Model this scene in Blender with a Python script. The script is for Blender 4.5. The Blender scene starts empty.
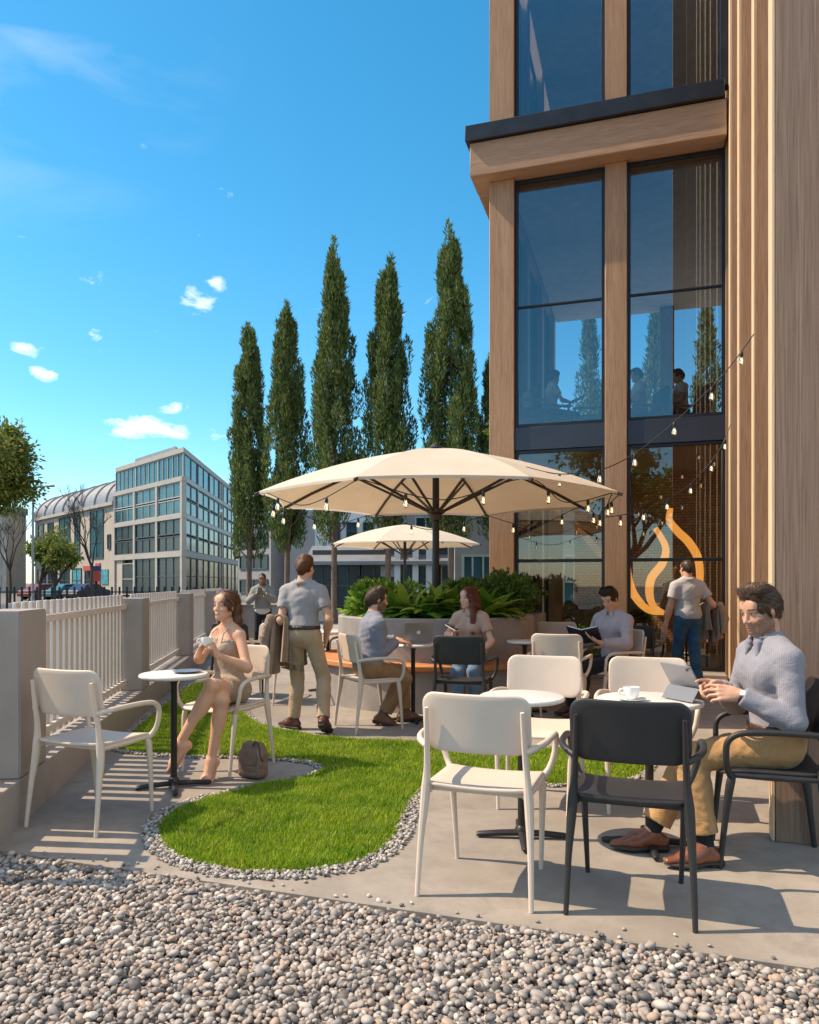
import bpy, bmesh, math, random
import numpy as np
from mathutils import Vector, Matrix

PI = math.pi
R = math.radians
SC = bpy.context.scene
COL = SC.collection
random.seed(11)
RNG = np.random.default_rng(7)

# ---------------------------------------------------------------- survey of the place
# The eye stands at x=0, y=0, 1.35 m above the patio and looks along +y.
FOC, CXP, HYP, EYE = 750.0, 409.5, 583.0, 1.35


def gnd(px, py):
    d = FOC * EYE / (py - HYP)
    return ((px - CXP) * d / FOC, d)


def at(px, py, d):
    return Vector(((px - CXP) * d / FOC, d, EYE - (py - HYP) * d / FOC))


# building grid: A runs along the facade (towards the right and nearer), B runs away from the eye
GA = Vector((0.9545, -0.2983, 0))
GB = Vector((0.2983, 0.9545, 0))
GROT = math.atan2(GA.y, GA.x)


# ---------------------------------------------------------------- mesh helpers
class MB:
    """Collects shapes; build() links them as ONE mesh object."""

    def __init__(s):
        s.v, s.f, s.m = [], [], []

    def add(s, vs, fs, mi=0):
        o = len(s.v)
        s.v.extend([tuple(v) for v in vs])
        for f in fs:
            s.f.append(tuple(i + o for i in f))
            s.m.append(mi)

    def box(s, c, size, rz=0.0, M=None, mi=0):
        hx, hy, hz = size[0] / 2, size[1] / 2, size[2] / 2
        T = M if M is not None else Matrix.Rotation(rz, 3, 'Z')
        c = Vector(c)
        vs = [c + T @ Vector((x * hx, y * hy, z * hz)) for z in (-1, 1) for y in (-1, 1) for x in (-1, 1)]
        s.add(vs, [(0, 2, 3, 1), (4, 5, 7, 6), (0, 1, 5, 4), (2, 6, 7, 3), (0, 4, 6, 2), (1, 3, 7, 5)], mi)

    def bar(s, a, b, w, h, up=(0, 0, 1), mi=0):
        a, b = Vector(a), Vector(b)
        d = (b - a)
        L = d.length
        d.normalize()
        u = Vector(up)
        r = d.cross(u)
        if r.length < 1e-5:
            r = d.cross(Vector((1, 0, 0)))
        r.normalize()
        u = r.cross(d)
        M = Matrix((r, d, u)).transposed()
        s.box((a + b) / 2, (w, L, h), M=M, mi=mi)

    def tube(s, pts, rad, n=10, caps=True, closed=False, flat=1.0, up=(0, 0, 1), mi=0):
        pts = [Vector(p) for p in pts]
        if not hasattr(rad, '__len__'):
            rad = [rad] * len(pts)
        m = len(pts)
        rings = []
        prev = None
        for i, p in enumerate(pts):
            if closed:
                t = pts[(i + 1) % m] - pts[i - 1]
            else:
                t = pts[min(i + 1, m - 1)] - pts[max(i - 1, 0)]
            t.normalize()
            if prev is None:
                a = Vector(up)
                if abs(a.dot(t)) > 0.95:
                    a = Vector((1, 0, 0))
            else:
                a = prev
            a = a - t * a.dot(t)
            a.normalize()
            prev = a
            b = t.cross(a)
            rings.append([p + (a * math.cos(q) * flat + b * math.sin(q)) * rad[i] for q in [2 * PI * k / n for k in range(n)]])
        vs = [v for r in rings for v in r]
        fs = []
        for i in range(m if closed else m - 1):
            j = (i + 1) % m
            for k in range(n):
                k2 = (k + 1) % n
                fs.append((i * n + k, i * n + k2, j * n + k2, j * n + k))
        if caps and not closed:
            fs.append(tuple(reversed(range(n))))
            fs.append(tuple((m - 1) * n + k for k in range(n)))
        s.add(vs, fs, mi)

    def lathe(s, prof, n=24, c=(0, 0, 0), mi=0, a0=0.0, a1=2 * PI):
        c = Vector(c)
        full = abs(a1 - a0 - 2 * PI) < 1e-6
        na = n if full else n + 1
        vs = []
        for (r, z) in prof:
            for k in range(na):
                q = a0 + (a1 - a0) * k / n
                vs.append(c + Vector((r * math.cos(q), r * math.sin(q), z)))
        fs = []
        for i in range(len(prof) - 1):
            for k in range(n):
                k2 = (k + 1) % na
                fs.append((i * na + k, i * na + k2, (i + 1) * na + k2, (i + 1) * na + k))
        s.add(vs, fs, mi)

    def prism(s, poly, z0, z1, mi=0):
        n = len(poly)
        area = sum(poly[i][0] * poly[(i + 1) % n][1] - poly[(i + 1) % n][0] * poly[i][1] for i in range(n))
        if area < 0:
            poly = poly[::-1]
        vs = [(p[0], p[1], z0) for p in poly] + [(p[0], p[1], z1) for p in poly]
        fs = [tuple(reversed(range(n))), tuple(range(n, 2 * n))]
        for i in range(n):
            j = (i + 1) % n
            fs.append((i, j, n + j, n + i))
        s.add(vs, fs, mi)

    def panel(s, w, h, rc, th, bend=None, rings=5, nc=6, M=None, mi=0):
        """rounded rectangle w x h in local (u, v), thickness along n; bend(u, v) offsets n."""
        out = []
        for (cx, cy, q0) in ((w / 2 - rc, h / 2 - rc, 0), (-w / 2 + rc, h / 2 - rc, PI / 2), (-w / 2 + rc, -h / 2 + rc, PI), (w / 2 - rc, -h / 2 + rc, 1.5 * PI)):
            for k in range(nc + 1):
                q = q0 + PI / 2 * k / nc
                out.append((cx + rc * math.cos(q), cy + rc * math.sin(q)))
        # extra points along the straight runs so the bend is smooth
        o2 = []
        for i in range(len(out)):
            a, b = out[i], out[(i + 1) % len(out)]
            o2.append(a)
            L = math.hypot(a[0] - b[0], a[1] - b[1])
            k = int(L / 0.05)
            for j in range(1, k):
                o2.append((a[0] + (b[0] - a[0]) * j / k, a[1] + (b[1] - a[1]) * j / k))
        out = o2
        n = len(out)
        M = M if M is not None else Matrix.Identity(4)
        e = min(th * 0.45, 0.02)
        ts = [i / rings for i in range(rings)]
        mn = min(w, h) / 2
        ts += [1 - e / mn, 1 - 0.3 * e / mn, 1.0]
        vs = []

        def pt(u, v, nn):
            o = bend(u, v) if bend else 0.0
            return M @ Vector((u, v, nn + o))
        layers = []
        for side in (1, -1):
            for i, t in enumerate(ts):
                k = th / 2 if i < len(ts) - 2 else (th / 2 * 0.72 if i == len(ts) - 2 else 0.0)
                if i == len(ts) - 1 and side == -1:
                    continue
                ring = []
                if t == 0:
                    ring = [len(vs)] * n
                    vs.append(pt(0, 0, side * k))
                else:
                    for (u, v) in out:
                        ring.append(len(vs))
                        vs.append(pt(u * t, v * t, side * k))
                layers.append((side, ring))
        top = [r for sd, r in layers if sd == 1]
        bot = [r for sd, r in layers if sd == -1] + [top[-1]]
        fs = []
        for L, flip in ((top, False), (bot, True)):
            for i in range(len(L) - 1):
                for k in range(n):
                    k2 = (k + 1) % n
                    q = [L[i][k], L[i + 1][k], L[i + 1][k2], L[i][k2]]
                    if q[0] == q[3]:
                        q = q[:3]
                    fs.append(tuple(reversed(q)) if flip else tuple(q))
        s.add(vs, fs, mi)

    def build(s, name, mats, parent=None, smooth=True, bevel=0.0, seg=1, ang=38, loc=None, rz=0.0):
        me = bpy.data.meshes.new(name)
        me.from_pydata(s.v, [], s.f)
        if not isinstance(mats, (list, tuple)):
            mats = [mats]
        for m in mats:
            me.materials.append(m)
        if len(mats) > 1:
            me.polygons.foreach_set('material_index', s.m)
        if bevel:
            bm = bmesh.new()
            bm.from_mesh(me)
            bm.normal_update()
            ed = [e for e in bm.edges if len(e.link_faces) == 2 and e.calc_face_angle(0) > R(30)]
            bmesh.ops.bevel(bm, geom=ed, offset=bevel, segments=seg, affect='EDGES', clamp_overlap=True)
            bm.to_mesh(me)
            bm.free()
        me.update()
        if smooth:
            me.shade_smooth()
            me.set_sharp_from_angle(angle=R(ang))
        o = bpy.data.objects.new(name, me)
        COL.objects.link(o)
        if parent is not None:
            o.parent = parent
        if loc is not None:
            o.location = loc
        o.rotation_euler = (0, 0, rz)
        return o


def fast_mesh(name, V, Fc, mats, parent=None, smooth=True, colors=None, mi=None):
    """V (n,3), Fc (m,k) numpy arrays -> one mesh object."""
    V = np.ascontiguousarray(V, np.float32)
    Fc = np.ascontiguousarray(Fc, np.int32)
    me = bpy.data.meshes.new(name)
    k = Fc.shape[1]
    me.vertices.add(len(V))
    me.vertices.foreach_set('co', V.ravel())
    me.loops.add(Fc.size)
    me.loops.foreach_set('vertex_index', Fc.ravel())
    me.polygons.add(len(Fc))
    me.polygons.foreach_set('loop_start', np.arange(0, Fc.size, k, dtype=np.int32))
    if not isinstance(mats, (list, tuple)):
        mats = [mats]
    for m in mats:
        me.materials.append(m)
    if mi is not None:
        me.polygons.foreach_set('material_index', np.asarray(mi, np.int32))
    if smooth:
        me.polygons.foreach_set('use_smooth', np.ones(len(Fc), bool))
    me.update(calc_edges=True)
    if colors is not None:
        a = me.color_attributes.new('Col', 'FLOAT_COLOR', 'POINT')
        c = np.ones((len(V), 4), np.float32)
        c[:, :3] = colors
        a.data.foreach_set('color', c.ravel())
    o = bpy.data.objects.new(name, me)
    COL.objects.link(o)
    if parent is not None:
        o.parent = parent
    return o


def tag(o, label=None, cat=None, group=None, kind=None):
    if label:
        o['label'] = label
    if cat:
        o['category'] = cat
    if group:
        o['group'] = group
    if kind:
        o['kind'] = kind
    return o


def thing(name, label, cat, loc=(0, 0, 0), rz=0.0, group=None):
    o = bpy.data.objects.new(name, None)
    o.empty_display_size = 0.1
    COL.objects.link(o)
    o.location = loc
    o.rotation_euler = (0, 0, rz)
    return tag(o, label, cat, group)


def dup(root, label, loc, rz=0.0, group=None, swap=None):
    """copy of a thing with copies of its parts and sub-parts; swap replaces materials."""
    def cp(o, parent):
        c = o.copy()
        if swap and c.data is not None:
            c.data = swapped(c.data, swap)
        COL.objects.link(c)
        if parent is not None:
            c.parent = parent
        for ch in list(o.children):
            cp(ch, c)
        return c
    r = cp(root, None)
    r.location = loc
    r.rotation_euler = (0, 0, rz)
    r['label'] = label
    if group:
        r['group'] = group
    return r


_sw = {}


def swapped(me, swap):
    key = (me.name, tuple(sorted((a, b.name) for a, b in swap.items())))
    if key not in _sw:
        m2 = me.copy()
        for i, m in enumerate(m2.materials):
            if m and m.name in swap:
                m2.materials[i] = swap[m.name]
        _sw[key] = m2
    return _sw[key]


def smooth_path(pts, n=8, closed=False):
    pts = [Vector(p) for p in pts]
    m = len(pts)
    out = []
    rng = range(m if closed else m - 1)
    for i in rng:
        if closed:
            p0, p1, p2, p3 = pts[i - 1], pts[i], pts[(i + 1) % m], pts[(i + 2) % m]
        else:
            p0, p1, p2, p3 = pts[max(i - 1, 0)], pts[i], pts[i + 1], pts[min(i + 2, m - 1)]
        for k in range(n):
            t = k / n
            out.append(0.5 * ((2 * p1) + (p2 - p0) * t + (2 * p0 - 5 * p1 + 4 * p2 - p3) * t * t + (3 * p1 - p0 - 3 * p2 + p3) * t ** 3))
    if not closed:
        out.append(pts[-1])
    return out


def in_poly(P, poly):
    """P (n,2) -> bool mask"""
    x, y = P[:, 0], P[:, 1]
    ins = np.zeros(len(P), bool)
    n = len(poly)
    j = n - 1
    for i in range(n):
        xi, yi = poly[i][0], poly[i][1]
        xj, yj = poly[j][0], poly[j][1]
        c = ((yi > y) != (yj > y)) & (x < (xj - xi) * (y - yi) / (yj - yi + 1e-12) + xi)
        ins ^= c
        j = i
    return ins


def poly_dist(P, poly):
    """distance of points to a closed polyline"""
    d = np.full(len(P), 1e9)
    n = len(poly)
    for i in range(n):
        a = np.array(poly[i][:2])
        b = np.array(poly[(i + 1) % n][:2])
        ab = b - a
        t = np.clip(((P - a) @ ab) / max(ab @ ab, 1e-12), 0, 1)
        d = np.minimum(d, np.linalg.norm(P - (a + t[:, None] * ab), axis=1))
    return d


# ---------------------------------------------------------------- materials
MAT = {}


class NT:
    def __init__(s, name):
        s.m = bpy.data.materials.new(name)
        s.m.use_nodes = True
        s.t = s.m.node_tree
        s.t.nodes.clear()
        s.out = s.n('ShaderNodeOutputMaterial')
        MAT[name] = s.m

    def n(s, typ, **kw):
        nd = s.t.nodes.new(typ)
        for k, v in kw.items():
            if k.startswith('i_'):
                key = k[2:]
                key = int(key) if key.isdigit() else key.replace('_', ' ')
                nd.inputs[key].default_value = v
            else:
                setattr(nd, k, v)
        return nd

    def l(s, a, b):
        s.t.links.new(a, b)

    def mix(s, fac, a, b, blend='MIX'):
        nd = s.n('ShaderNodeMix', data_type='RGBA', blend_type=blend)
        for sock, v in ((nd.inputs[0], fac), (nd.inputs[6], a), (nd.inputs[7], b)):
            if hasattr(v, 'is_linked'):
                s.l(v, sock)
            elif isinstance(v, (tuple, list)):
                sock.default_value = (*v[:3], 1)
            else:
                sock.default_value = v
        return nd.outputs[2]

    def math(s, op, a, b=0.0, c=None, clamp=False):
        nd = s.n('ShaderNodeMath', operation=op, use_clamp=clamp)
        for i, v in enumerate((a, b) if c is None else (a, b, c)):
            if hasattr(v, 'is_linked'):
                s.l(v, nd.inputs[i])
            else:
                nd.inputs[i].default_value = v
        return nd.outputs[0]

    def coord(s, scale=(1, 1, 1), rot=(0, 0, 0), out='Object'):
        tc = s.n('ShaderNodeTexCoord')
        mp = s.n('ShaderNodeMapping')
        mp.inputs['Scale'].default_value = scale
        mp.inputs['Rotation'].default_value = rot
        s.l(tc.outputs[out], mp.inputs[0])
        return mp.outputs[0]

    def noise(s, vec, scale, detail=4, rough=0.55, dist=0.0):
        nd = s.n('ShaderNodeTexNoise')
        nd.inputs['Scale'].default_value = scale
        nd.inputs['Detail'].default_value = detail
        nd.inputs['Roughness'].default_value = rough
        nd.inputs['Distortion'].default_value = dist
        if vec is not None:
            s.l(vec, nd.inputs['Vector'])
        return nd.outputs['Fac']

    def ramp(s, fac, stops):
        nd = s.n('ShaderNodeValToRGB')
        el = nd.color_ramp.elements
        while len(el) < len(stops):
            el.new(0.5)
        for e, (p, c) in zip(el, stops):
            e.position = p
            e.color = (*c[:3], 1) if hasattr(c, '__len__') else (c, c, c, 1)
        s.l(fac, nd.inputs[0])
        return nd.outputs[0]

    def bump(s, h, strength=0.3, dist=0.01):
        nd = s.n('ShaderNodeBump')
        nd.inputs['Strength'].default_value = strength
        nd.inputs['Distance'].default_value = dist
        s.l(h, nd.inputs['Height'])
        return nd.outputs[0]

    def bsdf(s, col, rough=0.6, metal=0.0, spec=0.5, normal=None, **kw):
        b = s.n('ShaderNodeBsdfPrincipled')
        for key, v in (('Base Color', col), ('Roughness', rough), ('Metallic', metal), ('Specular IOR Level', spec)):
            if hasattr(v, 'is_linked'):
                s.l(v, b.inputs[key])
            elif isinstance(v, (tuple, list)):
                b.inputs[key].default_value = (*v[:3], 1)
            else:
                b.inputs[key].default_value = v
        if normal is not None:
            s.l(normal, b.inputs['Normal'])
        for k, v in kw.items():
            b.inputs[k.replace('_', ' ')].default_value = v
        return b.outputs[0]

    def end(s, sh):
        s.l(sh, s.out.inputs[0])
        return s.m


def plain(name, c, rough=0.6, metal=0.0, spec=0.5, var=0.12, scale=6.0, bump=0.0, bscale=80.0, bdist=0.002, stretch=(1, 1, 1), c2=None):
    t = NT(name)
    co = t.coord(stretch)
    f = t.noise(co, scale, 5, 0.6)
    f = t.ramp(f, [(0.3, 0.0), (0.7, 1.0)])
    a = tuple(x * (1 - var) for x in c)
    b = c2 if c2 else tuple(min(1, x * (1 + var)) for x in c)
    col = t.mix(f, a, b)
    nm = None
    if bump:
        nm = t.bump(t.noise(co, bscale, 3, 0.6), bump, bdist)
    rr = t.math('MULTIPLY_ADD', f, 0.1, rough - 0.05)
    return t.end(t.bsdf(col, rr, metal, spec, nm))


def wood(name, ca, cb, cc, vert=True, rough=0.55, fine=90.0, length=3.0):
    t = NT(name)
    st = (fine, fine, length) if vert == 'z' or vert is True else ((length, fine, fine) if vert == 'x' else (fine, length, fine))
    co = t.coord(st)
    g = t.noise(co, 1.0, 6, 0.62, 0.35)
    co2 = t.coord(tuple(x * 0.12 for x in st))
    g2 = t.noise(co2, 1.0, 3, 0.5, 0.6)
    col = t.ramp(g, [(0.3, ca), (0.5, cb), (0.72, cc)])
    col = t.mix(t.ramp(g2, [(0.35, 0.0), (0.7, 0.55)]), col, tuple(x * 0.72 for x in cb))
    nm = t.bump(g, 0.25, 0.002)
    return t.end(t.bsdf(col, t.math('MULTIPLY_ADD', g, 0.2, rough - 0.1), 0, 0.35, nm))


def island(name, stops, rough=0.6, spec=0.3, trans=0.0, noise=None, bump=0.0, hue=0.0):
    """colour picked per loose piece (pebble, blade, leaf)"""
    t = NT(name)
    ge = t.n('ShaderNodeNewGeometry')
    col = t.ramp(ge.outputs['Random Per Island'], stops)
    nm = None
    if noise:
        co = t.coord()
        nf = t.noise(co, noise, 5, 0.6)
        col = t.mix(t.ramp(nf, [(0.3, 0.0), (0.75, 0.5)]), col, t.mix(0.5, col, (0.5, 0.45, 0.4)), 'MIX')
        if bump:
            nm = t.bump(nf, bump, 0.003)
    b = t.bsdf(col, rough, 0, spec, nm)
    if trans:
        tr = t.n('ShaderNodeBsdfTranslucent')
        t.l(col, tr.inputs[0])
        mx = t.n('ShaderNodeMixShader')
        mx.inputs[0].default_value = trans
        t.l(b, mx.inputs[1])
        t.l(tr.outputs[0], mx.inputs[2])
        b = mx.outputs[0]
    return t.end(b)


def glass(name, tint, refl_rough=0.01, gain=1.0, base=0.06):
    t = NT(name)
    tr = t.n('ShaderNodeBsdfTransparent')
    tr.inputs[0].default_value = (*tint, 1)
    gl = t.n('ShaderNodeBsdfGlossy')
    gl.inputs['Roughness'].default_value = refl_rough
    gl.inputs['Color'].default_value = (0.92, 0.96, 1, 1)
    fr = t.n('ShaderNodeFresnel')
    fr.inputs['IOR'].default_value = 1.5
    fac = t.math('MULTIPLY_ADD', fr.outputs[0], gain, base, clamp=True)
    mx = t.n('ShaderNodeMixShader')
    t.l(fac, mx.inputs[0])
    t.l(tr.outputs[0], mx.inputs[1])
    t.l(gl.outputs[0], mx.inputs[2])
    return t.end(mx.outputs[0])


def emit(name, c, st):
    t = NT(name)
    e = t.n('ShaderNodeEmission')
    e.inputs[0].default_value = (*c, 1)
    e.inputs[1].default_value = st
    return t.end(e.outputs[0])
# ---------------------------------------------------------------- material library
def m_concrete():
    t = NT('patio_concrete')
    co = t.coord()
    a = t.noise(co, 0.9, 6, 0.6, 0.4)
    b = t.noise(co, 7.0, 6, 0.65, 0.2)
    c = t.noise(co, 160.0, 2, 0.5)
    col = t.ramp(a, [(0.3, (0.225, 0.195, 0.165)), (0.52, (0.325, 0.285, 0.245)), (0.72, (0.39, 0.345, 0.30))])
    col = t.mix(t.ramp(b, [(0.42, 0.0), (0.72, 0.6)]), col, (0.22, 0.19, 0.165))
    st = t.noise(co, 2.6, 6, 0.7, 1.2)
    col = t.mix(t.ramp(st, [(0.55, 0.0), (0.68, 0.4)]), col, (0.17, 0.145, 0.125))
    sp = t.noise(co, 38, 3, 0.6)
    col = t.mix(t.ramp(sp, [(0.62, 0.0), (0.72, 0.35)]), col, (0.14, 0.12, 0.105))
    col = t.mix(t.ramp(c, [(0.35, 0.18), (0.6, 0.0)]), col, (0.2, 0.18, 0.16))
    nm = t.bump(t.math('ADD', t.math('MULTIPLY', b, 0.6), t.math('MULTIPLY', c, 0.35)), 0.22, 0.006)
    return t.end(t.bsdf(col, t.math('MULTIPLY_ADD', b, 0.35, 0.5), 0, 0.3, nm))


m_concrete()
plain('plaza_paving', (0.33, 0.30, 0.27), 0.8, var=0.2, scale=1.5, bump=0.2, bscale=40)
plain('asphalt', (0.06, 0.06, 0.062), 0.85, var=0.25, scale=2.0, bump=0.3, bscale=60)
plain('far_ground', (0.14, 0.13, 0.12), 0.9, var=0.3, scale=0.05)
plain('gravel_bed', (0.12, 0.105, 0.09), 0.95, var=0.4, scale=30, bump=0.6, bscale=60, bdist=0.01)
plain('soil', (0.045, 0.06, 0.02), 0.95, var=0.4, scale=30)
plain('render_grey', (0.34, 0.30, 0.275), 0.8, var=0.10, scale=2.5, bump=0.25, bscale=120)
plain('planter_concrete', (0.30, 0.27, 0.25), 0.75, var=0.2, scale=3.0, bump=0.2, bscale=60)
plain('white_fence', (0.66, 0.60, 0.55), 0.55, var=0.05, scale=4)
plain('iron', (0.02, 0.02, 0.022), 0.5, metal=0.3)
plain('chair_cream', (0.64, 0.53, 0.44), 0.5, var=0.03, scale=8, bump=0.05, bscale=300, bdist=0.0008)
plain('chair_black', (0.023, 0.022, 0.024), 0.5, var=0.1, scale=8, bump=0.05, bscale=300, bdist=0.0008)
plain('pole_dark', (0.03, 0.028, 0.028), 0.45, metal=0.4)
plain('rib_dark', (0.06, 0.042, 0.034), 0.5, metal=0.2)
plain('cap_metal', (0.028, 0.030, 0.036), 0.4, metal=0.5, var=0.15, scale=3)
plain('spandrel', (0.045, 0.05, 0.07), 0.35, metal=0.3, var=0.1, scale=2)
wood('wood_facade', (0.27, 0.145, 0.08), (0.40, 0.24, 0.14), (0.49, 0.315, 0.20))
wood('wood_facade_flat', (0.27, 0.15, 0.085), (0.42, 0.255, 0.155), (0.52, 0.335, 0.215), vert='x')
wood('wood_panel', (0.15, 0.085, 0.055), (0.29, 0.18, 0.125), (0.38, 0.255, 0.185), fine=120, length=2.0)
wood('wood_bench', (0.42, 0.16, 0.06), (0.55, 0.23, 0.085), (0.62, 0.30, 0.13), vert='x', fine=40)
wood('wood_chair', (0.22, 0.11, 0.05), (0.34, 0.18, 0.09), (0.42, 0.25, 0.14))
plain('interior_wall', (0.50, 0.39, 0.27), 0.8)
plain('interior_floor', (0.58, 0.46, 0.35), 0.5)
plain('ceiling_dark', (0.70, 0.71, 0.72), 0.8)
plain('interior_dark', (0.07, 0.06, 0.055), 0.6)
glass('window_glass', (0.78, 0.80, 0.82), gain=1.2, base=0.045)
glass('shop_glass', (0.88, 0.86, 0.80), gain=1.3, base=0.03)
glass('bulb_glass', (0.98, 0.95, 0.9), gain=1.0, base=0.02)
emit('filament', (1.0, 0.62, 0.25), 5.0)
emit('ribbon_light', (1.0, 0.42, 0.08), 0.85)
plain('socket_black', (0.015, 0.014, 0.013), 0.5)
plain('porcelain', (0.82, 0.80, 0.77), 0.2, var=0.02)
plain('alu_grey', (0.30, 0.30, 0.32), 0.38, metal=0.6, var=0.04)
plain('folio_grey', (0.16, 0.17, 0.20), 0.75, var=0.06, bump=0.1, bscale=400, bdist=0.0005)
plain('screen_dark', (0.012, 0.012, 0.014), 0.15)
plain('logo_pale', (0.75, 0.74, 0.72), 0.4)
plain('paper', (0.78, 0.74, 0.68), 0.8, var=0.03)
plain('book_cover', (0.02, 0.025, 0.04), 0.5)
plain('bag_taupe', (0.20, 0.13, 0.095), 0.6, var=0.18, scale=18, bump=0.25, bscale=200)
plain('phone_black', (0.02, 0.02, 0.022), 0.25)
plain('bark', (0.17, 0.115, 0.085), 0.9, var=0.35, scale=14, bump=0.7, bscale=30, bdist=0.02, stretch=(1, 1, 0.25))
plain('bark_dark', (0.06, 0.045, 0.036), 0.9, var=0.3, scale=14, bump=0.6, bscale=30, bdist=0.02)


def m_terrazzo():
    t = NT('terrazzo')
    co = t.coord()
    v = t.n('ShaderNodeTexVoronoi', feature='F1')
    v.inputs['Scale'].default_value = 55
    t.l(co, v.inputs['Vector'])
    nz = t.noise(co, 45, 2)
    spot = t.math('MULTIPLY', t.math('LESS_THAN', v.outputs['Distance'], 0.26), t.math('GREATER_THAN', nz, 0.5))
    v2 = t.n('ShaderNodeSeparateColor')
    t.l(v.outputs['Color'], v2.inputs[0])
    chip = t.ramp(v2.outputs[0], [(0.0, (0.32, 0.25, 0.2)), (0.5, (0.48, 0.44, 0.42)), (1.0, (0.55, 0.42, 0.32))])
    col = t.mix(t.math('MULTIPLY', spot, 0.75), (0.74, 0.70, 0.655), chip)
    return t.end(t.bsdf(col, 0.35, 0, 0.5))


m_terrazzo()


def m_canopy():
    t = NT('canvas')
    co = t.coord()
    n = t.noise(co, 3.0, 4)
    w = t.noise(co, 350.0, 2)
    col = t.mix(t.ramp(n, [(0.3, 0.0), (0.7, 1.0)]), (0.82, 0.755, 0.66), (0.88, 0.83, 0.745))
    nm = t.bump(w, 0.15, 0.001)
    b = t.bsdf(col, 0.85, 0, 0.15, nm)
    tr = t.n('ShaderNodeBsdfTranslucent')
    t.l(t.mix(0.5, col, (0.75, 0.6, 0.42)), tr.inputs[0])
    mx = t.n('ShaderNodeMixShader')
    mx.inputs[0].default_value = 0.45
    t.l(b, mx.inputs[1])
    t.l(tr.outputs[0], mx.inputs[2])
    return t.end(mx.outputs[0])


m_canopy()
island('pebbles', [(0.0, (0.06, 0.056, 0.056)), (0.2, (0.15, 0.14, 0.137)), (0.4, (0.30, 0.25, 0.215)), (0.55, (0.40, 0.36, 0.33)), (0.72, (0.38, 0.265, 0.195)), (0.86, (0.27, 0.25, 0.245)), (1.0, (0.62, 0.56, 0.50))], 0.6, 0.35, noise=60, bump=0.25)
island('pebbles_border', [(0.0, (0.11, 0.10, 0.095)), (0.3, (0.25, 0.22, 0.20)), (0.6, (0.38, 0.35, 0.32)), (1.0, (0.56, 0.52, 0.48))], 0.6, 0.35, noise=90, bump=0.2)
def m_grass():
    t = NT('grass_blades')
    ge = t.n('ShaderNodeNewGeometry')
    col = t.ramp(ge.outputs['Random Per Island'], [(0.0, (0.14, 0.24, 0.012)), (0.35, (0.25, 0.39, 0.017)), (0.7, (0.35, 0.50, 0.026)), (0.90, (0.43, 0.52, 0.04)), (0.93, (0.46, 0.40, 0.14)), (1.0, (0.50, 0.40, 0.2))])
    co = t.coord()
    n = t.noise(co, 3.2, 4, 0.6, 0.5)
    col = t.mix(t.ramp(n, [(0.36, 0.75), (0.52, 0.0)]), col, t.mix(1.0, col, (0.55, 0.72, 0.5), 'MULTIPLY'))
    col = t.mix(t.ramp(n, [(0.55, 0.0), (0.72, 0.5)]), col, t.mix(1.0, col, (1.25, 1.05, 0.9), 'MULTIPLY'))
    b = t.bsdf(col, 0.55, 0, 0.25)
    tr = t.n('ShaderNodeBsdfTranslucent')
    t.l(col, tr.inputs[0])
    mx = t.n('ShaderNodeMixShader')
    mx.inputs[0].default_value = 0.33
    t.l(b, mx.inputs[1])
    t.l(tr.outputs[0], mx.inputs[2])
    return t.end(mx.outputs[0])


m_grass()
island('cypress_leaf', [(0.0, (0.05, 0.092, 0.033)), (0.5, (0.125, 0.18, 0.057)), (0.85, (0.215, 0.26, 0.085)), (1.0, (0.31, 0.30, 0.11))], 0.7, 0.15, trans=0.25)
island('autumn_leaf', [(0.0, (0.09, 0.13, 0.03)), (0.5, (0.19, 0.24, 0.05)), (1.0, (0.34, 0.32, 0.08))], 0.6, 0.2, trans=0.35)
island('shrub_leaf', [(0.0, (0.10, 0.20, 0.02)), (0.5, (0.20, 0.34, 0.035)), (1.0, (0.34, 0.48, 0.06))], 0.5, 0.3, trans=0.35)
island('dark_leaf', [(0.0, (0.05, 0.10, 0.02)), (0.6, (0.10, 0.18, 0.03)), (1.0, (0.18, 0.26, 0.05))], 0.5, 0.3, trans=0.3)


def m_bricks():
    t = NT('brick')
    co = t.coord(rot=(R(90), 0, 0))
    b = t.n('ShaderNodeTexBrick')
    b.inputs['Color1'].default_value = (0.60, 0.30, 0.13, 1)
    b.inputs['Color2'].default_value = (0.42, 0.20, 0.09, 1)
    b.inputs['Mortar'].default_value = (0.06, 0.05, 0.045, 1)
    b.inputs['Scale'].default_value = 5.0
    t.l(co, b.inputs['Vector'])
    return t.end(t.bsdf(b.outputs[0], 0.85, 0, 0.2))


m_bricks()

# far town
plain('stone_cream', (0.40, 0.345, 0.29), 0.8, var=0.12, scale=0.6)
plain('stone_pale', (0.37, 0.345, 0.32), 0.8, var=0.08, scale=0.6)
plain('stone_grey', (0.26, 0.255, 0.26), 0.8, var=0.12, scale=0.6)
plain('roof_metal', (0.25, 0.25, 0.26), 0.5, metal=0.4, var=0.1, scale=0.8)
plain('white_wall', (0.66, 0.66, 0.66), 0.8, var=0.05, scale=0.5)
plain('far_glass', (0.02, 0.085, 0.105), 0.2, metal=0.0, spec=0.5, var=0.6, scale=0.35)
plain('far_glass_dark', (0.015, 0.035, 0.045), 0.25, spec=0.35, var=0.6, scale=0.5)
plain('mullion_pale', (0.36, 0.38, 0.37), 0.6)
plain('mullion_dark', (0.06, 0.07, 0.075), 0.5)
plain('shop_red', (0.40, 0.06, 0.04), 0.6)
plain('shop_blue', (0.03, 0.05, 0.16), 0.6)
plain('poster_teal', (0.05, 0.24, 0.30), 0.6, var=0.5, scale=2)
plain('brick_far', (0.33, 0.17, 0.11), 0.85, var=0.15, scale=1.0)
plain('sign_yellow', (0.8, 0.6, 0.08), 0.5)
plain('car_red', (0.20, 0.03, 0.03), 0.3, spec=0.7)
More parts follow.
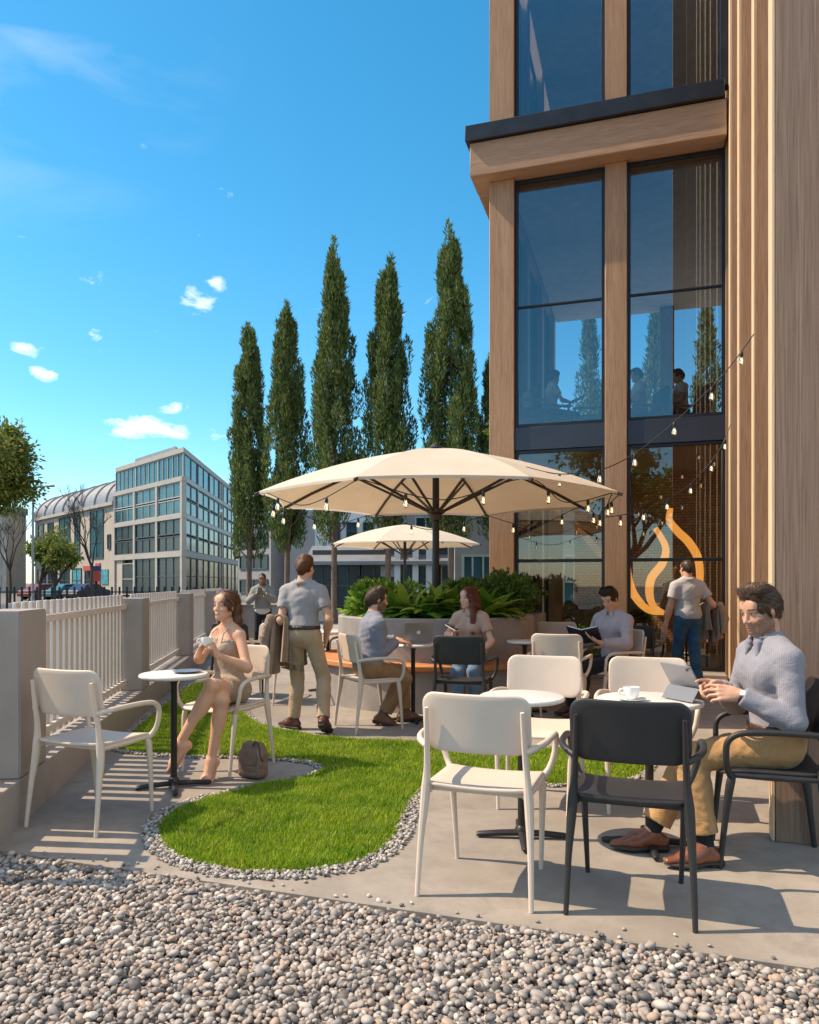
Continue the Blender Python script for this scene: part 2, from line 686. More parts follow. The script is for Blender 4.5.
plain('car_teal', (0.04, 0.13, 0.17), 0.3, spec=0.7)
plain('car_navy', (0.015, 0.02, 0.05), 0.3, spec=0.7)
plain('tyre', (0.02, 0.02, 0.02), 0.8)
plain('steel_post', (0.25, 0.25, 0.25), 0.5, metal=0.4)

# people
def m_skin(name):
    t = NT(name)
    a = t.n('ShaderNodeAttribute')
    a.attribute_name = 'Col'
    co = t.coord()
    n = t.noise(co, 60, 4)
    col = t.mix(t.ramp(n, [(0.3, 0.0), (0.7, 0.18)]), a.outputs['Color'], t.mix(1.0, a.outputs['Color'], (0.9, 0.72, 0.65), 'MULTIPLY'))
    nm = t.bump(t.noise(co, 400, 2), 0.06, 0.001)
    b = t.n('ShaderNodeBsdfPrincipled')
    t.l(col, b.inputs['Base Color'])
    t.l(nm, b.inputs['Normal'])
    b.inputs['Roughness'].default_value = 0.48
    b.inputs['Specular IOR Level'].default_value = 0.4
    b.inputs['Subsurface Weight'].default_value = 0.12
    b.inputs['Subsurface Radius'].default_value = (0.012, 0.005, 0.003)
    return t.end(b.outputs[0])


m_skin('skin')


def cloth(name, c, var=0.1, stripes=None, weave=700, rough=0.85):
    t = NT(name)
    co = t.coord()
    n = t.noise(co, 9, 5, 0.6)
    col = t.mix(t.ramp(n, [(0.3, 0.0), (0.7, 1.0)]), tuple(x * (1 - var) for x in c), tuple(min(1, x * (1 + var)) for x in c))
    if stripes:
        sc, c2, rot = stripes
        wv = t.n('ShaderNodeTexWave', wave_type='BANDS', bands_direction='X')
        wv.inputs['Scale'].default_value = sc
        wv.inputs['Distortion'].default_value = 0.0
        wv.inputs['Detail'].default_value = 1.0
        wv.inputs['Detail Scale'].default_value = 1.5
        cr = t.coord(rot=rot)
        t.l(cr, wv.inputs['Vector'])
        col = t.mix(t.ramp(wv.outputs['Fac'], [(0.6, 0.0), (0.75, 0.6)]), col, c2)
    big = t.noise(co, 34, 5, 0.6, 1.4)
    fine = t.noise(co, weave, 2)
    nm = t.bump(t.math('ADD', t.math('ABSOLUTE', t.math('SUBTRACT', big, 0.5)), t.math('MULTIPLY', fine, 0.05)), 0.55, 0.012)
    b = t.bsdf(col, rough, 0, 0.2, nm, Sheen_Weight=0.15)
    return t.end(b)


cloth('shirt_stripe', (0.285, 0.272, 0.305), 0.05, stripes=(44, (0.195, 0.19, 0.235), (0, 0, R(20))))
cloth('chino_tan', (0.43, 0.245, 0.105), 0.1)
cloth('chino_beige', (0.46, 0.315, 0.205), 0.08)
cloth('chino_brown', (0.32, 0.185, 0.09), 0.1)
cloth('collar_blue', (0.235, 0.23, 0.275), 0.05)
cloth('tee_grey', (0.33, 0.305, 0.315), 0.06)
cloth('tee_white', (0.46, 0.445, 0.45), 0.05)
cloth('jeans', (0.04, 0.11, 0.19), 0.3)
cloth('jeans_light', (0.13, 0.20, 0.30), 0.25)
cloth('shirt_blue', (0.235, 0.24, 0.30), 0.08)
cloth('sweater_grey', (0.26, 0.25, 0.22), 0.1)
cloth('top_pink', (0.50, 0.33, 0.25), 0.08)
cloth('shirt_lilac', (0.40, 0.33, 0.345), 0.08)
cloth('black_cloth', (0.018, 0.018, 0.022), 0.2)
cloth('white_cloth', (0.62, 0.58, 0.54), 0.06)
cloth('jacket_taupe', (0.32, 0.22, 0.16), 0.12)
cloth('jacket_lining', (0.05, 0.05, 0.065), 0.1)


def m_dress():
    t = NT('dress_fabric')
    co = t.coord()
    v = t.noise(co, 160, 3, 0.7)
    col = t.ramp(v, [(0.35, (0.27, 0.20, 0.14)), (0.5, (0.40, 0.31, 0.23)), (0.66, (0.50, 0.42, 0.33))])
    nm = t.bump(t.math('ADD', t.noise(co, 22, 3, 0.5, 0.8), t.math('MULTIPLY', v, 0.15)), 0.3, 0.008)
    return t.end(t.bsdf(col, 0.9, 0, 0.15, nm))


m_dress()
plain('shoe_leather', (0.20, 0.065, 0.03), 0.3, var=0.25, scale=14, spec=0.5)
plain('boot_leather', (0.17, 0.075, 0.035), 0.5, var=0.2, scale=14)
plain('shoe_dark', (0.09, 0.03, 0.022), 0.45, var=0.2, scale=14)
plain('sole', (0.035, 0.025, 0.02), 0.7)
plain('sock', (0.012, 0.012, 0.014), 0.9)
plain('belt', (0.06, 0.03, 0.02), 0.45)
plain('watch_face', (0.85, 0.83, 0.80), 0.2)


def m_hair(name, a, b):
    t = NT(name)
    co = t.coord((90, 90, 14))
    n = t.noise(co, 1.0, 5, 0.6, 0.8)
    ge = t.n('ShaderNodeNewGeometry')
    n = t.math('ADD', t.math('MULTIPLY', n, 0.45), t.math('MULTIPLY', ge.outputs['Random Per Island'], 0.55))
    col = t.ramp(n, [(0.2, a), (0.8, b)])
    nm = None
    return t.end(t.bsdf(col, 0.45, 0, 0.35, nm))


m_hair('hair_brown', (0.022, 0.011, 0.007), (0.14, 0.072, 0.04))
m_hair('hair_dark', (0.012, 0.008, 0.006), (0.04, 0.024, 0.016))
m_hair('hair_auburn', (0.05, 0.018, 0.009), (0.24, 0.095, 0.04))
m_hair('hair_red', (0.05, 0.012, 0.007), (0.22, 0.055, 0.025))
m_hair('hair_crop', (0.05, 0.028, 0.018), (0.11, 0.065, 0.045))

plain('nude_leather', (0.52, 0.28, 0.19), 0.4, var=0.05)
plain('fin_edge_lit_tone', (0.72, 0.52, 0.32), 0.5, var=0.1, stretch=(20, 20, 1))  # paler wood tone: bright light on the edges put into the colour
# ---------------------------------------------------------------- camera, light, sky
cam = bpy.data.cameras.new('camera')
cam.sensor_fit = 'AUTO'
cam.sensor_width = 36.0
cam.lens = FOC / 1024.0 * 36.0
cam.shift_y = (HYP - 512.0) / 1024.0
cam.clip_start = 0.05
cam.clip_end = 4000
co_ = bpy.data.objects.new('camera', cam)
COL.objects.link(co_)
co_.location = (0, 0, EYE)
co_.rotation_euler = (R(90), 0, 0)
SC.camera = co_

SUN_AZ = Vector((-0.99, 0.10, 0)).normalized()      # where the sun stands, on plan
SUN_EL = R(50)
sd = Vector((SUN_AZ.x * math.cos(SUN_EL), SUN_AZ.y * math.cos(SUN_EL), math.sin(SUN_EL)))
sl = bpy.data.lights.new('sun', 'SUN')
sl.energy = 4.9
sl.angle = R(0.5)
sl.color = (1.0, 0.80, 0.57)
so = bpy.data.objects.new('sun', sl)
COL.objects.link(so)
so.rotation_euler = sd.to_track_quat('Z', 'Y').to_euler()
so.location = (-20, 5, 25)

w = bpy.data.worlds.new('World')
SC.world = w
w.use_nodes = True
nt = w.node_tree
nt.nodes.clear()


def wn(typ, **kw):
    nd = nt.nodes.new(typ)
    for k, v in kw.items():
        setattr(nd, k, v)
    return nd


wl = nt.links.new
wo = wn('ShaderNodeOutputWorld')
bg = wn('ShaderNodeBackground')
bg.inputs[1].default_value = 0.15
sky = wn('ShaderNodeTexSky', sky_type='NISHITA')
sky.sun_disc = False
sky.sun_elevation = SUN_EL
sky.sun_rotation = math.atan2(SUN_AZ.x, SUN_AZ.y)
sky.altitude = 200
sky.air_density = 1.0
sky.dust_density = 0.25
sky.ozone_density = 2.5
hs = wn('ShaderNodeHueSaturation')
hs.inputs['Hue'].default_value = 0.480
hs.inputs['Saturation'].default_value = 1.34
hs.inputs['Value'].default_value = 1.12
wl(sky.outputs[0], hs.inputs['Color'])
# fair-weather clouds: soft noise banks; the wide unseen ones are added for fill light
geo = wn('ShaderNodeTexCoord')


def wmath(op, a, b=0.0, clamp=False):
    nd = wn('ShaderNodeMath', operation=op, use_clamp=clamp)
    for i, v in enumerate((a, b)):
        if hasattr(v, 'is_linked'):
            wl(v, nd.inputs[i])
        else:
            nd.inputs[i].default_value = v
    return nd.outputs[0]


mp = wn('ShaderNodeMapping')
mp.inputs['Scale'].default_value = (26, 26, 60)
wl(geo.outputs['Generated'], mp.inputs[0])
nz = wn('ShaderNodeTexNoise')
nz.inputs['Scale'].default_value = 1.0
nz.inputs['Detail'].default_value = 7
nz.inputs['Roughness'].default_value = 0.58
nz.inputs['Distortion'].default_value = 0.4
wl(mp.outputs[0], nz.inputs['Vector'])
sep = wn('ShaderNodeSeparateXYZ')
wl(geo.outputs['Generated'], sep.inputs[0])
total = None
# azimuth from +y in degrees, elevation, half-widths, density
for (az, el, wa, we, dn) in ((-19.4, 11.0, 4.6, 1.1, 1.0), (-17.5, 12.4, 1.6, 0.7, 0.75), (-15.8, 20.0, 1.8, 1.2, 0.75), (-14.6, 21.1, 1.2, 0.8, 0.7), (-27.2, 15.5, 1.6, 0.7, 0.8),
                              (-26.0, 14.0, 1.3, 0.7, 0.85), (-23.0, 17.0, 1.0, 0.55, 0.7), (-29.0, 14.9, 2.2, 0.6, 0.35), (-22.0, 9.8, 1.8, 0.55, 0.4), (-21.5, 20.8, 6, 1.4, 0.2),
                              (-14.2, 10.8, 3.0, 0.7, 0.35), (-26.5, 33.0, 9.0, 3.0, 0.0), (60, 24, 24, 14, 1.1), (105, 35, 40, 26, 1.3), (150, 34, 26, 24, 1.3), (255, 34, 30, 26, 1.3), (200, 70, 50, 16, 1.2), (292, 26, 24, 16, 1.1), (130, 62, 50, 20, 1.2)):  # widest banks lie out of view, added as neutral fill
    if dn == 0:
        continue
    d0 = Vector((math.sin(R(az)) * math.cos(R(el)), math.cos(R(az)) * math.cos(R(el)), math.sin(R(el))))
    rr = Vector((math.cos(R(az)), -math.sin(R(az)), 0))
    uu = rr.cross(d0).normalized()
    if uu.z < 0:
        uu = -uu
    def dotn(v):
        nd = wn('ShaderNodeVectorMath', operation='DOT_PRODUCT')
        wl(geo.outputs['Generated'], nd.inputs[0])
        nd.inputs[1].default_value = v
        return nd.outputs['Value']
    a = wmath('DIVIDE', dotn(rr), math.sin(R(wa)))
    b = wmath('DIVIDE', dotn(uu), math.sin(R(we)))
    c = dotn(d0)
    q = wmath('ADD', wmath('MULTIPLY', a, a), wmath('MULTIPLY', b, b))
    m = wmath('SUBTRACT', 1.0, q, True)
    m = wmath('MULTIPLY', m, wmath('GREATER_THAN', c, 0.0))
    m = wmath('MULTIPLY', m, dn)
    total = m if total is None else wmath('MAXIMUM', total, m)
rampn = wn('ShaderNodeValToRGB')
rampn.color_ramp.elements[0].position = 0.0
rampn.color_ramp.elements[1].position = 0.46
wl(wmath('SUBTRACT', wmath('ADD', nz.outputs['Fac'], wmath('MULTIPLY', total, 0.42)), 0.70, True), rampn.inputs[0])
# thin high streak of cirrus in the upper left
mp2 = wn('ShaderNodeMapping')
mp2.inputs['Scale'].default_value = (2.2, 2.2, 9)
mp2.inputs['Rotation'].default_value = (0, R(-38), 0)
wl(geo.outputs['Generated'], mp2.inputs[0])
nz2 = wn('ShaderNodeTexNoise')
nz2.inputs['Detail'].default_value = 6
nz2.inputs['Scale'].default_value = 1.6
nz2.inputs['Distortion'].default_value = 0.6
wl(mp2.outputs[0], nz2.inputs['Vector'])
r2 = wn('ShaderNodeValToRGB')
r2.color_ramp.elements[0].position = 0.50
r2.color_ramp.elements[1].position = 0.82
r2.color_ramp.elements[1].color = (0.16, 0.16, 0.16, 1)
wl(nz2.outputs['Fac'], r2.inputs[0])
dst = wn('ShaderNodeVectorMath', operation='DOT_PRODUCT')
wl(geo.outputs['Generated'], dst.inputs[0])
dst.inputs[1].default_value = (-0.40, 0.70, 0.59)
fac = wmath('MAXIMUM', rampn.outputs[0], wmath('MULTIPLY', r2.outputs[0], wmath('MULTIPLY', wmath('SUBTRACT', dst.outputs['Value'], 0.967), 40.0, True)))
mixc = wn('ShaderNodeMix', data_type='RGBA')
mixc.inputs[7].default_value = (11.0, 10.2, 9.2, 1)
wl(fac, mixc.inputs[0])
wl(hs.outputs[0], mixc.inputs[6])
wl(mixc.outputs[2], bg.inputs[0])
wl(bg.outputs[0], wo.inputs[0])

SC.render.engine = 'CYCLES'
SC.view_settings.view_transform = 'Standard'
SC.view_settings.look = 'None'
SC.view_settings.exposure = 0.42
SC.view_settings.gamma = 1.0
SC.cycles.use_denoising = True
SC.cycles.denoiser = 'OPENIMAGEDENOISE'
SC.cycles.max_bounces = 8
SC.cycles.transparent_max_bounces = 16
SC.cycles.diffuse_bounces = 4
SC.cycles.glossy_bounces = 4
SC.cycles.caustics_reflective = False
SC.cycles.caustics_refractive = False
SC.cycles.sample_clamp_indirect = 6.0

# ---------------------------------------------------------------- ground
mb = MB()
mb.add([(-1500, -300, -0.2), (1500, -300, -0.2), (1500, 3000, -0.2), (-1500, 3000, -0.2)], [(0, 1, 2, 3)])
tag(mb.build('ground', MAT['far_ground'], smooth=False), kind='structure')
mb = MB()
mb.add([(-90, 26, -0.16), (60, 26, -0.16), (60, 40, -0.16), (-90, 62, -0.16)], [(0, 1, 2, 3)])
tag(mb.build('road', MAT['asphalt'], smooth=False), kind='structure')
mb = MB()
mb.prism([(-30, -3), (30, -3), (30, 25.6), (-30, 25.6)], -0.19, -0.07)
tag(mb.build('plaza', MAT['plaza_paving'], smooth=False, bevel=0.01), kind='structure')


def wallx(d, off=0.0):
    return -1.51 - 0.1587 * d + off


def gravel_edge(x):
    return 3.79 - 0.331 * (x + 2.07)


PATIO = [(wallx(4.0, -0.1), gravel_edge(wallx(4.0, -0.1))), (9.0, gravel_edge(9.0)), (9.0, 17.0), (wallx(17, -0.1), 17.0)]
mb = MB()
mb.prism(PATIO, -0.18, 0.0)
tag(mb.build('patio', MAT['patio_concrete'], smooth=False, bevel=0.006), kind='structure')
mb = MB()
ge = [(wallx(3.9, -0.05), gravel_edge(wallx(3.9, -0.05)) - 0.003), (6.0, gravel_edge(6.0) - 0.003), (6.0, -2), (wallx(-2, -0.05), -2)]
mb.add([(x, y, -0.035) for x, y in ge], [(0, 1, 2, 3)])
tag(mb.build('gravel_ground', MAT['gravel_bed'], smooth=False), kind='structure')

# ico sphere template for pebbles
bm = bmesh.new()
bmesh.ops.create_icosphere(bm, subdivisions=2, radius=1.0)
ICO_V = np.array([v.co[:] for v in bm.verts], np.float32)
ICO_F = np.array([[v.index for v in f.verts] for f in bm.faces], np.int32)
bm.free()
bm = bmesh.new()
bmesh.ops.create_icosphere(bm, subdivisions=1, radius=1.0)
ICO1_V = np.array([v.co[:] for v in bm.verts], np.float32)
ICO1_F = np.array([[v.index for v in f.verts] for f in bm.faces], np.int32)
bm.free()


def rand_rot(n, tilt):
    a = RNG.uniform(0, 2 * PI, n)
    tx = RNG.normal(0, tilt, n)
    ty = RNG.normal(0, tilt, n)
    ca, sa = np.cos(a), np.sin(a)
    cx, sx = np.cos(tx), np.sin(tx)
    cy, sy = np.cos(ty), np.sin(ty)
    z, o = np.zeros(n), np.ones(n)
    Rz = np.stack([np.stack([ca, -sa, z], 1), np.stack([sa, ca, z], 1), np.stack([z, z, o], 1)], 1)
    Rx = np.stack([np.stack([o, z, z], 1), np.stack([z, cx, -sx], 1), np.stack([z, sx, cx], 1)], 1)
    Ry = np.stack([np.stack([cy, z, sy], 1), np.stack([z, o, z], 1), np.stack([-sy, z, cy], 1)], 1)
    return Rx @ Ry @ Rz


def stones(name, P, rad, mat, tv=ICO_V, tf=ICO_F, flat=(0.55, 0.8), lump=0.16):
    n = len(P)
    S = np.stack([rad * RNG.uniform(0.85, 1.35, n), rad * RNG.uniform(0.7, 1.05, n), rad * RNG.uniform(*flat, n)], 1)
    M = rand_rot(n, 0.35)
    # a lumpy outline for each stone: three random bulge directions
    k = RNG.normal(0, 1, (n, 3, 3))
    k /= np.linalg.norm(k, axis=2, keepdims=True)
    amp = RNG.uniform(-lump, lump, (n, 3, 1))
    dp = np.einsum('nij,vj->niv', k, tv)
    g = 1 + (amp * np.abs(dp) ** 1.5).sum(1)
    V = tv[None] * g[:, :, None] * S[:, None, :]
    V = np.einsum('nij,nvj->nvi', M, V) + P[:, None, :]
    F_ = tf[None] + (np.arange(n) * len(tv))[:, None, None]
    return fast_mesh(name, V.reshape(-1, 3), F_.reshape(-1, 3), mat)


def jgrid(x0, x1, y0, y1, sp, jit=0.45):
    nx, ny = int((x1 - x0) / sp), int((y1 - y0) / sp)
    gx, gy = np.meshgrid(np.arange(nx), np.arange(ny), indexing='ij')
    P = np.stack([x0 + (gx + 0.5 * (gy % 2)) * sp, y0 + gy * sp], -1).reshape(-1, 2)
    return P + RNG.uniform(-jit, jit, P.shape) * sp


pts, rads = [], []
for sp, z, r0, r1 in ((0.0195, -0.017, 0.0088, 0.0135), (0.0245, -0.006, 0.0092, 0.0157), (0.048, 0.004, 0.0092, 0.0175)):
    P = jgrid(-2.35, 2.3, 1.95, 3.95, sp)
    x, y = P[:, 0], P[:, 1]
    e = gravel_edge(x) - y
    ok = (e > 0.012) & (x > -1.51 - 0.1587 * y + 0.015) & (np.abs(x) < y * 0.60 + 0.45)
    P = P[ok]
    e = e[ok]
    rr = RNG.uniform(r0, r1, len(P)) * RNG.choice([0.72, 0.9, 1.0, 1.12, 1.4], len(P), p=[0.18, 0.25, 0.32, 0.19, 0.06])
    und = 0.008 * np.sin(P[:, 0] * 5 + 1.3) * np.sin(P[:, 1] * 6) - 0.012 * np.clip(1 - e / 0.08, 0, 1)
    pts.append(np.column_stack([P, np.full(len(P), z) + und + RNG.uniform(-0.006, 0.006, len(P))]))
    rads.append(rr)
for _ in range(46):
    x_ = RNG.uniform(-1.9, 1.8)
    pts.append(np.array([[x_, gravel_edge(x_) + abs(RNG.normal(0, 0.05)), 0.006]]))
    rads.append(np.array([RNG.uniform(0.006, 0.012)]))
tag(stones('gravel', np.concatenate(pts), np.concatenate(rads), MAT['pebbles']), 'bed of loose rounded grey and tan river pebbles along the foreground', 'gravel', kind='stuff')

# ---------------------------------------------------------------- lawn
LPX = [(115, 749), (132, 734), (152, 717), (176, 697), (196, 684), (226, 684), (240, 704), (258, 724), (330, 739), (420, 744), (520, 749), (612, 753), (650, 764), (622, 783), (566, 786), (486, 783),
       (432, 786), (409, 806), (393, 840), (360, 863), (290, 874), (216, 869), (170, 853), (158, 828), (186, 807), (250, 789), (306, 778), (322, 769), (302, 762), (240, 758), (170, 756)]
LAWN = [tuple(v[:2]) for v in smooth_path([(*gnd(*p), 0) for p in LPX], 6, closed=True)]
cx = np.array(LAWN)
mb = MB()
mb.add([(x, y, 0.005) for x, y in LAWN], [tuple(range(len(LAWN)))])
tag(mb.build('lawn_soil', MAT['soil'], smooth=False), kind='structure')
lo, hi = cx.min(0), cx.max(0)
area = (hi[0] - lo[0]) * (hi[1] - lo[1])
N = int(area * 34000)
P = RNG.uniform(lo, hi, (N, 2))
P = P[in_poly(P, LAWN)]
dd = poly_dist(P, LAWN)
keep = RNG.random(len(P)) < np.clip(1.15 - (P[:, 1] - 4.5) * 0.22, 0.35, 1)
P, dd = P[keep], dd[keep]
n = len(P)
clump = 0.5 + 0.5 * np.sin(P[:, 0] * 9 + 2 * np.sin(P[:, 1] * 7)) * np.sin(P[:, 1] * 11 + 1.5 * np.sin(P[:, 0] * 6))
hgt = RNG.uniform(0.028, 0.052, n) * (0.8 + 0.35 * clump) * np.clip(0.6 + dd / 0.05 * 0.4, 0.6, 1) * np.where(RNG.random(n) < 0.05, 1.35, 1.0)
az = RNG.uniform(0, 2 * PI, n)
ln = RNG.normal(0.35, 0.25, n) * hgt
wd = RNG.uniform(0.0016, 0.0032, n) * (1 + (P[:, 1] > 5.2) * 0.4)
la = az + PI / 2 + RNG.normal(0, 0.5, n)
px_, py_ = np.cos(az) * wd, np.sin(az) * wd
lx, ly = np.cos(la) * ln, np.sin(la) * ln
z0 = np.full(n, 0.004)
V = np.stack([
    np.column_stack([P[:, 0] - px_, P[:, 1] - py_, z0]), np.column_stack([P[:, 0] + px_, P[:, 1] + py_, z0]),
    np.column_stack([P[:, 0] + px_ * 0.8 + lx * 0.35, P[:, 1] + py_ * 0.8 + ly * 0.35, hgt * 0.6]),
    np.column_stack([P[:, 0] - px_ * 0.8 + lx * 0.35, P[:, 1] - py_ * 0.8 + ly * 0.35, hgt * 0.6]),
    np.column_stack([P[:, 0] + lx, P[:, 1] + ly, hgt])], 1).reshape(-1, 3)
b5 = (np.arange(n) * 5)[:, None]
Fq = np.concatenate([b5 + np.array([[0, 1, 2]]), b5 + np.array([[0, 2, 3]]), b5 + np.array([[3, 2, 4]])], 0)
tag(fast_mesh('lawn_grass', V, Fq, MAT['grass_blades'], smooth=False), 'short bright green grass of the winding lawn', 'grass', kind='stuff')

# pebble border
per = np.array(LAWN)
pts, rads = [], []
for i in range(len(per)):
    a, b = per[i], per[(i + 1) % len(per)]
    L = np.linalg.norm(b - a)
    t = (b - a) / max(L, 1e-6)
    nrm = np.array([t[1], -t[0]])
    mid = (a + b) / 2
    if in_poly((mid + nrm * 0.01)[None], LAWN)[0]:
        nrm = -nrm
    far = mid[1] > 5.6
    wdt = 0.095 if mid[1] < 4.75 else 0.06
    k = int(L * wdt * 5200)
    for _ in range(k):
        q = a + t * RNG.uniform(0, L) + nrm * (wdt * RNG.random() ** 1.15 - 0.012)
        pts.append((q[0], q[1], RNG.uniform(0.004, 0.016)))
        rads.append(RNG.uniform(0.007, 0.0135))
pts = np.array(pts)
ok = ~in_poly(pts[:, :2], [tuple(per.mean(0) + (p - per.mean(0)) * 0.985) for p in per]) | (poly_dist(pts[:, :2], LAWN) < 0.02)
tag(stones('border_gravel', pts[ok], np.array(rads)[ok], MAT['pebbles_border'], ICO1_V, ICO1_F), 'narrow band of small pale pebbles edging the lawn', 'gravel', kind='stuff')

# ---------------------------------------------------------------- boundary wall and picket fence
wz = math.atan2(0.1587, 1.0)
wall = thing('boundary_wall', 'low grey rendered boundary wall with tall square piers along the patio', 'wall', (-1.51, 0, 0), wz)
mb = MB()
s0 = 3.45
for s1 in (4.71, 8.16, 11.85, 15.5, 19.2):
    mb.box((-0.145, (s0 + s1) / 2, 0.05), (0.29, s1 - s0 - 0.008, 0.40))
    s0 = s1
mb.build('plinth', MAT['render_grey'], wall, bevel=0.006)
PIERS = [(3.4, 3.45), (4.25, 4.71), (7.77, 8.16), (11.44, 11.85), (15.1, 15.5), (18.8, 19.2)]
for a, b in PIERS[1:]:
    mb = MB()
    mb.box((-0.128, (a + b) / 2, 0.252 + 0.47), (0.25, b - a, 0.94))
    mb.build('pier', MAT['render_grey'], wall, bevel=0.008, seg=2)
FL = ['white picket fence panel nearest the camera, before the first wall pier', 'white picket fence panel behind the empty cream chair at the wall', 'short looking white fence panel between the second and third wall piers',
      'white fence panel just left of the seated woman in the dress', 'farthest white fence panel, behind the seated woman']
for k in range(5):
    a, b = PIERS[k][1], PIERS[k + 1][0]
    t = thing('picket_fence', FL[k], 'fence', (-1.51 - 0.1567 * a, 0.9876 * a, 0.25), wz, 'white picket fence panels between the wall piers')
    L = b - a
    n = round(L / 0.146)
    for i in range(n):
        mb = MB()
        mb.box((-0.20, (i + 0.5) * L / n, 0.50), (0.022, 0.082, 0.96))
        mb.build('picket', MAT['white_fence'], t, bevel=0.003)
    for z in (0.09, 0.855):
        mb = MB()
        mb.box((-0.170, L / 2, z), (0.032, L - 0.004, 0.05))
        mb.build('rail', MAT['white_fence'], t, bevel=0.003)
# ---------------------------------------------------------------- cafe building
BO = Vector((1.24, 11.56, 0))
bld = thing('cafe_building', 'tall timber framed cafe building with large glass windows and dark metal cornice', 'building', BO, GROT)


def bl(x, y, z=0.0):
    """building grid -> world"""
    return BO + GA * x + GB * y + Vector((0, 0, z))


def bpart(name, mat, boxes, bevel=0.006, parent=None, mi=None):
    mb = MB()
    for (x0, x1, y0, y1, z0, z1) in boxes:
        mb.box(((x0 + x1) / 2, (y0 + y1) / 2, (z0 + z1) / 2), (x1 - x0, y1 - y0, z1 - z0))
    return mb.build(name, mat, bld if parent is None else parent, bevel=bevel)


XR = 3.30
TOPZ = 15.0
for (x0, x1) in ((0.0, 0.38), (1.718, 2.03)):
    bpart('column', MAT['wood_facade'], [(x0, x1, -0.05, 0.28, 0, 7.50)], 0.008)
    bpart('column', MAT['wood_facade'], [(x0, x1, -0.05, 0.28, 8.242, TOPZ)], 0.008)
co = bpart('cornice', MAT['wood_facade_flat'], [(-0.25, XR + 0.05, -0.30, 0.30, 7.50, 8.0)], 0.01)
bpart('cornice_cap', MAT['cap_metal'], [(-0.31, XR + 0.02, -0.37, 0.30, 8.003, 8.24)], 0.01, co)
bpart('side_beam', MAT['wood_facade_flat'], [(-0.247, 0.28, 0.303, 6.3, 7.503, 7.997)], 0.01)
bpart('side_cap', MAT['cap_metal'], [(-0.307, 0.28, 0.303, 6.3, 8.0, 8.237)], 0.01)
# side columns along the left side
for y in (1.9, 3.9, 6.0):
    bpart('column', MAT['wood_facade'], [(0.0, 0.3, y, y + 0.3, 0, 7.50)], 0.008)
    bpart('column', MAT['wood_facade'], [(0.0, 0.3, y, y + 0.3, 8.242, TOPZ)], 0.008)
for x in (2.6, 5.2, 7.6):
    bpart('column', MAT['wood_facade'], [(x, x + 0.3, 6.0, 6.3, 3.72, 7.40)], 0.008)
# spandrel and storeys
bpart('spandrel', MAT['spandrel'], [(0.382, 1.716, 0.0, 0.14, 3.37, 3.72)], 0.004)
bpart('spandrel', MAT['spandrel'], [(2.032, XR + 0.06, 0.0, 0.14, 3.37, 3.72)], 0.004)
bpart('floor_slab', [MAT['interior_floor']], [(0.32, 8.0, 0.15, 6.3, 3.40, 3.70)], 0)
bpart('ceiling', MAT['ceiling_dark'], [(0.32, 8.0, 0.305, 6.3, 7.42, 7.75)], 0)
bpart('upper_ceiling', MAT['ceiling_dark'], [(0.32, 8.0, 0.305, 6.3, 11.6, 11.9)], 0)
bpart('upper_floor', MAT['interior_floor'], [(0.32, 8.0, 0.305, 6.3, 7.76, 8.24)], 0)
bpart('ground_floor', MAT['interior_floor'], [(0.02, 8.0, 0.0, 6.3, -0.02, 0.09)], 0)
bpart('back_wall', MAT['brick'], [(1.0, 8.0, 3.2, 3.4, 0.09, 3.39)], 0)
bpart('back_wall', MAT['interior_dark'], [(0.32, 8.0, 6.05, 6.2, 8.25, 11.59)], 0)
bpart('inner_wall', MAT['interior_wall'], [(XR + 0.85, XR + 1.0, 0.3, 3.19, 0.09, 3.39)], 0)
bpart('inner_column', MAT['wood_facade'], [(3.36, 3.54, 0.55, 0.85, 0.092, 3.39)], 0.006)
bpart('inner_column', MAT['wood_facade'], [(0.78, 0.98, 1.0, 1.25, 0.092, 3.39)], 0.006)
bpart('step', MAT['planter_concrete'], [(1.2, XR + 0.05, -0.42, -0.06, 0.0, 0.09)], 0.008)


def window(x0, x1, z0, z1, bars, gl, y=0.06):
    f = 0.045
    mb = MB()
    boxes = [(x0, x0 + f, z0, z1), (x1 - f, x1, z0, z1), (x0 + f, x1 - f, z0, z0 + f), (x0 + f, x1 - f, z1 - f, z1)]
    boxes += [(x0 + f, x1 - f, b - 0.012, b + 0.012) for b in bars]
    for (a, b, c, d) in boxes:
        mb.box(((a + b) / 2, y, (c + d) / 2), (b - a, 0.07, d - c))
    o = mb.build('window', MAT['cap_metal'], bld, bevel=0.003)
    mb = MB()
    mb.box(((x0 + x1) / 2, y, (z0 + z1) / 2), (x1 - x0 - 0.02, 0.010, z1 - z0 - 0.02))
    mb.build('pane', MAT[gl], o, smooth=False)


for (x0, x1) in ((0.385, 1.713), (2.035, XR + 0.06)):
    window(x0, x1, 0.10, 3.365, [1.675, 1.70], 'shop_glass')
    window(x0, x1, 3.725, 7.495, [5.56], 'window_glass')
    window(x0, x1, 8.245, 11.6, [], 'window_glass')
# glazing of the left side and the back on the first floor
def side_window(y0, y1, z0, z1):
    mb = MB()
    f = 0.05
    for (a, b, c, d) in [(y0, y0 + f, z0, z1), (y1 - f, y1, z0, z1), (y0 + f, y1 - f, z0, z0 + f), (y0 + f, y1 - f, z1 - f, z1)]:
        mb.box((0.15, (a + b) / 2, (c + d) / 2), (0.07, b - a, d - c))
    o = mb.build('window', MAT['cap_metal'], bld, bevel=0.003)
    mb = MB()
    mb.box((0.15, (y0 + y1) / 2, (z0 + z1) / 2), (0.01, y1 - y0 - 0.02, z1 - z0 - 0.02))
    mb.build('pane', MAT['shop_glass'], o, smooth=False)


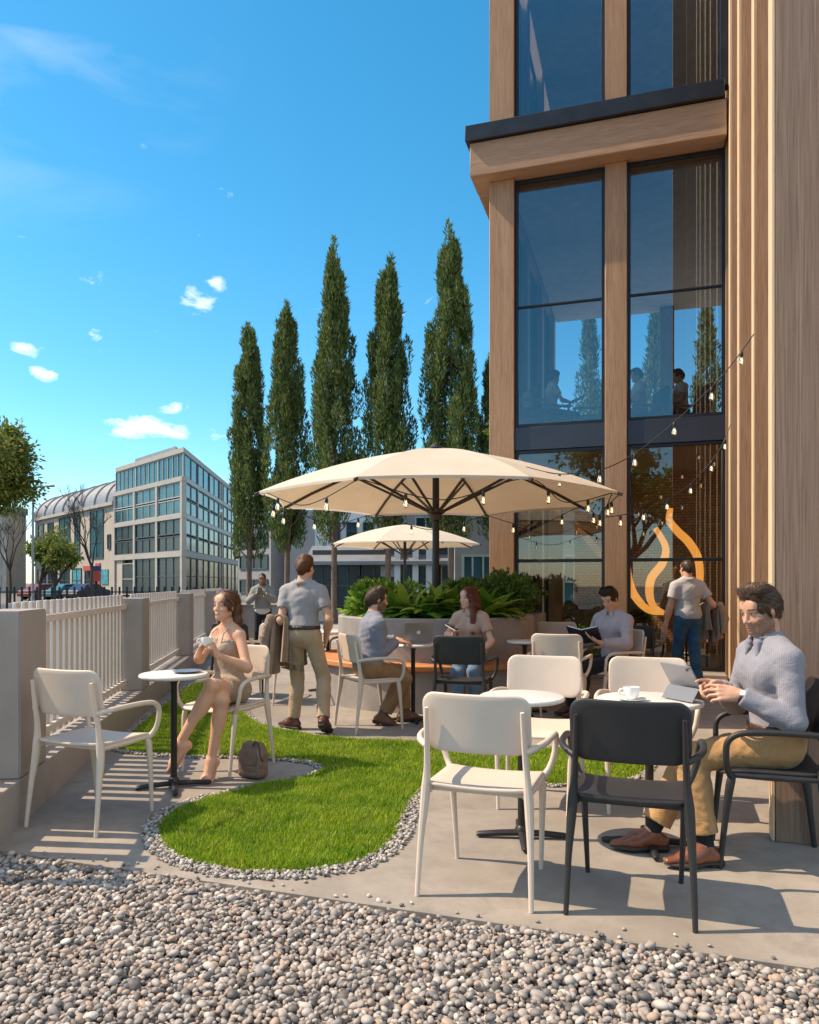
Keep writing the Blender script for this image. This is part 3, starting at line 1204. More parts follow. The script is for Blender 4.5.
for (y0, y1) in ((0.305, 1.895), (2.205, 3.895), (4.205, 5.995)):
    side_window(y0, y1, 0.1, 3.38)
    side_window(y0, y1, 3.72, 7.41)
    side_window(y0, y1, 8.25, 11.59)
# finned side wing that comes forward on the right
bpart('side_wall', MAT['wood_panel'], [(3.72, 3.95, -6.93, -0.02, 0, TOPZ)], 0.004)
for y in (-0.42, -1.42, -2.72, -3.87, -5.2, -6.3):
    fn_ = bpart('fin', MAT['wood_facade'], [(3.395, 3.718, y, y + 0.17, 0, TOPZ)], 0.006)
    bpart('lit_tone_strip', MAT['fin_edge_lit_tone'], [(3.375, 3.3935, y + 0.004, y + 0.166, 0.003, TOPZ)], 0.003, fn_)  # added strip, the lit fin tip painted as lighter wood
bpart('fin', MAT['wood_facade'], [(XR + 0.062, XR + 0.42, -0.012, 0.3, 0, TOPZ)], 0.006)
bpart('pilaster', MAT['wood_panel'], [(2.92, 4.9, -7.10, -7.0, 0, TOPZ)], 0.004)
bpart('pilaster_lit_tone', MAT['fin_edge_lit_tone'], [(2.903, 2.918, -7.098, -7.002, 0.003, TOPZ)], 0.003)  # lit left face of the pilaster, its brightness painted in
bpart('pilaster_return', MAT['wood_facade'], [(3.2, 3.95, -6.997, -6.935, 0, TOPZ)], 0.004)
bpart('corner_frame', MAT['cap_metal'], [(XR - 0.02, XR + 0.09, -0.20, -0.055, 8.242, TOPZ)], 0.004)
bpart('roof', MAT['cap_metal'], [(-0.2, 9.0, -0.2, 6.5, TOPZ + 0.002, TOPZ + 0.3)], 0.02)
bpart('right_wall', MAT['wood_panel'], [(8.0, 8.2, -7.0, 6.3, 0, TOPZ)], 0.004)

# glowing ribbons behind the right-hand shop window
rb = thing('light_sculpture', 'glowing amber ribbon sculpture of wavy bands behind the ground floor glass', 'sculpture', (0, 0, 0))
for pts in ([(671, 508), (670, 520), (678, 531), (690, 543), (699, 560), (700, 585), (693, 606)],
            [(656, 528), (666, 547), (663, 563), (652, 578), (650, 594), (654, 606), (664, 613)],
            [(629, 532), (627, 556), (629, 580), (636, 597), (649, 610), (664, 613)]):
    P = [at(x, y, 11.75) for x, y in pts]
    sp = smooth_path(P, 8)
    mb = MB()
    vs, fs = [], []
    n = len(sp)
    for i, p in enumerate(sp):
        t = (sp[min(i + 1, n - 1)] - sp[max(i - 1, 0)]).normalized()
        sd_ = t.cross(Vector((0, -1, 0))).normalized()
        w_ = 0.034 + 0.026 * math.sin(PI * i / (n - 1))
        for (a, b) in ((-1, 0), (1, 0), (1, 1), (-1, 1)):
            vs.append(p + sd_ * (w_ * a) + Vector((0, 0.05 * b, 0)))
    for i in range(n - 1):
        for k in range(4):
            k2 = (k + 1) % 4
            fs.append((i * 4 + k, (i + 1) * 4 + k, (i + 1) * 4 + k2, i * 4 + k2))
    fs += [(3, 2, 1, 0), tuple((n - 1) * 4 + k for k in range(4))]
    mb.add(vs, fs)
    mb.build('ribbon', MAT['ribbon_light'], rb)
# stool-like metal stand by the door
st = thing('plant_stand', 'thin black metal stand inside the glass door beside the walking man', 'stand', bl(3.0, 0.32, 0.092), GROT)
for dx in (-0.14, 0.14):
    for dy in (-0.1, 0.1):
        mb = MB()
        mb.bar((dx, dy, 0), (dx, dy, 0.62), 0.02, 0.02)
        mb.build('leg', MAT['iron'], st)
for z in (0.2, 0.62):
    mb = MB()
    mb.box((0, 0, z), (0.32, 0.24, 0.02))
    mb.build('shelf', MAT['iron'], st)
def rebase(root, loc):
    """move an Empty that was built at the world origin to its base, its parts staying put"""
    loc = Vector(loc)
    root.location = loc
    T = Matrix.Translation(-loc)
    for ch in root.children_recursive:
        if ch.data is not None:
            ch.data.transform(T)


# ---------------------------------------------------------------- trees
def leaf_cloud(C, D, ln, wd, twist=None):
    """pointed four-cornered leaves at C (n,3) along D (n,3)"""
    n = len(C)
    D = D / np.linalg.norm(D, axis=1, keepdims=True)
    r = RNG.normal(0, 1, (n, 3))
    S = np.cross(D, r)
    S /= np.linalg.norm(S, axis=1, keepdims=True)
    ln = ln[:, None]
    wd = wd[:, None]
    V = np.stack([C, C + D * ln * 0.45 + S * wd, C + D * ln, C + D * ln * 0.45 - S * wd], 1).reshape(-1, 3)
    F_ = (np.arange(n) * 4)[:, None] + np.array([[0, 1, 2, 3]])
    return V, F_


def cypress(label, px, top, bot, d, halfw, seed, nl=34000, lean=0.0):
    rs = np.random.default_rng(seed)
    base = at(px, 600, d)
    x0, y0 = base.x, base.y
    ztop = EYE + (HYP - top) * d / FOC
    zbot = EYE + (HYP - bot) * d / FOC
    Rm = halfw * d / FOC
    t = thing('cypress_tree', label, 'tree', (x0, y0, -0.08), 0, 'row of tall slim cypress trees beyond the patio')
    mb = MB()
    zt = zbot + 0.75 * (ztop - zbot) + 0.08
    mb.tube([(0, 0, 0), (0.01, 0, 0.35), (0, 0.01, zbot * 0.6), (0.02, 0, zbot + 0.6), (0, 0, zt)], [0.17, 0.12, 0.105, 0.10, 0.02], 10)
    for k in range(9):
        q = rs.uniform(0, 2 * PI)
        zb = zbot - 0.1 + rs.uniform(0, 1.2)
        e = Vector((math.cos(q), math.sin(q), 0)) * Rm * 0.75
        mb.tube([(0, 0, zb), (e.x * 0.5, e.y * 0.5, zb + 0.35), (e.x, e.y, zb + 1.1)], [0.035, 0.025, 0.008], 5)
    mb.build('trunk', MAT['bark'], t)
    Hc = ztop - zbot

    def prof(s):  # s 0..1 from the bottom
        return np.interp(s, [0, 0.05, 0.16, 0.30, 0.45, 0.6, 0.75, 0.88, 0.96, 1.0], [0.55, 0.80, 0.97, 1.0, 0.92, 0.74, 0.50, 0.27, 0.12, 0.03])
    # plumes: upright flame-shaped sprays
    NP = 170
    s = rs.random(NP) ** 0.9 * 0.9
    ang = rs.uniform(0, 2 * PI, NP)
    rad = prof(s) * Rm * np.sqrt(rs.uniform(0.1, 1.0, NP)) * rs.uniform(0.72, 0.95, NP)
    pl = rs.uniform(0.10, 0.24, NP) * Hc * (1 - 0.62 * s)
    pr = rs.uniform(0.13, 0.27, NP) * Rm * (1.15 - 0.72 * s)
    # a few spires break the tip and the sides of the crown
    NS = 4
    s[:NS] = rs.uniform(0.45, 0.9, NS)
    rad[:NS] = prof(s[:NS]) * Rm * rs.uniform(0.3, 0.6, NS)
    pl[:NS] = np.minimum(0.22 * Hc, (1.02 - s[:NS]) * Hc * 1.2)
    pr[:NS] = rs.uniform(0.10, 0.16, NS) * Rm
    s[NS:NS + 4], rad[NS:NS + 4], pl[NS:NS + 4], pr[NS:NS + 4] = (0.70, 0.78, 0.84, 0.90), 0.03 * Rm, np.array([0.16, 0.15, 0.15, 0.11]) * Hc, np.array([0.22, 0.17, 0.13, 0.09]) * Rm
    per = nl // NP
    tpar = rs.random((NP, per))
    q = rs.uniform(0, 2 * PI, (NP, per))
    rr = np.sqrt(rs.uniform(0.25, 1.0, (NP, per))) * pr[:, None] * np.sin(PI * np.clip(tpar * 0.93 + 0.07, 0, 1)) ** 0.8
    lx, ly = lean * Hc, 0
    px_ = (np.cos(ang) * rad)[:, None] + np.cos(ang)[:, None] * 0.25 * pr[:, None] * tpar + np.cos(q) * rr
    py_ = (np.sin(ang) * rad)[:, None] + np.sin(ang)[:, None] * 0.25 * pr[:, None] * tpar + np.sin(q) * rr
    pz = (zbot + s * Hc)[:, None] + (tpar - 0.25) * pl[:, None]
    C = np.stack([px_, py_, pz], -1).reshape(-1, 3)
    ss = np.clip((C[:, 2] - zbot) / Hc, 0, 1)
    C[:, 0] += lean * ss * Hc
    ok = (C[:, 2] < ztop + 0.05) & (C[:, 2] > zbot - 0.25)
    outw = np.stack([np.cos(q).ravel(), np.sin(q).ravel(), np.zeros(q.size)], 1)
    D = np.array([0, 0, 1.0]) + outw * rs.uniform(0.1, 0.8, (q.size, 1)) + rs.normal(0, 0.25, (q.size, 3))
    C, D = C[ok], D[ok]
    n = len(C)
    V, F_ = leaf_cloud(C, D, rs.uniform(0.10, 0.25, n), rs.uniform(0.013, 0.030, n))
    V[:, 2] += 0.08
    fast_mesh('crown', V, F_, MAT['cypress_leaf'], t, smooth=False)
    return t


cypress('cypress farthest left in the row, standing beside the glass office block', 249, 320, 556, 29.0, 22, 1)
cypress('second cypress from the left, behind the man in the grey tee shirt', 287, 298, 548, 28.0, 25, 2)
cypress('tall central cypress of the row, third from the left', 334, 242, 540, 27.0, 29, 3, 39000)
cypress('fourth cypress from the left, rising above the small far parasol', 388, 255, 540, 26.5, 28, 4, 38000)
cypress('tallest and nearest cypress, right behind the top of the big parasol', 451, 226, 540, 26.0, 33, 5, 44000)
cypress('slim cypress mostly hidden behind the timber corner column', 492, 352, 540, 26.5, 18, 6, 16000)
cypress('cypress seen only through the upper floor glass on the left', 590, 300, 545, 27.0, 20, 7, 9000)
cypress('cypress seen through the upper floor glass above the seated man', 655, 300, 545, 26.0, 20, 8, 9000)
cypress('cypress seen through the upper floor glass farthest right', 707, 285, 545, 28.0, 20, 9, 9000)


def broad_tree(name, label, x, y, h, rad, zc0, leafm, seed, nleaf=9000, bare=False, barkm='bark_dark', group=None, trunk=0.16, sz=(0.16, 0.34), lop=0.0):
    rs = random.Random(seed)
    rn = np.random.default_rng(seed)
    t = thing(name, label, 'tree', (x, y, -0.16), 0, group)
    mb = MB()
    tips = []

    def grow(p, d, L, r, lev):
        q = p + d * L
        m = (p + q) / 2 + Vector((rs.uniform(-1, 1), rs.uniform(-1, 1), 0)) * L * 0.06
        mb.tube([p, m, q], [r, r * 0.85, r * 0.68], 7 if lev < 2 else 4, caps=False)
        if lev >= 2:
            tips.append((q, L))
        if lev >= (6 if bare else 4):
            return
        for k in range(rs.choice((2, 3, 3)) if lev else 4):
            a = rs.uniform(0, 2 * PI)
            sp = rs.uniform(0.35, 0.75)
            nd = (d + Vector((math.cos(a) * sp, math.sin(a) * sp, rs.uniform(-0.05, 0.3)))).normalized()
            grow(q, nd, L * rs.uniform(0.55, 0.82), r * 0.62, lev + 1)
    grow(Vector((0, 0, 0)), Vector((0.02, 0, 1)), zc0, trunk, 0)
    tr = mb.build('trunk', MAT[barkm], t)
    # fit to height and radius
    zmax = max(q.z for q, _ in tips)
    rmax = sorted(math.hypot(q.x, q.y) for q, _ in tips)[int(len(tips) * 0.92)]
    sz_ = (h - zc0) / max(zmax - zc0, 0.1)
    sr = rad / max(rmax, 0.1)

    def fit(v):
        k = min(max((v.z - zc0 * 0.8) / (0.3 * zc0 + 0.1), 0), 1)
        z = v.z if v.z < zc0 else zc0 + (v.z - zc0) * sz_
        return Vector((v.x * (1 + (sr - 1) * k) + lop * k * rad, v.y * (1 + (sr - 1) * k), z))
    for v in tr.data.vertices:
        v.co = fit(v.co)
    if not bare:
        T = np.array([fit(q)[:] for q, _ in tips])
        idx = rn.integers(0, len(T), nleaf)
        off = rn.normal(0, 1, (nleaf, 3))
        cl = rn.uniform(0.25, 0.6, len(T)) * rad * 0.34
        C = T[idx] + off * cl[idx][:, None] * 0.6
        D = off * 0.6 + rn.normal(0, 0.6, (nleaf, 3)) + np.array([0, 0, -0.2])
        V, F_ = leaf_cloud(C, D, rn.uniform(*sz, nleaf), rn.uniform(0.3, 0.42, nleaf) * sz[0])
        fast_mesh('crown', V, F_, MAT[leafm], t, smooth=False)
    return t


# ---------------------------------------------------------------- planters, plants
PC = Vector((0.32, 9.1, 0))
pl = thing('round_planter', 'round grey concrete planter with an orange wooden bench around it, under the big parasol', 'planter', PC)
mb = MB()
mb.lathe([(1.40, 0.0), (1.40, 0.43), (1.0, 0.43), (1.0, 0.2)], 72)
mb.build('drum', MAT['planter_concrete'], pl, ang=30)
mb = MB()
mb.lathe([(1.16, 0.44), (1.46, 0.44), (1.475, 0.452), (1.475, 0.492), (1.46, 0.505), (1.16, 0.505)], 72)
mb.build('bench_seat', MAT['wood_bench'], pl, ang=40)
mb = MB()
mb.lathe([(1.18, 0.432), (1.18, 0.955), (1.165, 0.97), (1.10, 0.97), (1.085, 0.955), (1.085, 0.86), (0.02, 0.9)], 72)
mb.build('upper_ring', MAT['planter_concrete'], pl, ang=30)
pl2 = thing('square_planter', 'square dark concrete planter box at the foot of the timber corner column', 'planter', (1.43, 10.55, 0), GROT)
mb = MB()
for (c, s) in (((0, -0.42, 0.46), (0.86, 0.06, 0.92)), ((0, 0.42, 0.46), (0.86, 0.06, 0.92)), ((-0.4, 0, 0.46), (0.06, 0.776, 0.92)), ((0.4, 0, 0.46), (0.06, 0.776, 0.92))):
    mb.box(c, s)
mb.build('box_wall', MAT['planter_concrete'], pl2, bevel=0.006)
mb = MB()
mb.box((0, 0, 0.80), (0.736, 0.774, 0.06))
mb.build('soil', MAT['soil'], pl2)


def arch_plant(name, label, loc, n, L, W, mat, group, up=(0.75, 1.4), seed=0):
    """rosette of broad arching leaves"""
    rs = random.Random(seed)
    t = thing(name, label, 'plant', loc, 0, group)
    mb = MB()
    for i in range(n):
        a = rs.uniform(0, 2 * PI)
        e = rs.uniform(*up)
        l = L * rs.uniform(0.7, 1.15)
        w_ = W * rs.uniform(0.75, 1.2)
        p = Vector((rs.uniform(-0.08, 0.08), rs.uniform(-0.08, 0.08), 0))
        d = Vector((math.cos(a) * math.cos(e), math.sin(a) * math.cos(e), math.sin(e)))
        s_ = Vector((-math.sin(a), math.cos(a), 0))
        vs = []
        m = 7
        for k in range(m + 1):
            u = k / m
            ww = w_ * (math.sin(PI * min(u * 0.9 + 0.1, 1)) ** 0.8) * (0.35 if u < 0.15 else 1)
            if k == m:
                ww = 0.002
            nrm = s_.cross(d).normalized()
            vs += [p - s_ * ww + nrm * ww * 0.35, p, p + s_ * ww + nrm * ww * 0.35]
            p = p + d * (l / m)
            d = (d + Vector((0, 0, -0.22 - 0.1 * rs.random()))).normalized()
        fs = []
        for k in range(m):
            for j in range(2):
                fs.append((k * 3 + j, k * 3 + j + 1, k * 3 + j + 4, k * 3 + j + 3))
        mb.add(vs, fs)
    mb.build('leaves', MAT[mat], t, ang=60)
    return t


def bush(name, label, loc, rx, ry, rz, mat, n, lsz, group=None, seed=0, stems=True, cat='shrub'):
    rn = np.random.default_rng(seed)
    t = thing(name, label, cat, loc, 0, group)
    if stems:
        mb = MB()
        for k in range(7):
            q = k * 0.9
            mb.tube([(0.03 * math.cos(q), 0.03 * math.sin(q), 0), (rx * 0.4 * math.cos(q), ry * 0.4 * math.sin(q), rz * 0.8), (rx * 0.6 * math.cos(q), ry * 0.6 * math.sin(q), rz * 1.5)], [0.012, 0.009, 0.004], 5)
        mb.build('stems', MAT['bark_dark'], t)
    k = 26
    cc = rn.normal(0, 1, (k, 3))
    cc /= np.linalg.norm(cc, axis=1, keepdims=True)
    cc *= rn.uniform(0.35, 0.85, (k, 1))
    idx = rn.integers(0, k, n)
    off = rn.normal(0, 1, (n, 3))
    off /= np.linalg.norm(off, axis=1, keepdims=True)
    C = (cc[idx] + off * rn.uniform(0.15, 0.42, (n, 1))) * np.array([rx, ry, rz]) + np.array([0, 0, rz * 0.95])
    ok = C[:, 2] > 0.0
    C, off = C[ok], off[ok]
    D = off + rn.normal(0, 0.5, C.shape) + np.array([0, 0, 0.35])
    V, F_ = leaf_cloud(C, D, rn.uniform(0.8, 1.4, len(C)) * lsz, rn.uniform(0.24, 0.36, len(C)) * lsz)
    fast_mesh('foliage', V, F_, MAT[mat], t, smooth=False)
    return t


def inpl(a, r, z=0.90):
    return PC + Vector((math.cos(R(a)) * r, math.sin(R(a)) * r, z))


for i, (a, r, L, lab) in enumerate([(262, 0.72, 0.52, 'broad-leaved arching plant in the round planter, right of the seated man\'s head'),
                                    (285, 0.62, 0.54, 'largest broad-leaved plant, in front of the parasol pole in the planter'),
                                    (236, 0.70, 0.52, 'broad-leaved plant in the round planter directly behind the seated man'),
                                    (275, 0.25, 0.5, 'broad-leaved plant around the foot of the parasol pole'),
                                    (305, 0.92, 0.52, 'broad-leaved plant in the planter, left of the red-haired woman')]):
    arch_plant('broadleaf_plant', lab, inpl(a, r), 54, L, 0.072, 'shrub_leaf', 'broad-leaved plants in the round planter', seed=20 + i)
bush('leafy_shrub', 'pale green loose shrub at the left end of the round planter', inpl(195, 0.78), 0.34, 0.3, 0.26, 'shrub_leaf', 1500, 0.075, 'small-leaved shrubs in the planters', 31)
bush('leafy_shrub', 'small-leaved shrub at the back left of the round planter', inpl(140, 0.72), 0.36, 0.3, 0.24, 'shrub_leaf', 1300, 0.075, 'small-leaved shrubs in the planters', 32)
bush('leafy_shrub', 'small-leaved shrub at the back right of the round planter', inpl(60, 0.7), 0.36, 0.3, 0.26, 'dark_leaf', 1300, 0.075, 'small-leaved shrubs in the planters', 33)
bush('leafy_shrub', 'dense dark green shrub in the round planter behind the red-haired woman', inpl(-22, 0.8), 0.42, 0.34, 0.30, 'dark_leaf', 3200, 0.055, 'small-leaved shrubs in the planters', 34)
bush('leafy_shrub', 'rounded dark green shrub in the square planter by the timber column', (1.36, 10.5, 0.82), 0.52, 0.45, 0.34, 'dark_leaf', 4200, 0.055, 'small-leaved shrubs in the planters', 35)


def hedge(name, label, p0, p1, wd, h, z0, n, lsz, mat, seed, trough=True):
    rn = np.random.default_rng(seed)
    p0, p1 = Vector(p0), Vector(p1)
    c = (p0 + p1) / 2
    L = (p1 - p0).length
    rz = math.atan2((p1 - p0).y, (p1 - p0).x)
    t = thing(name, label, 'hedge', (c.x, c.y, z0), rz)
    if trough:
        mb = MB()
        mb.box((0, 0, 0.15), (L + 0.04, wd + 0.04, 0.3))
        mb.build('trough', MAT['planter_concrete'], t, bevel=0.008)
        zb = 0.29
    else:
        zb = 0.0
        mb = MB()
        for k in range(int(L / 0.25)):
            mb.tube([(-L / 2 + (k + 0.5) * 0.25, 0, 0), (-L / 2 + (k + 0.5) * 0.25 + 0.02, 0.03, h * 0.8)], [0.012, 0.005], 5)
        mb.build('stems', MAT['bark_dark'], t)
    C = np.column_stack([rn.uniform(-L / 2, L / 2, n), rn.uniform(-wd / 2, wd / 2, n), rn.random(n) ** 0.6 * h])
    top = h * (0.86 + 0.14 * np.sin(C[:, 0] * 7 + seed) * np.sin(C[:, 0] * 17))
    C[:, 2] = C[:, 2] / h * top + zb
    D = rn.normal(0, 0.6, (n, 3)) + np.array([0, -0.2, 0.7])
    V, F_ = leaf_cloud(C, D, rn.uniform(0.8, 1.4, n) * lsz, rn.uniform(0.26, 0.36, n) * lsz)
    fast_mesh('foliage', V, F_, MAT[mat], t, smooth=False)
    return t


hedge('box_hedge', 'low bright green hedge in front of the left shop window', bl(0.50, -0.34), bl(1.75, -0.34), 0.28, 0.42, 0.0, 3600, 0.05, 'shrub_leaf', 3)
hedge('box_hedge', 'dark hedge inside the left shop window, behind the glass', bl(0.8, 1.9), bl(2.4, 1.9), 0.35, 0.75, 0.092, 3000, 0.06, 'dark_leaf', 4)

pw = thing('plaza_planter', 'low grey concrete planter wall behind the man with the phone', 'planter', (-4.6, 19.5, -0.07), R(-8))
mb = MB()
mb.box((0, 0, 0.42), (2.6, 0.5, 0.84))
mb.build('wall', MAT['planter_concrete'], pw, bevel=0.01)
mb = MB()
mb.box((0, 0, 0.86), (2.66, 0.56, 0.036))
mb.build('coping', MAT['render_grey'], pw, bevel=0.008)
# ---------------------------------------------------------------- far trees
broad_tree('street_tree', 'tall leafy yellow-green tree at the left edge of the street', -15.6, 27.5, 6.9, 2.1, 2.4, 'autumn_leaf', 5, 23000, sz=(0.12, 0.24))
broad_tree('street_tree', 'small yellowing tree beside the lamp post in front of the stone shops', -28.6, 58.0, 5.6, 1.9, 1.6, 'autumn_leaf', 8, 2300, sz=(0.22, 0.42))
broad_tree('street_tree', 'low yellowing tree on the far pavement left of the bare tree', -27.0, 57.0, 4.3, 1.5, 1.2, 'autumn_leaf', 9, 1800, sz=(0.22, 0.42))
broad_tree('bare_tree', 'leafless dark tree standing before the stone shops', -22.9, 54.0, 8.6, 2.2, 2.6, None, 13, 0, bare=True, trunk=0.15)
broad_tree('bare_tree', 'thin leafless tree at the far left behind the leafy tree', -30.4, 57.0, 8.0, 2.0, 2.4, None, 17, 0, bare=True, trunk=0.13)
broad_tree('garden_tree', 'round leafy tree behind the cafe seen through the upper glass', 4.4, 24.0, 6.6, 1.6, 2.0, 'autumn_leaf', 21, 5000, sz=(0.14, 0.26))
broad_tree('garden_tree', 'broad leafy tree beside the glass front, standing behind the viewer', -3.6, -9.0, 7.6, 2.6, 2.4, 'autumn_leaf', 22, 7000, sz=(0.16, 0.3), lop=0.1)
# ---------------------------------------------------------------- far town
def px_line(p0, p1, px):
    """point where the line p0-p1 (plan) meets the sight line of column px"""
    k = (px - CXP) / FOC
    dx, dy = p1[0] - p0[0], p1[1] - p0[1]
    t = (k * p0[1] - p0[0]) / (dx - k * dy)
    return t


class Facade:
    """local frame along a facade: u metres from p0 towards p1, w outwards, z up"""

    def __init__(s, p0, p1, root):
        s.p0 = Vector((p0[0], p0[1], 0))
        d = Vector((p1[0] - p0[0], p1[1] - p0[1], 0))
        s.L = d.length
        s.d = d.normalized()
        s.n = Vector((s.d.y, -s.d.x, 0))
        s.rz = math.atan2(s.d.y, s.d.x)
        s.root = root

    def box(s, mb, u0, u1, w0, w1, z0, z1, mi=0):
        c = s.p0 + s.d * ((u0 + u1) / 2) + s.n * ((w0 + w1) / 2)
        mb.box((c.x, c.y, (z0 + z1) / 2), (u1 - u0, w1 - w0, z1 - z0), rz=s.rz, mi=mi)

    def part(s, name, mat, *boxes, parent=None):
        mb = MB()
        for b in boxes:
            s.box(mb, *b)
        return mb.build(name, MAT[mat], parent or s.root, smooth=False)

    def window(s, u0, u1, z0, z1, nx=2, nz=1, gl='far_glass', fr='mullion_pale', w=0.06, fw=0.10):
        mb = MB()
        s.box(mb, u0, u0 + fw, w - 0.1, w + 0.06, z0, z1)
        s.box(mb, u1 - fw, u1, w - 0.1, w + 0.06, z0, z1)
        s.box(mb, u0 + fw, u1 - fw, w - 0.1, w + 0.06, z0, z0 + fw)
        s.box(mb, u0 + fw, u1 - fw, w - 0.1, w + 0.06, z1 - fw, z1)
        for k in range(1, nx):
            u = u0 + (u1 - u0) * k / nx
            s.box(mb, u - 0.04, u + 0.04, w - 0.09, w + 0.05, z0 + fw, z1 - fw)
        for k in range(1, nz):
            z = z0 + (z1 - z0) * k / nz
            s.box(mb, u0 + fw, u1 - fw, w - 0.085, w + 0.045, z - 0.04, z + 0.04)
        o = mb.build('window', MAT[fr], s.root, smooth=False)
        mb = MB()
        s.box(mb, u0 + 0.02, u1 - 0.02, w - 0.08, w - 0.02, z0 + 0.02, z1 - 0.02)
        mb.build('pane', MAT[gl], o, smooth=False)


Z0 = -0.2
# glass corner office block
CORN = (-22.65, 75.0)
LEFT = (-22.65 - 0.664 * 18.2, 75 + 0.748 * 18.2)
RDIR = Vector((-0.083, 1.0, 0)).normalized()
RIGHT = (CORN[0] + RDIR.x * 62, CORN[1] + RDIR.y * 62)
ob = thing('office_block', 'glass and stone corner office block with a flat stepped roof', 'building')
f1 = Facade(LEFT, CORN, ob)
f2 = Facade(CORN, RIGHT, ob)
L1 = f1.L
TOP = 14.4
c0, c1, c2 = Vector((*LEFT, 0)), Vector((*CORN, 0)), Vector((*RIGHT, 0))
def wedge(i):
    """footprint pulled in by i metres"""
    d1, d2 = f1.d, f2.d
    n1, n2 = f1.n, f2.n
    # corner of the two inset lines
    a = c1 - n1 * i
    b_ = c1 - n2 * i
    den = d1.x * d2.y - d1.y * d2.x
    t = ((b_.x - a.x) * d2.y - (b_.y - a.y) * d2.x) / den
    k = a + d1 * t
    return [(c0.x - n1.x * i + d1.x * 0.3, c0.y - n1.y * i + d1.y * 0.3), (k.x, k.y), (c2.x - n2.x * i, c2.y - n2.y * i)]
mb = MB()
mb.prism(wedge(0.55), Z0, TOP - 0.2)
mb.build('core', MAT['interior_dark'], ob, smooth=False)
mb = MB()
mb.prism(wedge(-0.12), TOP, TOP + 0.5)
mb.build('roof_edge', MAT['stone_pale'], ob, smooth=False)
mb = MB()
mb.prism(wedge(2.2), TOP + 0.502, TOP + 1.8)
mb.build('roof_box', MAT['roof_metal'], ob, smooth=False)
# floors: ground 0-4.2, grid 4.2-11.7 in four rows, recessed attic 11.9-14
f1.part('floor_band', 'stone_pale', (0, L1 + 0.25, -0.3, 0.25, 4.0, 4.6))
f1.part('floor_band', 'stone_pale', (0, L1 + 0.25, -0.3, 0.25, 7.85, 8.3))
f1.part('floor_band', 'stone_pale', (0, L1 + 0.25, -0.3, 0.25, 11.55, 12.0))
nb = 3
for k in range(nb + 1):
    u = L1 * k / nb
    f1.part('pillar', 'stone_pale', (max(u - 0.24, 0), min(u + 0.24, L1 + 0.2), -0.28, 0.22, Z0 if k else Z0, 11.55))
for k in range(nb):
    a, b = L1 * k / nb + 0.245, L1 * (k + 1) / nb - 0.245
    f1.window(a, b, 4.6, 6.15, 3, 1, 'far_glass_dark', 'mullion_dark')
    f1.window(a, b, 6.3, 7.85, 3, 1, 'far_glass_dark', 'mullion_dark')
    f1.window(a, b, 8.3, 9.85, 3, 1)
    f1.window(a, b, 10.0, 11.55, 3, 1)
    f1.window(a - 0.225, b + 0.225, 12.0, TOP, 5, 1, w=-0.05)
    if k:
        f1.window(a, b, 0.1, 4.0, 3, 2, 'far_glass_dark', 'mullion_dark')
f1.part('entrance_wall', 'stone_cream', (0.32, 2.2, -0.3, 0.02, Z0, 4.0))
f1.window(2.3, L1 / 3 - 0.32, 0.0, 3.6, 1, 2, 'far_glass_dark', 'stone_cream')
L2 = f2.L
f2 = f2
for z0, z1 in ((4.0, 4.6), (7.85, 8.3), (11.55, 12.0)):
    f2.part('floor_band', 'mullion_pale', (0.26, L2, -0.3, 0.2, z0, z1))
nb = 9
for k in range(nb):
    f2.part('pillar', 'mullion_pale', (L2 * k / nb - 0.05 + (0.32 if k == 0 else 0), L2 * k / nb + (0.32 if k == 0 else 0.25), -0.28, 0.16, Z0, 11.55))
    a, b = L2 * k / nb + 0.3, L2 * (k + 1) / nb - 0.1
    f2.window(a, b, 0.1, 4.0, 2, 2, 'far_glass_dark', 'mullion_dark')
    for z0, z1 in ((4.6, 6.15), (6.3, 7.85), (8.3, 9.85), (10.0, 11.55), (12.0, TOP)):
        f2.window(a, b, z0, z1, 2, 1, 'far_glass', 'mullion_dark')
rebase(ob, (CORN[0], CORN[1], Z0))

# stone wing with the barrel roof
LEND = (-22.65 - 0.664 * 51, 75 + 0.748 * 51)
sb = thing('stone_shop_building', 'cream stone shop building with a curved metal barrel roof', 'building')
f3 = Facade(LEND, (LEFT[0], LEFT[1]), sb)
L3 = f3.L
f3.part('wall', 'stone_cream', (0, L3 - 0.1, -14, -0.02, Z0, 10.6))
f3.part('cornice', 'stone_pale', (0, L3 - 0.1, -0.02, 0.4, 10.6, 11.0))
mb = MB()
n = 12
vs = []
for u in (0, L3 - 0.1):
    for k in range(n + 1):
        q = PI / 2 * k / n
        wv = 0.3 - 5.0 * (1 - math.cos(q))
        zv = 11.0 + 3.6 * math.sin(q)
        p = f3.p0 + f3.d * u + f3.n * wv
        vs.append((p.x, p.y, zv))
    p = f3.p0 + f3.d * u + f3.n * -14
    vs.append((p.x, p.y, 14.6))
    vs.append((p.x, p.y, 11.0))
m = n + 3
fs = [(k, k + 1, m + k + 1, m + k) for k in range(m - 1)] + [tuple(range(m))[::-1], tuple(range(m, 2 * m))]
mb.add(vs, fs)
rf = mb.build('roof', MAT['roof_metal'], sb, ang=30)
for k in range(8):
    u = L3 * (k + 0.5) / 8
    mb = MB()
    pts = []
    for j in range(n + 1):
        q = PI / 2 * j / n
        p = f3.p0 + f3.d * u + f3.n * (0.36 - 5.0 * (1 - math.cos(q)))
        pts.append((p.x, p.y, 11.05 + 3.6 * math.sin(q)))
    mb.tube(pts, 0.12, 6)
    mb.build('roof_rib', MAT['stone_grey'], rf)
for (a, b) in ((0.36, 0.50), (0.56, 0.62), (0.74, 0.88)):
    f3.window(L3 * a, L3 * b, 4.4, 10.4, 2, 3, 'far_glass', 'mullion_dark')
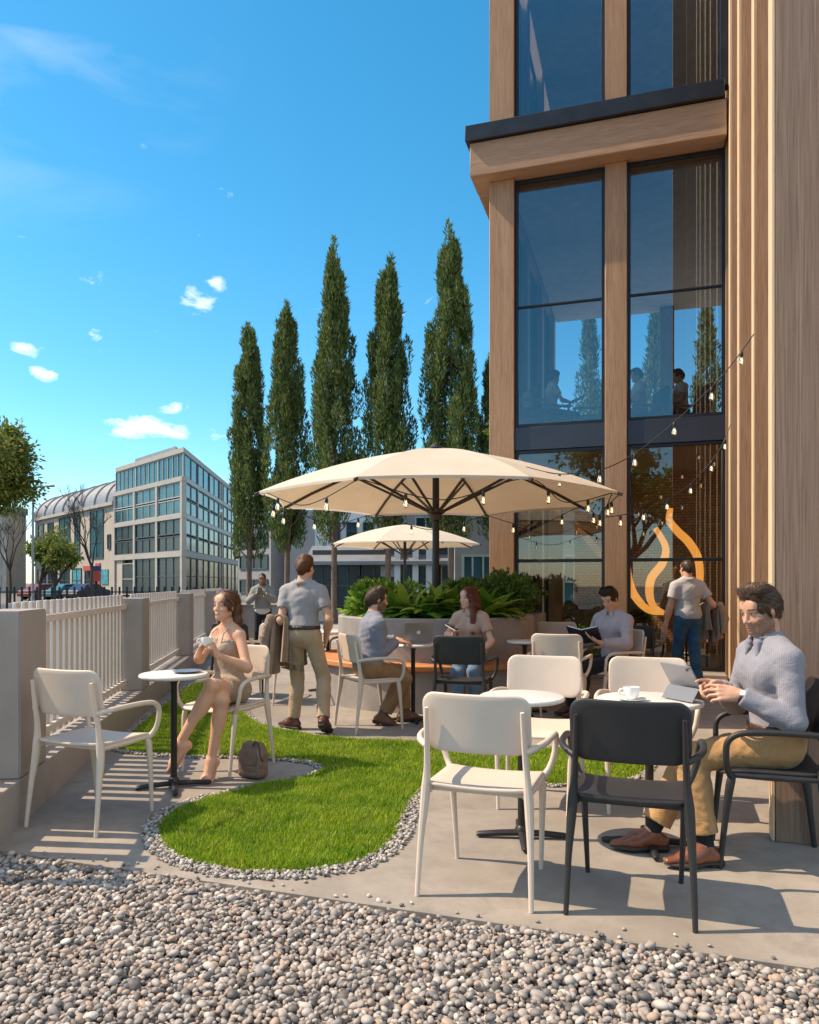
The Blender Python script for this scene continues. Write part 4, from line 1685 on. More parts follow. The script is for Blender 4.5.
for (a, b) in ((0.06, 0.14), (0.2, 0.28)):
    f3.window(L3 * a, L3 * b, 5.2, 7.2, 1, 2, 'far_glass_dark', 'mullion_dark')
    f3.window(L3 * a, L3 * b, 8.0, 10.0, 1, 2, 'far_glass_dark', 'mullion_dark')
f3.window(L3 * 0.925, L3 * 0.955, 5.4, 7.2, 1, 1, 'far_glass_dark', 'mullion_dark')
for (a, b, gl) in ((0.05, 0.17, 'far_glass_dark'), (0.21, 0.33, 'far_glass_dark'), (0.37, 0.49, 'far_glass_dark'), (0.53, 0.64, 'poster_teal'), (0.68, 0.78, 'far_glass_dark')):
    f3.window(L3 * a, L3 * b, 0.1, 3.3, 2, 2, gl, 'mullion_dark')
f3.part('awning', 'shop_red', (L3 * 0.70, L3 * 0.80, 0.0, 0.5, 2.9, 3.5))
f3.part('poster', 'poster_teal', (L3 * 0.86, L3 * 0.93, 0.0, 0.1, 1.2, 3.0))
f3.part('poster', 'shop_red', (L3 * 0.80, L3 * 0.85, 0.0, 0.1, 1.0, 3.8))
rebase(sb, (LEFT[0], LEFT[1], Z0))

# terrace of cream houses closing the street at the far left
for i, (xa, xb, y, h, mat, lab) in enumerate([(-72, -58.6, 112, 11.5, 'stone_cream', 'pale stone town house at the far left, behind the leafy tree'), (-88, -72.3, 112, 13.5, 'brick_far', 'red brick town house at the far left edge')]):
    tb = thing('town_house', lab, 'building')
    ff = Facade((xa, y), (xb, y - 3), tb)
    ff.part('wall', mat, (0, ff.L, -4, 0, Z0, h))
    ff.part('roof', 'roof_metal', (-0.2, ff.L + 0.2, -4.2, 0.3, h + 0.003, h + 1.0))
    for zz in (0.4, 3.6, 6.8):
        for k in range(4):
            ff.window(ff.L * (k + 0.25) / 4, ff.L * (k + 0.75) / 4, zz, zz + 2.2, 1, 2, 'far_glass_dark', 'mullion_pale')
    rebase(tb, (xa, y, Z0))

# grey street side running away behind the first trees
gb = thing('grey_terrace', 'long grey terrace running away behind the first two cypresses', 'building')
f4 = Facade((-9.5, 44.0), (-21.5, 128.0), gb)
f4 = Facade((-10.2, 62.0), (-17.5, 125.0), gb)
f4.part('wall', 'stone_grey', (0, f4.L, 0.02, 9, Z0, 6.9))
f4.part('roof', 'roof_metal', (-0.1, f4.L, -0.2, 9.2, 6.903, 7.4))
rebase(gb, (-10.2, 62, Z0))
gb2 = thing('grey_terrace', 'grey rendered block with ribbon windows left of the second cypress', 'building')
f5 = Facade((-16.0, 70.0), (-12.2, 66.0), gb2)
f5.part('wall', 'stone_grey', (0, f5.L, -6, 0, Z0, 6.4))
f5.part('roof', 'roof_metal', (-0.1, f5.L + 0.1, -6.1, 0.2, 6.403, 6.8))
for zz in (0.4, 2.6, 4.6):
    f5.window(0.4, f5.L - 0.4, zz, zz + 1.3, 4, 1, 'far_glass_dark', 'mullion_dark')
rebase(gb2, (-16, 70, Z0))

# white tower and the dark glazed shops behind the planter
wt = thing('white_tower', 'plain white tower block behind the dark glass shops', 'building')
f6 = Facade((-6.3, 50.0), (-1.0, 50.0), wt)
f6.part('wall', 'white_wall', (0, f6.L, -8, 0, Z0, 6.8))
f6.part('parapet', 'stone_pale', (-0.15, f6.L + 0.15, -8.1, 0.15, 6.803, 7.1))
for k in range(4):
    f6.window(1.0 + k * 1.1, 1.7 + k * 1.1, 4.2, 5.4, 1, 2, 'far_glass_dark', 'mullion_dark', fw=0.06)
rebase(wt, (-6.3, 50, Z0))
ds = thing('glass_shop_building', 'dark glazed shop building with pale blue sloping fascia behind the trees', 'building')
f7 = Facade((-5.6, 42.0), (7.5, 40.5), ds)
LD = f7.L
f7.part('core', 'interior_dark', (0.1, LD, -9, -0.3, Z0, 3.2))
f7.part('upper_wall', 'stone_grey', (3.8, LD, -8.5, -0.02, 3.55, 5.4))
f7.part('roof', 'roof_metal', (3.6, LD + 0.2, -8.7, 0.2, 5.403, 5.7))
mb = MB()
P = lambda u, w_, z: tuple(f7.p0 + f7.d * u + f7.n * w_ + Vector((0, 0, z)))
mb.add([P(-0.2, 0.5, 2.55), P(LD, 0.5, 2.55), P(LD, -1.5, 3.5), P(-0.2, -1.5, 3.5), P(-0.2, 0.5, 2.35), P(LD, 0.5, 2.35), P(LD, -1.5, 3.3), P(-0.2, -1.5, 3.3)],
       [(0, 1, 2, 3), (7, 6, 5, 4), (0, 4, 5, 1), (1, 5, 6, 2), (2, 6, 7, 3), (3, 7, 4, 0)])
mb.build('fascia', MAT['roof_metal'], ds, smooth=False)
for k in range(9):
    a, b = LD * k / 9 + 0.05, LD * (k + 1) / 9 - 0.05
    f7.window(a, b, 0.05, 2.35, 2, 2, 'far_glass_dark', 'mullion_pale' if k in (4, 5, 6) else 'mullion_dark', fw=0.07)
for u in (5.0, 6.0, 6.75, 10.5):
    f7.part('pillar', 'white_wall', (u - 0.16, u + 0.16, 0.09, 0.35, Z0, 3.2))
for k in range(5):
    f7.window(4.2 + k * 1.75, 5.4 + k * 1.75, 3.9, 5.0, 2, 1, 'far_glass_dark', 'mullion_pale', fw=0.07)
sg = f7.part('sign_board', 'iron', (2.75, 4.0, 0.1, 0.2, 1.15, 1.75))
mb = MB()
f7.box(mb, 2.95, 3.8, 0.2, 0.22, 1.38, 1.56)
mb.build('sign_band', MAT['sign_yellow'], sg, smooth=False)
f7.part('poster', 'stone_pale', (4.05, 5.2, 0.1, 0.16, 1.7, 2.3))
rebase(ds, (-5.6, 42, Z0))

# backdrop blocks behind the cafe and right of the planter
for (xa, xb, y, h, mat, lab) in [(2.0, 8.0, 33.0, 4.6, 'stone_grey', 'grey block between the planter shrubs and the timber column'), (8.1, 20.0, 38.0, 4.2, 'stone_pale', 'pale low building behind the cafe')]:
    tb = thing('town_block', lab, 'building')
    ff = Facade((xa, y), (xb, y), tb)
    ff.part('wall', mat, (0, ff.L, -6, 0, Z0, h))
    ff.part('roof', 'roof_metal', (-0.1, ff.L + 0.1, -6.1, 0.15, h + 0.003, h + 0.3))
    for k in range(3):
        ff.window(ff.L * (k + 0.15) / 3, ff.L * (k + 0.85) / 3, 0.2, 2.6, 3, 2, 'far_glass', 'mullion_pale')
    rebase(tb, (xa, y, Z0))

# ---------------------------------------------------------------- street furniture
rl = thing('iron_railing', 'dark iron street railing across the road, behind the white pickets', 'railing', (-26, 30, -0.16))
mb = MB()
for z in (0.35, 1.15):
    mb.bar((0, 0, z), (18.5, 0, z), 0.05, 0.05)
mb.build('rail', MAT['iron'], rl, smooth=False)
for k in range(62):
    mb = MB()
    mb.bar((k * 0.3, 0, 0), (k * 0.3, 0, 1.36), 0.06, 0.06, up=(0, 1, 0))
    mb.build('post', MAT['iron'], rl, smooth=False)
lp = thing('street_lamp', 'slim grey street lamp post before the stone shops', 'street lamp', (-23.6, 47.0, -0.2))
mb = MB()
mb.tube([(0, 0, 0), (0, 0, 0.9), (0, 0, 7.4)], [0.13, 0.085, 0.06], 10)
mb.build('post', MAT['steel_post'], lp)
mb = MB()
mb.tube([(0, 0, 7.3), (0.3, -0.1, 7.55), (1.0, -0.3, 7.6)], 0.04, 8)
mb.build('arm', MAT['steel_post'], lp)
mb = MB()
mb.box((1.25, -0.37, 7.58), (0.6, 0.22, 0.12), rz=-0.29)
mb.build('lamp_head', MAT['steel_post'], lp, bevel=0.03)


def car(label, x, y, rz, mat):
    t = thing('parked_car', label, 'car', (x, y, -0.16), rz, 'cars along the far street')
    mb = MB()
    prof = [(-2.05, 0.32), (-2.1, 0.62), (-1.95, 0.85), (-1.35, 0.93), (-0.75, 1.40), (0.65, 1.45), (1.45, 0.98), (2.05, 0.88), (2.12, 0.55), (2.05, 0.3)]
    n = len(prof)
    vs = [(a, -0.82 + (0.12 if b > 1 else 0), b) for a, b in prof] + [(a, 0.82 - (0.12 if b > 1 else 0), b) for a, b in prof]
    mb.add(vs, [tuple(range(n)), tuple(reversed(range(n, 2 * n)))] + [(i, n + i, n + (i + 1) % n, (i + 1) % n) for i in range(n)])
    mb.build('body', MAT[mat], t, bevel=0.04, seg=2)
    for s in (-1, 1):
        mb = MB()
        mb.add([(-1.2, s * 0.79, 0.95), (1.3, s * 0.79, 0.97), (0.62, s * 0.735, 1.38), (-0.72, s * 0.735, 1.34)], [(0, 1, 2, 3)])
        mb.build('side_window', MAT['far_glass_dark'], t, smooth=False)
    for sx in (-1.3, 1.3):
        for s in (-1, 1):
            mb = MB()
            mb.tube([(sx, s * 0.62, 0.31), (sx, s * 0.84, 0.31)], 0.31, 18, up=(1, 0, 0))
            mb.build('wheel', MAT['tyre'], t)
    return t


car('small red car seen end on at the far kerb, beyond the white pickets', -33.0, 67.5, 1.2, 'car_red')
car('teal car between the red and the navy cars at the far kerb', -30.6, 67.0, 1.1, 'car_teal')
car('navy car at the far kerb by the bare tree', -28.4, 66.0, 1.25, 'car_navy')
kb = thing('kiosk_sign', 'red and blue kiosk sign on a post beside the bare tree', 'sign', (-25.9, 62.0, -0.2))
mb = MB(); mb.box((0, 0, 1.1), (0.16, 0.16, 2.2)); mb.build('post', MAT['iron'], kb)
mb = MB(); mb.box((0, -0.1, 2.75), (0.85, 0.25, 0.45)); mb.build('sign_top', MAT['shop_blue'], kb, bevel=0.03)
mb = MB(); mb.box((0, -0.1, 2.1), (0.8, 0.25, 0.8)); mb.build('sign_body', MAT['shop_red'], kb, bevel=0.03)
# ---------------------------------------------------------------- chairs
def make_chair(label, loc, rz, mat):
    """stacking armchair; faces +y"""
    t = thing('patio_chair', label, 'chair', loc, rz)
    m = MAT[mat]
    mb = MB()
    M = Matrix(((1, 0, 0, 0), (0, 1, 0, 0.0), (0, 0, 1, 0.472), (0, 0, 0, 1)))
    mb.panel(0.455, 0.455, 0.06, 0.017, bend=lambda u, v: -0.012 * (1 - (u / 0.23) ** 2) - (0.02 * ((v - 0.12) / 0.11) ** 2 if v > 0.12 else 0) + (0.012 * ((-v - 0.12) / 0.11) ** 2 if v < -0.12 else 0), M=M)
    mb.build('seat', m, t, ang=50)
    mb = MB()
    # the back panel leans 9 degrees; u = x, v = up, n = -y side
    c, s = math.cos(R(9)), math.sin(R(9))
    M = Matrix(((-1, 0, 0, 0), (0, -s, -c * -1, -0.222), (0, c, -s * -1, 0.752), (0, 0, 0, 1)))
    M = Matrix(((1, 0, 0, 0), (0, -s, -c, -0.222), (0, c, -s, 0.752), (0, 0, 0, 1)))
    mb.panel(0.475, 0.262, 0.062, 0.016, bend=lambda u, v: -0.028 * (u / 0.237) ** 2 + 0.012, M=M)
    mb.build('backrest', m, t, ang=50)
    mb = MB()
    mb.box((0, 0.165, 0.452), (0.40, 0.03, 0.022))
    mb.box((0, -0.165, 0.452), (0.40, 0.03, 0.022))
    for q in (-1, 1):
        mb.tube([(q * 0.213, -0.2, 0.452), (q * 0.222, 0.0, 0.450), (q * 0.213, 0.18, 0.452)], 0.016, 8)
    mb.build('seat_frame', m, t)
    for q in (-1, 1):
        mb = MB()
        p = smooth_path([(q * 0.247, -0.262, 0.0), (q * 0.240, -0.236, 0.22), (q * 0.228, -0.208, 0.42), (q * 0.218, -0.212, 0.56), (q * 0.212, -0.236, 0.70), (q * 0.208, -0.255, 0.815)], 4)
        rr = np.interp([v.z for v in p], [0, 0.25, 0.40, 0.46, 0.54, 0.70, 0.815], [0.0125, 0.0165, 0.024, 0.025, 0.0175, 0.0145, 0.011])
        mb.tube(p, list(rr), 10, flat=0.85, up=(1, 0, 0))
        mb.build('leg', m, t)
        mb = MB()
        p = smooth_path([(q * 0.205, 0.225, 0.0), (q * 0.213, 0.205, 0.22), (q * 0.219, 0.183, 0.40), (q * 0.212, 0.165, 0.462)], 4)
        rr = np.interp([v.z for v in p], [0, 0.25, 0.42, 0.47], [0.0115, 0.0155, 0.021, 0.012])
        mb.tube(p, list(rr), 10, flat=0.9, up=(1, 0, 0))
        mb.build('leg', m, t)
        mb = MB()
        p = smooth_path([(q * 0.217, -0.226, 0.645), (q * 0.255, -0.19, 0.660), (q * 0.282, -0.10, 0.668), (q * 0.288, 0.05, 0.668), (q * 0.284, 0.15, 0.655),
                         (q * 0.279, 0.198, 0.615), (q * 0.270, 0.205, 0.55), (q * 0.250, 0.200, 0.49), (q * 0.222, 0.178, 0.445)], 5)
        mb.tube(p, [0.0145] * (len(p) - 4) + [0.0155, 0.017, 0.018, 0.016], 10, up=(1, 0, 0))
        mb.build('armrest', m, t)
    return t


def face(az):
    """rotation that turns +y to compass azimuth az (degrees, clockwise from +y)"""
    return -R(az)


G_CR, G_BL = 'cream stacking armchairs on the patio', 'black stacking armchairs on the patio'
ch = make_chair('empty cream armchair in the foreground, its back to the viewer, left of the black one', (0.353, 3.40, 0), face(19.5), 'chair_cream')
ch['group'] = G_CR
SW = {'chair_cream': MAT['chair_black']}
CR = [('empty cream armchair standing against the low boundary wall at the left', -1.80, 4.31, 21),
      ('cream armchair the woman in the short dress sits on', -1.352, 5.50, 202.8),
      ('cream armchair facing the viewer across the round table behind the foreground cream chair', 0.795, 4.62, 199),
      ('cream armchair facing the viewer beyond the tablet and coffee cup', 1.43, 4.52, 199),
      ('cream armchair under the man with the laptop at the planter', -0.36, 7.02, 62),
      ('pale armchair seen from behind beside the small far table, left of the reader', 1.43, 7.15, 18),
      ('cream armchair the reader with the open book sits on', 2.06, 7.62, 258),
      ('small pale armchair farthest back on the shop side, before the hedge', 1.84, 9.30, 15),
      ('cream armchair right of the walking man, turned to the far white table', -0.88, 9.80, 255),
      ('cream armchair between the seated woman and the walking man\'s dangling jacket', -1.62, 8.55, 200)]
for lab, x, y, a in CR:
    dup(ch, lab, (x, y, 0), face(a), G_CR)
BK = [('empty black armchair in the foreground with its back to the viewer', 0.955, 3.225, 18.7),
      ('black armchair under the man with the tablet, against the wooden pilaster', 1.745, 3.675, 287.5),
      ('black armchair with its back to the viewer before the red-haired woman', 0.50, 6.90, 16),
      ('black armchair behind the reader, close to the glass front', 2.58, 8.55, 25),
      ('black armchair far left, behind the seated woman and below the man with the phone', -2.05, 9.0, 15)]
BLK = []
for lab, x, y, a in BK:
    BLK.append(dup(ch, lab, (x, y, 0), face(a), G_BL, swap=SW))


# ---------------------------------------------------------------- tables
def make_table(label, loc, r, rz, h=0.755):
    t = thing('bistro_table', label, 'table', loc, rz, 'round white bistro tables')
    mb = MB()
    e = 0.012
    mb.lathe([(0.0, h - 0.028), (r - 0.02, h - 0.028), (r - 0.004, h - 0.022), (r, h - 0.014), (r - 0.003, h - 0.004), (r - 0.010, h), (0.0, h)], 64)
    mb.build('tabletop', MAT['terrazzo'], t, ang=50)
    mb = MB()
    mb.lathe([(0.0, h - 0.029), (0.10, h - 0.029), (0.10, h - 0.036), (0.03, h - 0.05), (0.021, h - 0.07), (0.021, 0.07), (0.034, 0.055), (0.038, 0.035), (0.0, 0.035)], 20)
    mb.build('pole', MAT['pole_dark'], t, ang=35)
    for k in range(4):
        q = k * PI / 2
        d = Vector((math.cos(q), math.sin(q), 0))
        mb = MB()
        mb.tube([d * 0.01 + Vector((0, 0, 0.03)), d * 0.12 + Vector((0, 0, 0.026)), d * (0.225) + Vector((0, 0, 0.019)), d * 0.24 + Vector((0, 0, 0.017))], [0.022, 0.021, 0.018, 0.012], 10, flat=0.8)
        mb.build('foot', MAT['pole_dark'], t)
    return t


make_table('round terrazzo bistro table beside the seated woman, with a plate on it', (-1.555, 4.95, 0), 0.222, R(20))
make_table('round terrazzo bistro table between the two foreground cream chairs', (0.594, 3.97, 0), 0.225, R(-4))
make_table('round terrazzo bistro table holding the coffee cup and the tablet', (1.235, 3.86, 0), 0.265, R(-10))
make_table('round bistro table with the laptop, beside the planter bench', (0.035, 7.36, 0), 0.21, R(10))
make_table('small round white table left of the reader, before the square planter', (1.19, 7.75, 0), 0.19, R(10))
make_table('far white table between the walking man and the planter', (-1.02, 9.35, 0), 0.26, R(10))


# ---------------------------------------------------------------- parasols
def make_parasol(label, loc, rz, Rr=2.15, apex=2.98, edge=2.36, base=True):
    t = thing('parasol', label, 'parasol', loc, rz, 'cream octagonal parasols')
    N8 = 8

    def zz(r):
        return apex - (apex - edge) * (0.42 * r + 0.58 * r ** 2)
    mb = MB()
    nr, na = 12, 10
    for k in range(N8):
        a0, a1 = 2 * PI * (k + 0.5) / N8, 2 * PI * (k + 1.5) / N8
        p0, p1 = Vector((math.cos(a0), math.sin(a0), 0)), Vector((math.cos(a1), math.sin(a1), 0))
        for side in (0, 1):
            vs = []
            for i in range(nr + 1):
                r = 0.02 + 0.98 * i / nr
                for j in range(na + 1):
                    u = j / na
                    p = (p0 * (1 - u) + p1 * u) * Rr * r
                    sag = 4 * u * (1 - u)
                    # straight seams, panel bellies down a little, rim scalloped inwards
                    p = p * (1 - 0.028 * sag * max(0, (r - 0.6) / 0.4) ** 2)
                    z = zz(r) - 0.030 * sag * r + 0.055 * sag * max(0, (r - 0.55) / 0.45) ** 2
                    vs.append((p.x, p.y, z - 0.006 * side))
            fs = []
            for i in range(nr):
                for j in range(na):
                    q = (i * (na + 1) + j, (i + 1) * (na + 1) + j, (i + 1) * (na + 1) + j + 1, i * (na + 1) + j + 1)
                    fs.append(q if side == 0 else q[::-1])
            mb.add(vs, fs)
        # hem closing the two skins
        vs = []
        for j in range(na + 1):
            u = j / na
            sag = 4 * u * (1 - u)
            p = (p0 * (1 - u) + p1 * u) * Rr * (1 - 0.028 * sag)
            z = zz(1.0) - 0.030 * sag + 0.055 * sag
            vs += [(p.x, p.y, z), (p.x, p.y, z - 0.03)]
        mb.add(vs, [(2 * j, 2 * j + 1, 2 * j + 3, 2 * j + 2) for j in range(na)])
    cn = mb.build('canopy', MAT['canvas'], t, ang=24)
    mb = MB()
    mb.lathe([(0, apex + 0.06), (0.05, apex + 0.05), (0.08, apex + 0.015), (0.11, apex - 0.004), (0.0, apex - 0.01)], 16)
    mb.build('finial', MAT['pole_dark'], t)
    mb = MB()
    mb.tube([(0, 0, 0.0), (0, 0, apex - 0.02)], 0.042, 18)
    mb.build('pole', MAT['pole_dark'], t)
    mb = MB()
    zr = 2.20
    mb.lathe([(0.044, zr - 0.10), (0.07, zr - 0.09), (0.075, zr - 0.02), (0.11, zr), (0.11, zr + 0.035), (0.044, zr + 0.045)], 20)
    hb = mb.build('runner', MAT['rib_dark'], t, ang=35)
    for k in range(N8):
        a0 = 2 * PI * (k + 0.5) / N8
        d = Vector((math.cos(a0), math.sin(a0), 0))
        mb = MB()
        pp = [d * (Rr * r) + Vector((0, 0, zz(r) - 0.028)) for r in (0.03, 0.2, 0.4, 0.6, 0.8, 0.97)] + [d * Rr * 1.02 + Vector((0, 0, zz(1.02) - 0.018))]
        for i in range(len(pp) - 1):
            mb.bar(pp[i], pp[i + 1] + (pp[i + 1] - pp[i]) * 0.01, 0.024, 0.034)
        rib = mb.build('rib', MAT['rib_dark'], t, bevel=0.003)
        mb = MB()
        e = d * (Rr * 0.52) + Vector((0, 0, zz(0.52) - 0.045))
        mb.bar(d * 0.085 + Vector((0, 0, zr + 0.015)), e, 0.022, 0.03)
        mb.build('strut', MAT['rib_dark'], rib, bevel=0.003)
    if base:
        mb = MB()
        mb.box((0, 0, 0.03), (0.8, 0.8, 0.06))
        mb.build('base_plate', MAT['pole_dark'], t, bevel=0.01)
    return t


make_parasol('large cream octagonal parasol open over the round planter', PC, R(0), base=False)
make_parasol('smaller looking cream parasol far back beyond the planter', (-0.13, 21.0, -0.07), R(4), apex=3.06, edge=2.48)

# ---------------------------------------------------------------- string lights
def string(label, pts, bulbs, seg=10, drop=0.0):
    t = thing('string_lights', label, 'string lights', (0, 0, 0), 0, 'bulb strings over the terrace')
    sp = smooth_path([Vector(p) for p in pts], seg)
    mb = MB()
    mb.tube(sp, 0.0055, 6)
    mb.build('cable', MAT['socket_black'], t)
    # arc length
    acc = [0]
    for i in range(1, len(sp)):
        acc.append(acc[-1] + (sp[i] - sp[i - 1]).length)
    for u in bulbs:
        s_ = u * acc[-1]
        i = max(1, min(len(sp) - 1, int(np.searchsorted(acc, s_))))
        f = (s_ - acc[i - 1]) / max(acc[i] - acc[i - 1], 1e-6)
        p = sp[i - 1].lerp(sp[i], f)
        mb = MB()
        mb.lathe([(0.0, 0.004), (0.008, 0.0), (0.016, -0.012), (0.018, -0.05), (0.014, -0.056), (0, -0.056)], 10, c=p)
        sk = mb.build('socket', MAT['socket_black'], t)
        mb = MB()
        mb.lathe([(0.011, -0.057), (0.015, -0.072), (0.025, -0.097), (0.0265, -0.113), (0.021, -0.131), (0.008, -0.139), (0.0, -0.140)], 14, c=p)
        mb.build('bulb', MAT['bulb_glass'], sk)
        mb = MB()
        mb.tube([p + Vector((0.004, 0, -0.07)), p + Vector((0.010, 0, -0.10)), p + Vector((-0.009, 0, -0.112)), p + Vector((0.008, 0, -0.124)), p + Vector((-0.004, 0, -0.075))], 0.0028, 5)
        mb.build('filament', MAT['filament'], sk)
    rebase(t, sp[0])
    return t


def rim(k, r=1.0, dz=-0.04):
    a0 = 2 * PI * (k + 0.5) / 8
    r1 = 2.15 * r
    z = 2.98 - 0.62 * (0.42 * r + 0.58 * r * r)
    return Vector((PC.x + math.cos(a0) * r1, PC.y + math.sin(a0) * r1, z + dz))


string('long string of glass bulbs rising from the big parasol to the wooden fins', [at(526, 467, 7.9), at(560, 474, 8.0), at(600, 470, 8.0), at(637, 452, 7.95), at(679, 418, 7.85), at(722, 376, 7.75), at(754, 334, 7.65)],
       [0.135, 0.285, 0.425, 0.60, 0.775, 0.93])
string('second string of bulbs from the parasol rim to the far end of the fins', [rim(7, 1.0), at(600, 516, 9.0), at(632, 513, 9.3), at(660, 503, 9.5), at(690, 484, 9.7), at(718, 452, 9.85), at(731, 424, 9.95)], [0.06, 0.2, 0.33, 0.44, 0.56, 0.69, 0.82, 0.93])
string('bulb string swagged under the near left side of the big parasol', [rim(3), rim(3).lerp(rim(4), 0.5) + Vector((0.1, 0.1, -0.12)), rim(4, 0.97), rim(4).lerp(rim(5), 0.5) + Vector((0, 0.1, -0.16)), rim(5, 0.97)], [0.12, 0.34, 0.6, 0.84])
string('bulb string swagged under the near right side of the big parasol', [rim(5, 0.97), rim(5).lerp(rim(6), 0.5) + Vector((0, 0.1, -0.17)), rim(6, 0.97), rim(6).lerp(rim(7), 0.5) + Vector((-0.1, 0.1, -0.13)), rim(7, 0.97)], [0.14, 0.37, 0.62, 0.87])
string('bulb string swagged under the far left rim of the big parasol', [rim(3, 0.97), rim(3).lerp(rim(2), 0.5) + Vector((0, 0, -0.15)), rim(2, 0.97), rim(2).lerp(rim(1), 0.5) + Vector((0, 0, -0.18)), rim(1, 0.97)], [0.15, 0.4, 0.66, 0.9])
string('bulb string swagged under the far right rim of the big parasol', [rim(1, 0.97), rim(1).lerp(rim(0), 0.5) + Vector((0, 0, -0.17)), rim(0, 0.97), rim(0).lerp(rim(7), 0.5) + Vector((0, 0, -0.15)), rim(7, 0.97)], [0.15, 0.4, 0.65, 0.9])
UP = np.array([0.0, 0.0, 1.0])
# ---------------------------------------------------------------- bodies: smooth distance fields turned into one continuous skin
def V3(*a):
    return np.array(a, np.float64)


def unit(v):
    v = np.asarray(v, float)
    return v / max(np.linalg.norm(v), 1e-9)


class Prim:
    def __init__(s, fn, lo, hi, k=0.02, op='u', clips=(), mat=None):
        s.fn, s.lo, s.hi, s.k, s.op, s.clips = fn, np.asarray(lo), np.asarray(hi), k, op, clips


def rc(a, b, ra, rb=None, k=0.02, op='u', basis=None, flat=1.0, clips=()):
    """tapered limb from a to b; flat squeezes it along basis (a direction)"""
    a, b = np.asarray(a, float), np.asarray(b, float)
    rb = ra if rb is None else rb
    m = max(ra, rb) * 1.05
    fa = None
    if flat != 1.0 and basis is not None:
        fa = unit(basis)

    def fn(X, Y, Z):
        px, py, pz = X - a[0], Y - a[1], Z - a[2]
        d = b - a
        if fa is not None:
            q = px * fa[0] + py * fa[1] + pz * fa[2]
            e = q * (1 / flat - 1)
            px, py, pz = px + e * fa[0], py + e * fa[1], pz + e * fa[2]
            qd = d @ fa
            d = d + fa * qd * (1 / flat - 1)
        t = np.clip((px * d[0] + py * d[1] + pz * d[2]) / max(d @ d, 1e-9), 0, 1)
        r = np.sqrt((px - t * d[0]) ** 2 + (py - t * d[1]) ** 2 + (pz - t * d[2]) ** 2)
        return (r - (ra + t * (rb - ra))) * (1.0 if fa is None else min(1.0, flat))
    return Prim(fn, np.minimum(a, b) - m, np.maximum(a, b) + m, k, op, clips)


def ell(c, radii, axes=None, k=0.02, op='u', clips=()):
    """ellipsoid; axes = (right, forward, up)"""
    c = np.asarray(c, float)
    r = np.asarray(radii, float)
    A = np.array([unit(x) for x in axes]) if axes is not None else np.eye(3)
    ext = np.sqrt(((A * r[:, None]) ** 2).sum(0))

    def fn(X, Y, Z):
        px, py, pz = X - c[0], Y - c[1], Z - c[2]
        u = [(px * A[i][0] + py * A[i][1] + pz * A[i][2]) for i in range(3)]
        k0 = np.sqrt((u[0] / r[0]) ** 2 + (u[1] / r[1]) ** 2 + (u[2] / r[2]) ** 2)
        k1 = np.sqrt((u[0] / r[0] ** 2) ** 2 + (u[1] / r[1] ** 2) ** 2 + (u[2] / r[2] ** 2) ** 2)
        return k0 * (k0 - 1) / np.maximum(k1, 1e-6)
    return Prim(fn, c - ext, c + ext, k, op, clips)


def rbox(c, half, axes, rad=0.01, k=0.01, op='u', clips=()):
    c = np.asarray(c, float)
    h = np.asarray(half, float) - rad
    A = np.array([unit(x) for x in axes])
    ext = (np.abs(A) * np.asarray(half)[:, None]).sum(0)

    def fn(X, Y, Z):
        px, py, pz = X - c[0], Y - c[1], Z - c[2]
        q = [np.abs(px * A[i][0] + py * A[i][1] + pz * A[i][2]) - h[i] for i in range(3)]
        o = np.sqrt(sum(np.maximum(x, 0) ** 2 for x in q))
        return o + np.minimum(np.maximum(q[0], np.maximum(q[1], q[2])), 0) - rad
    return Prim(fn, c - ext, c + ext, k, op, clips)


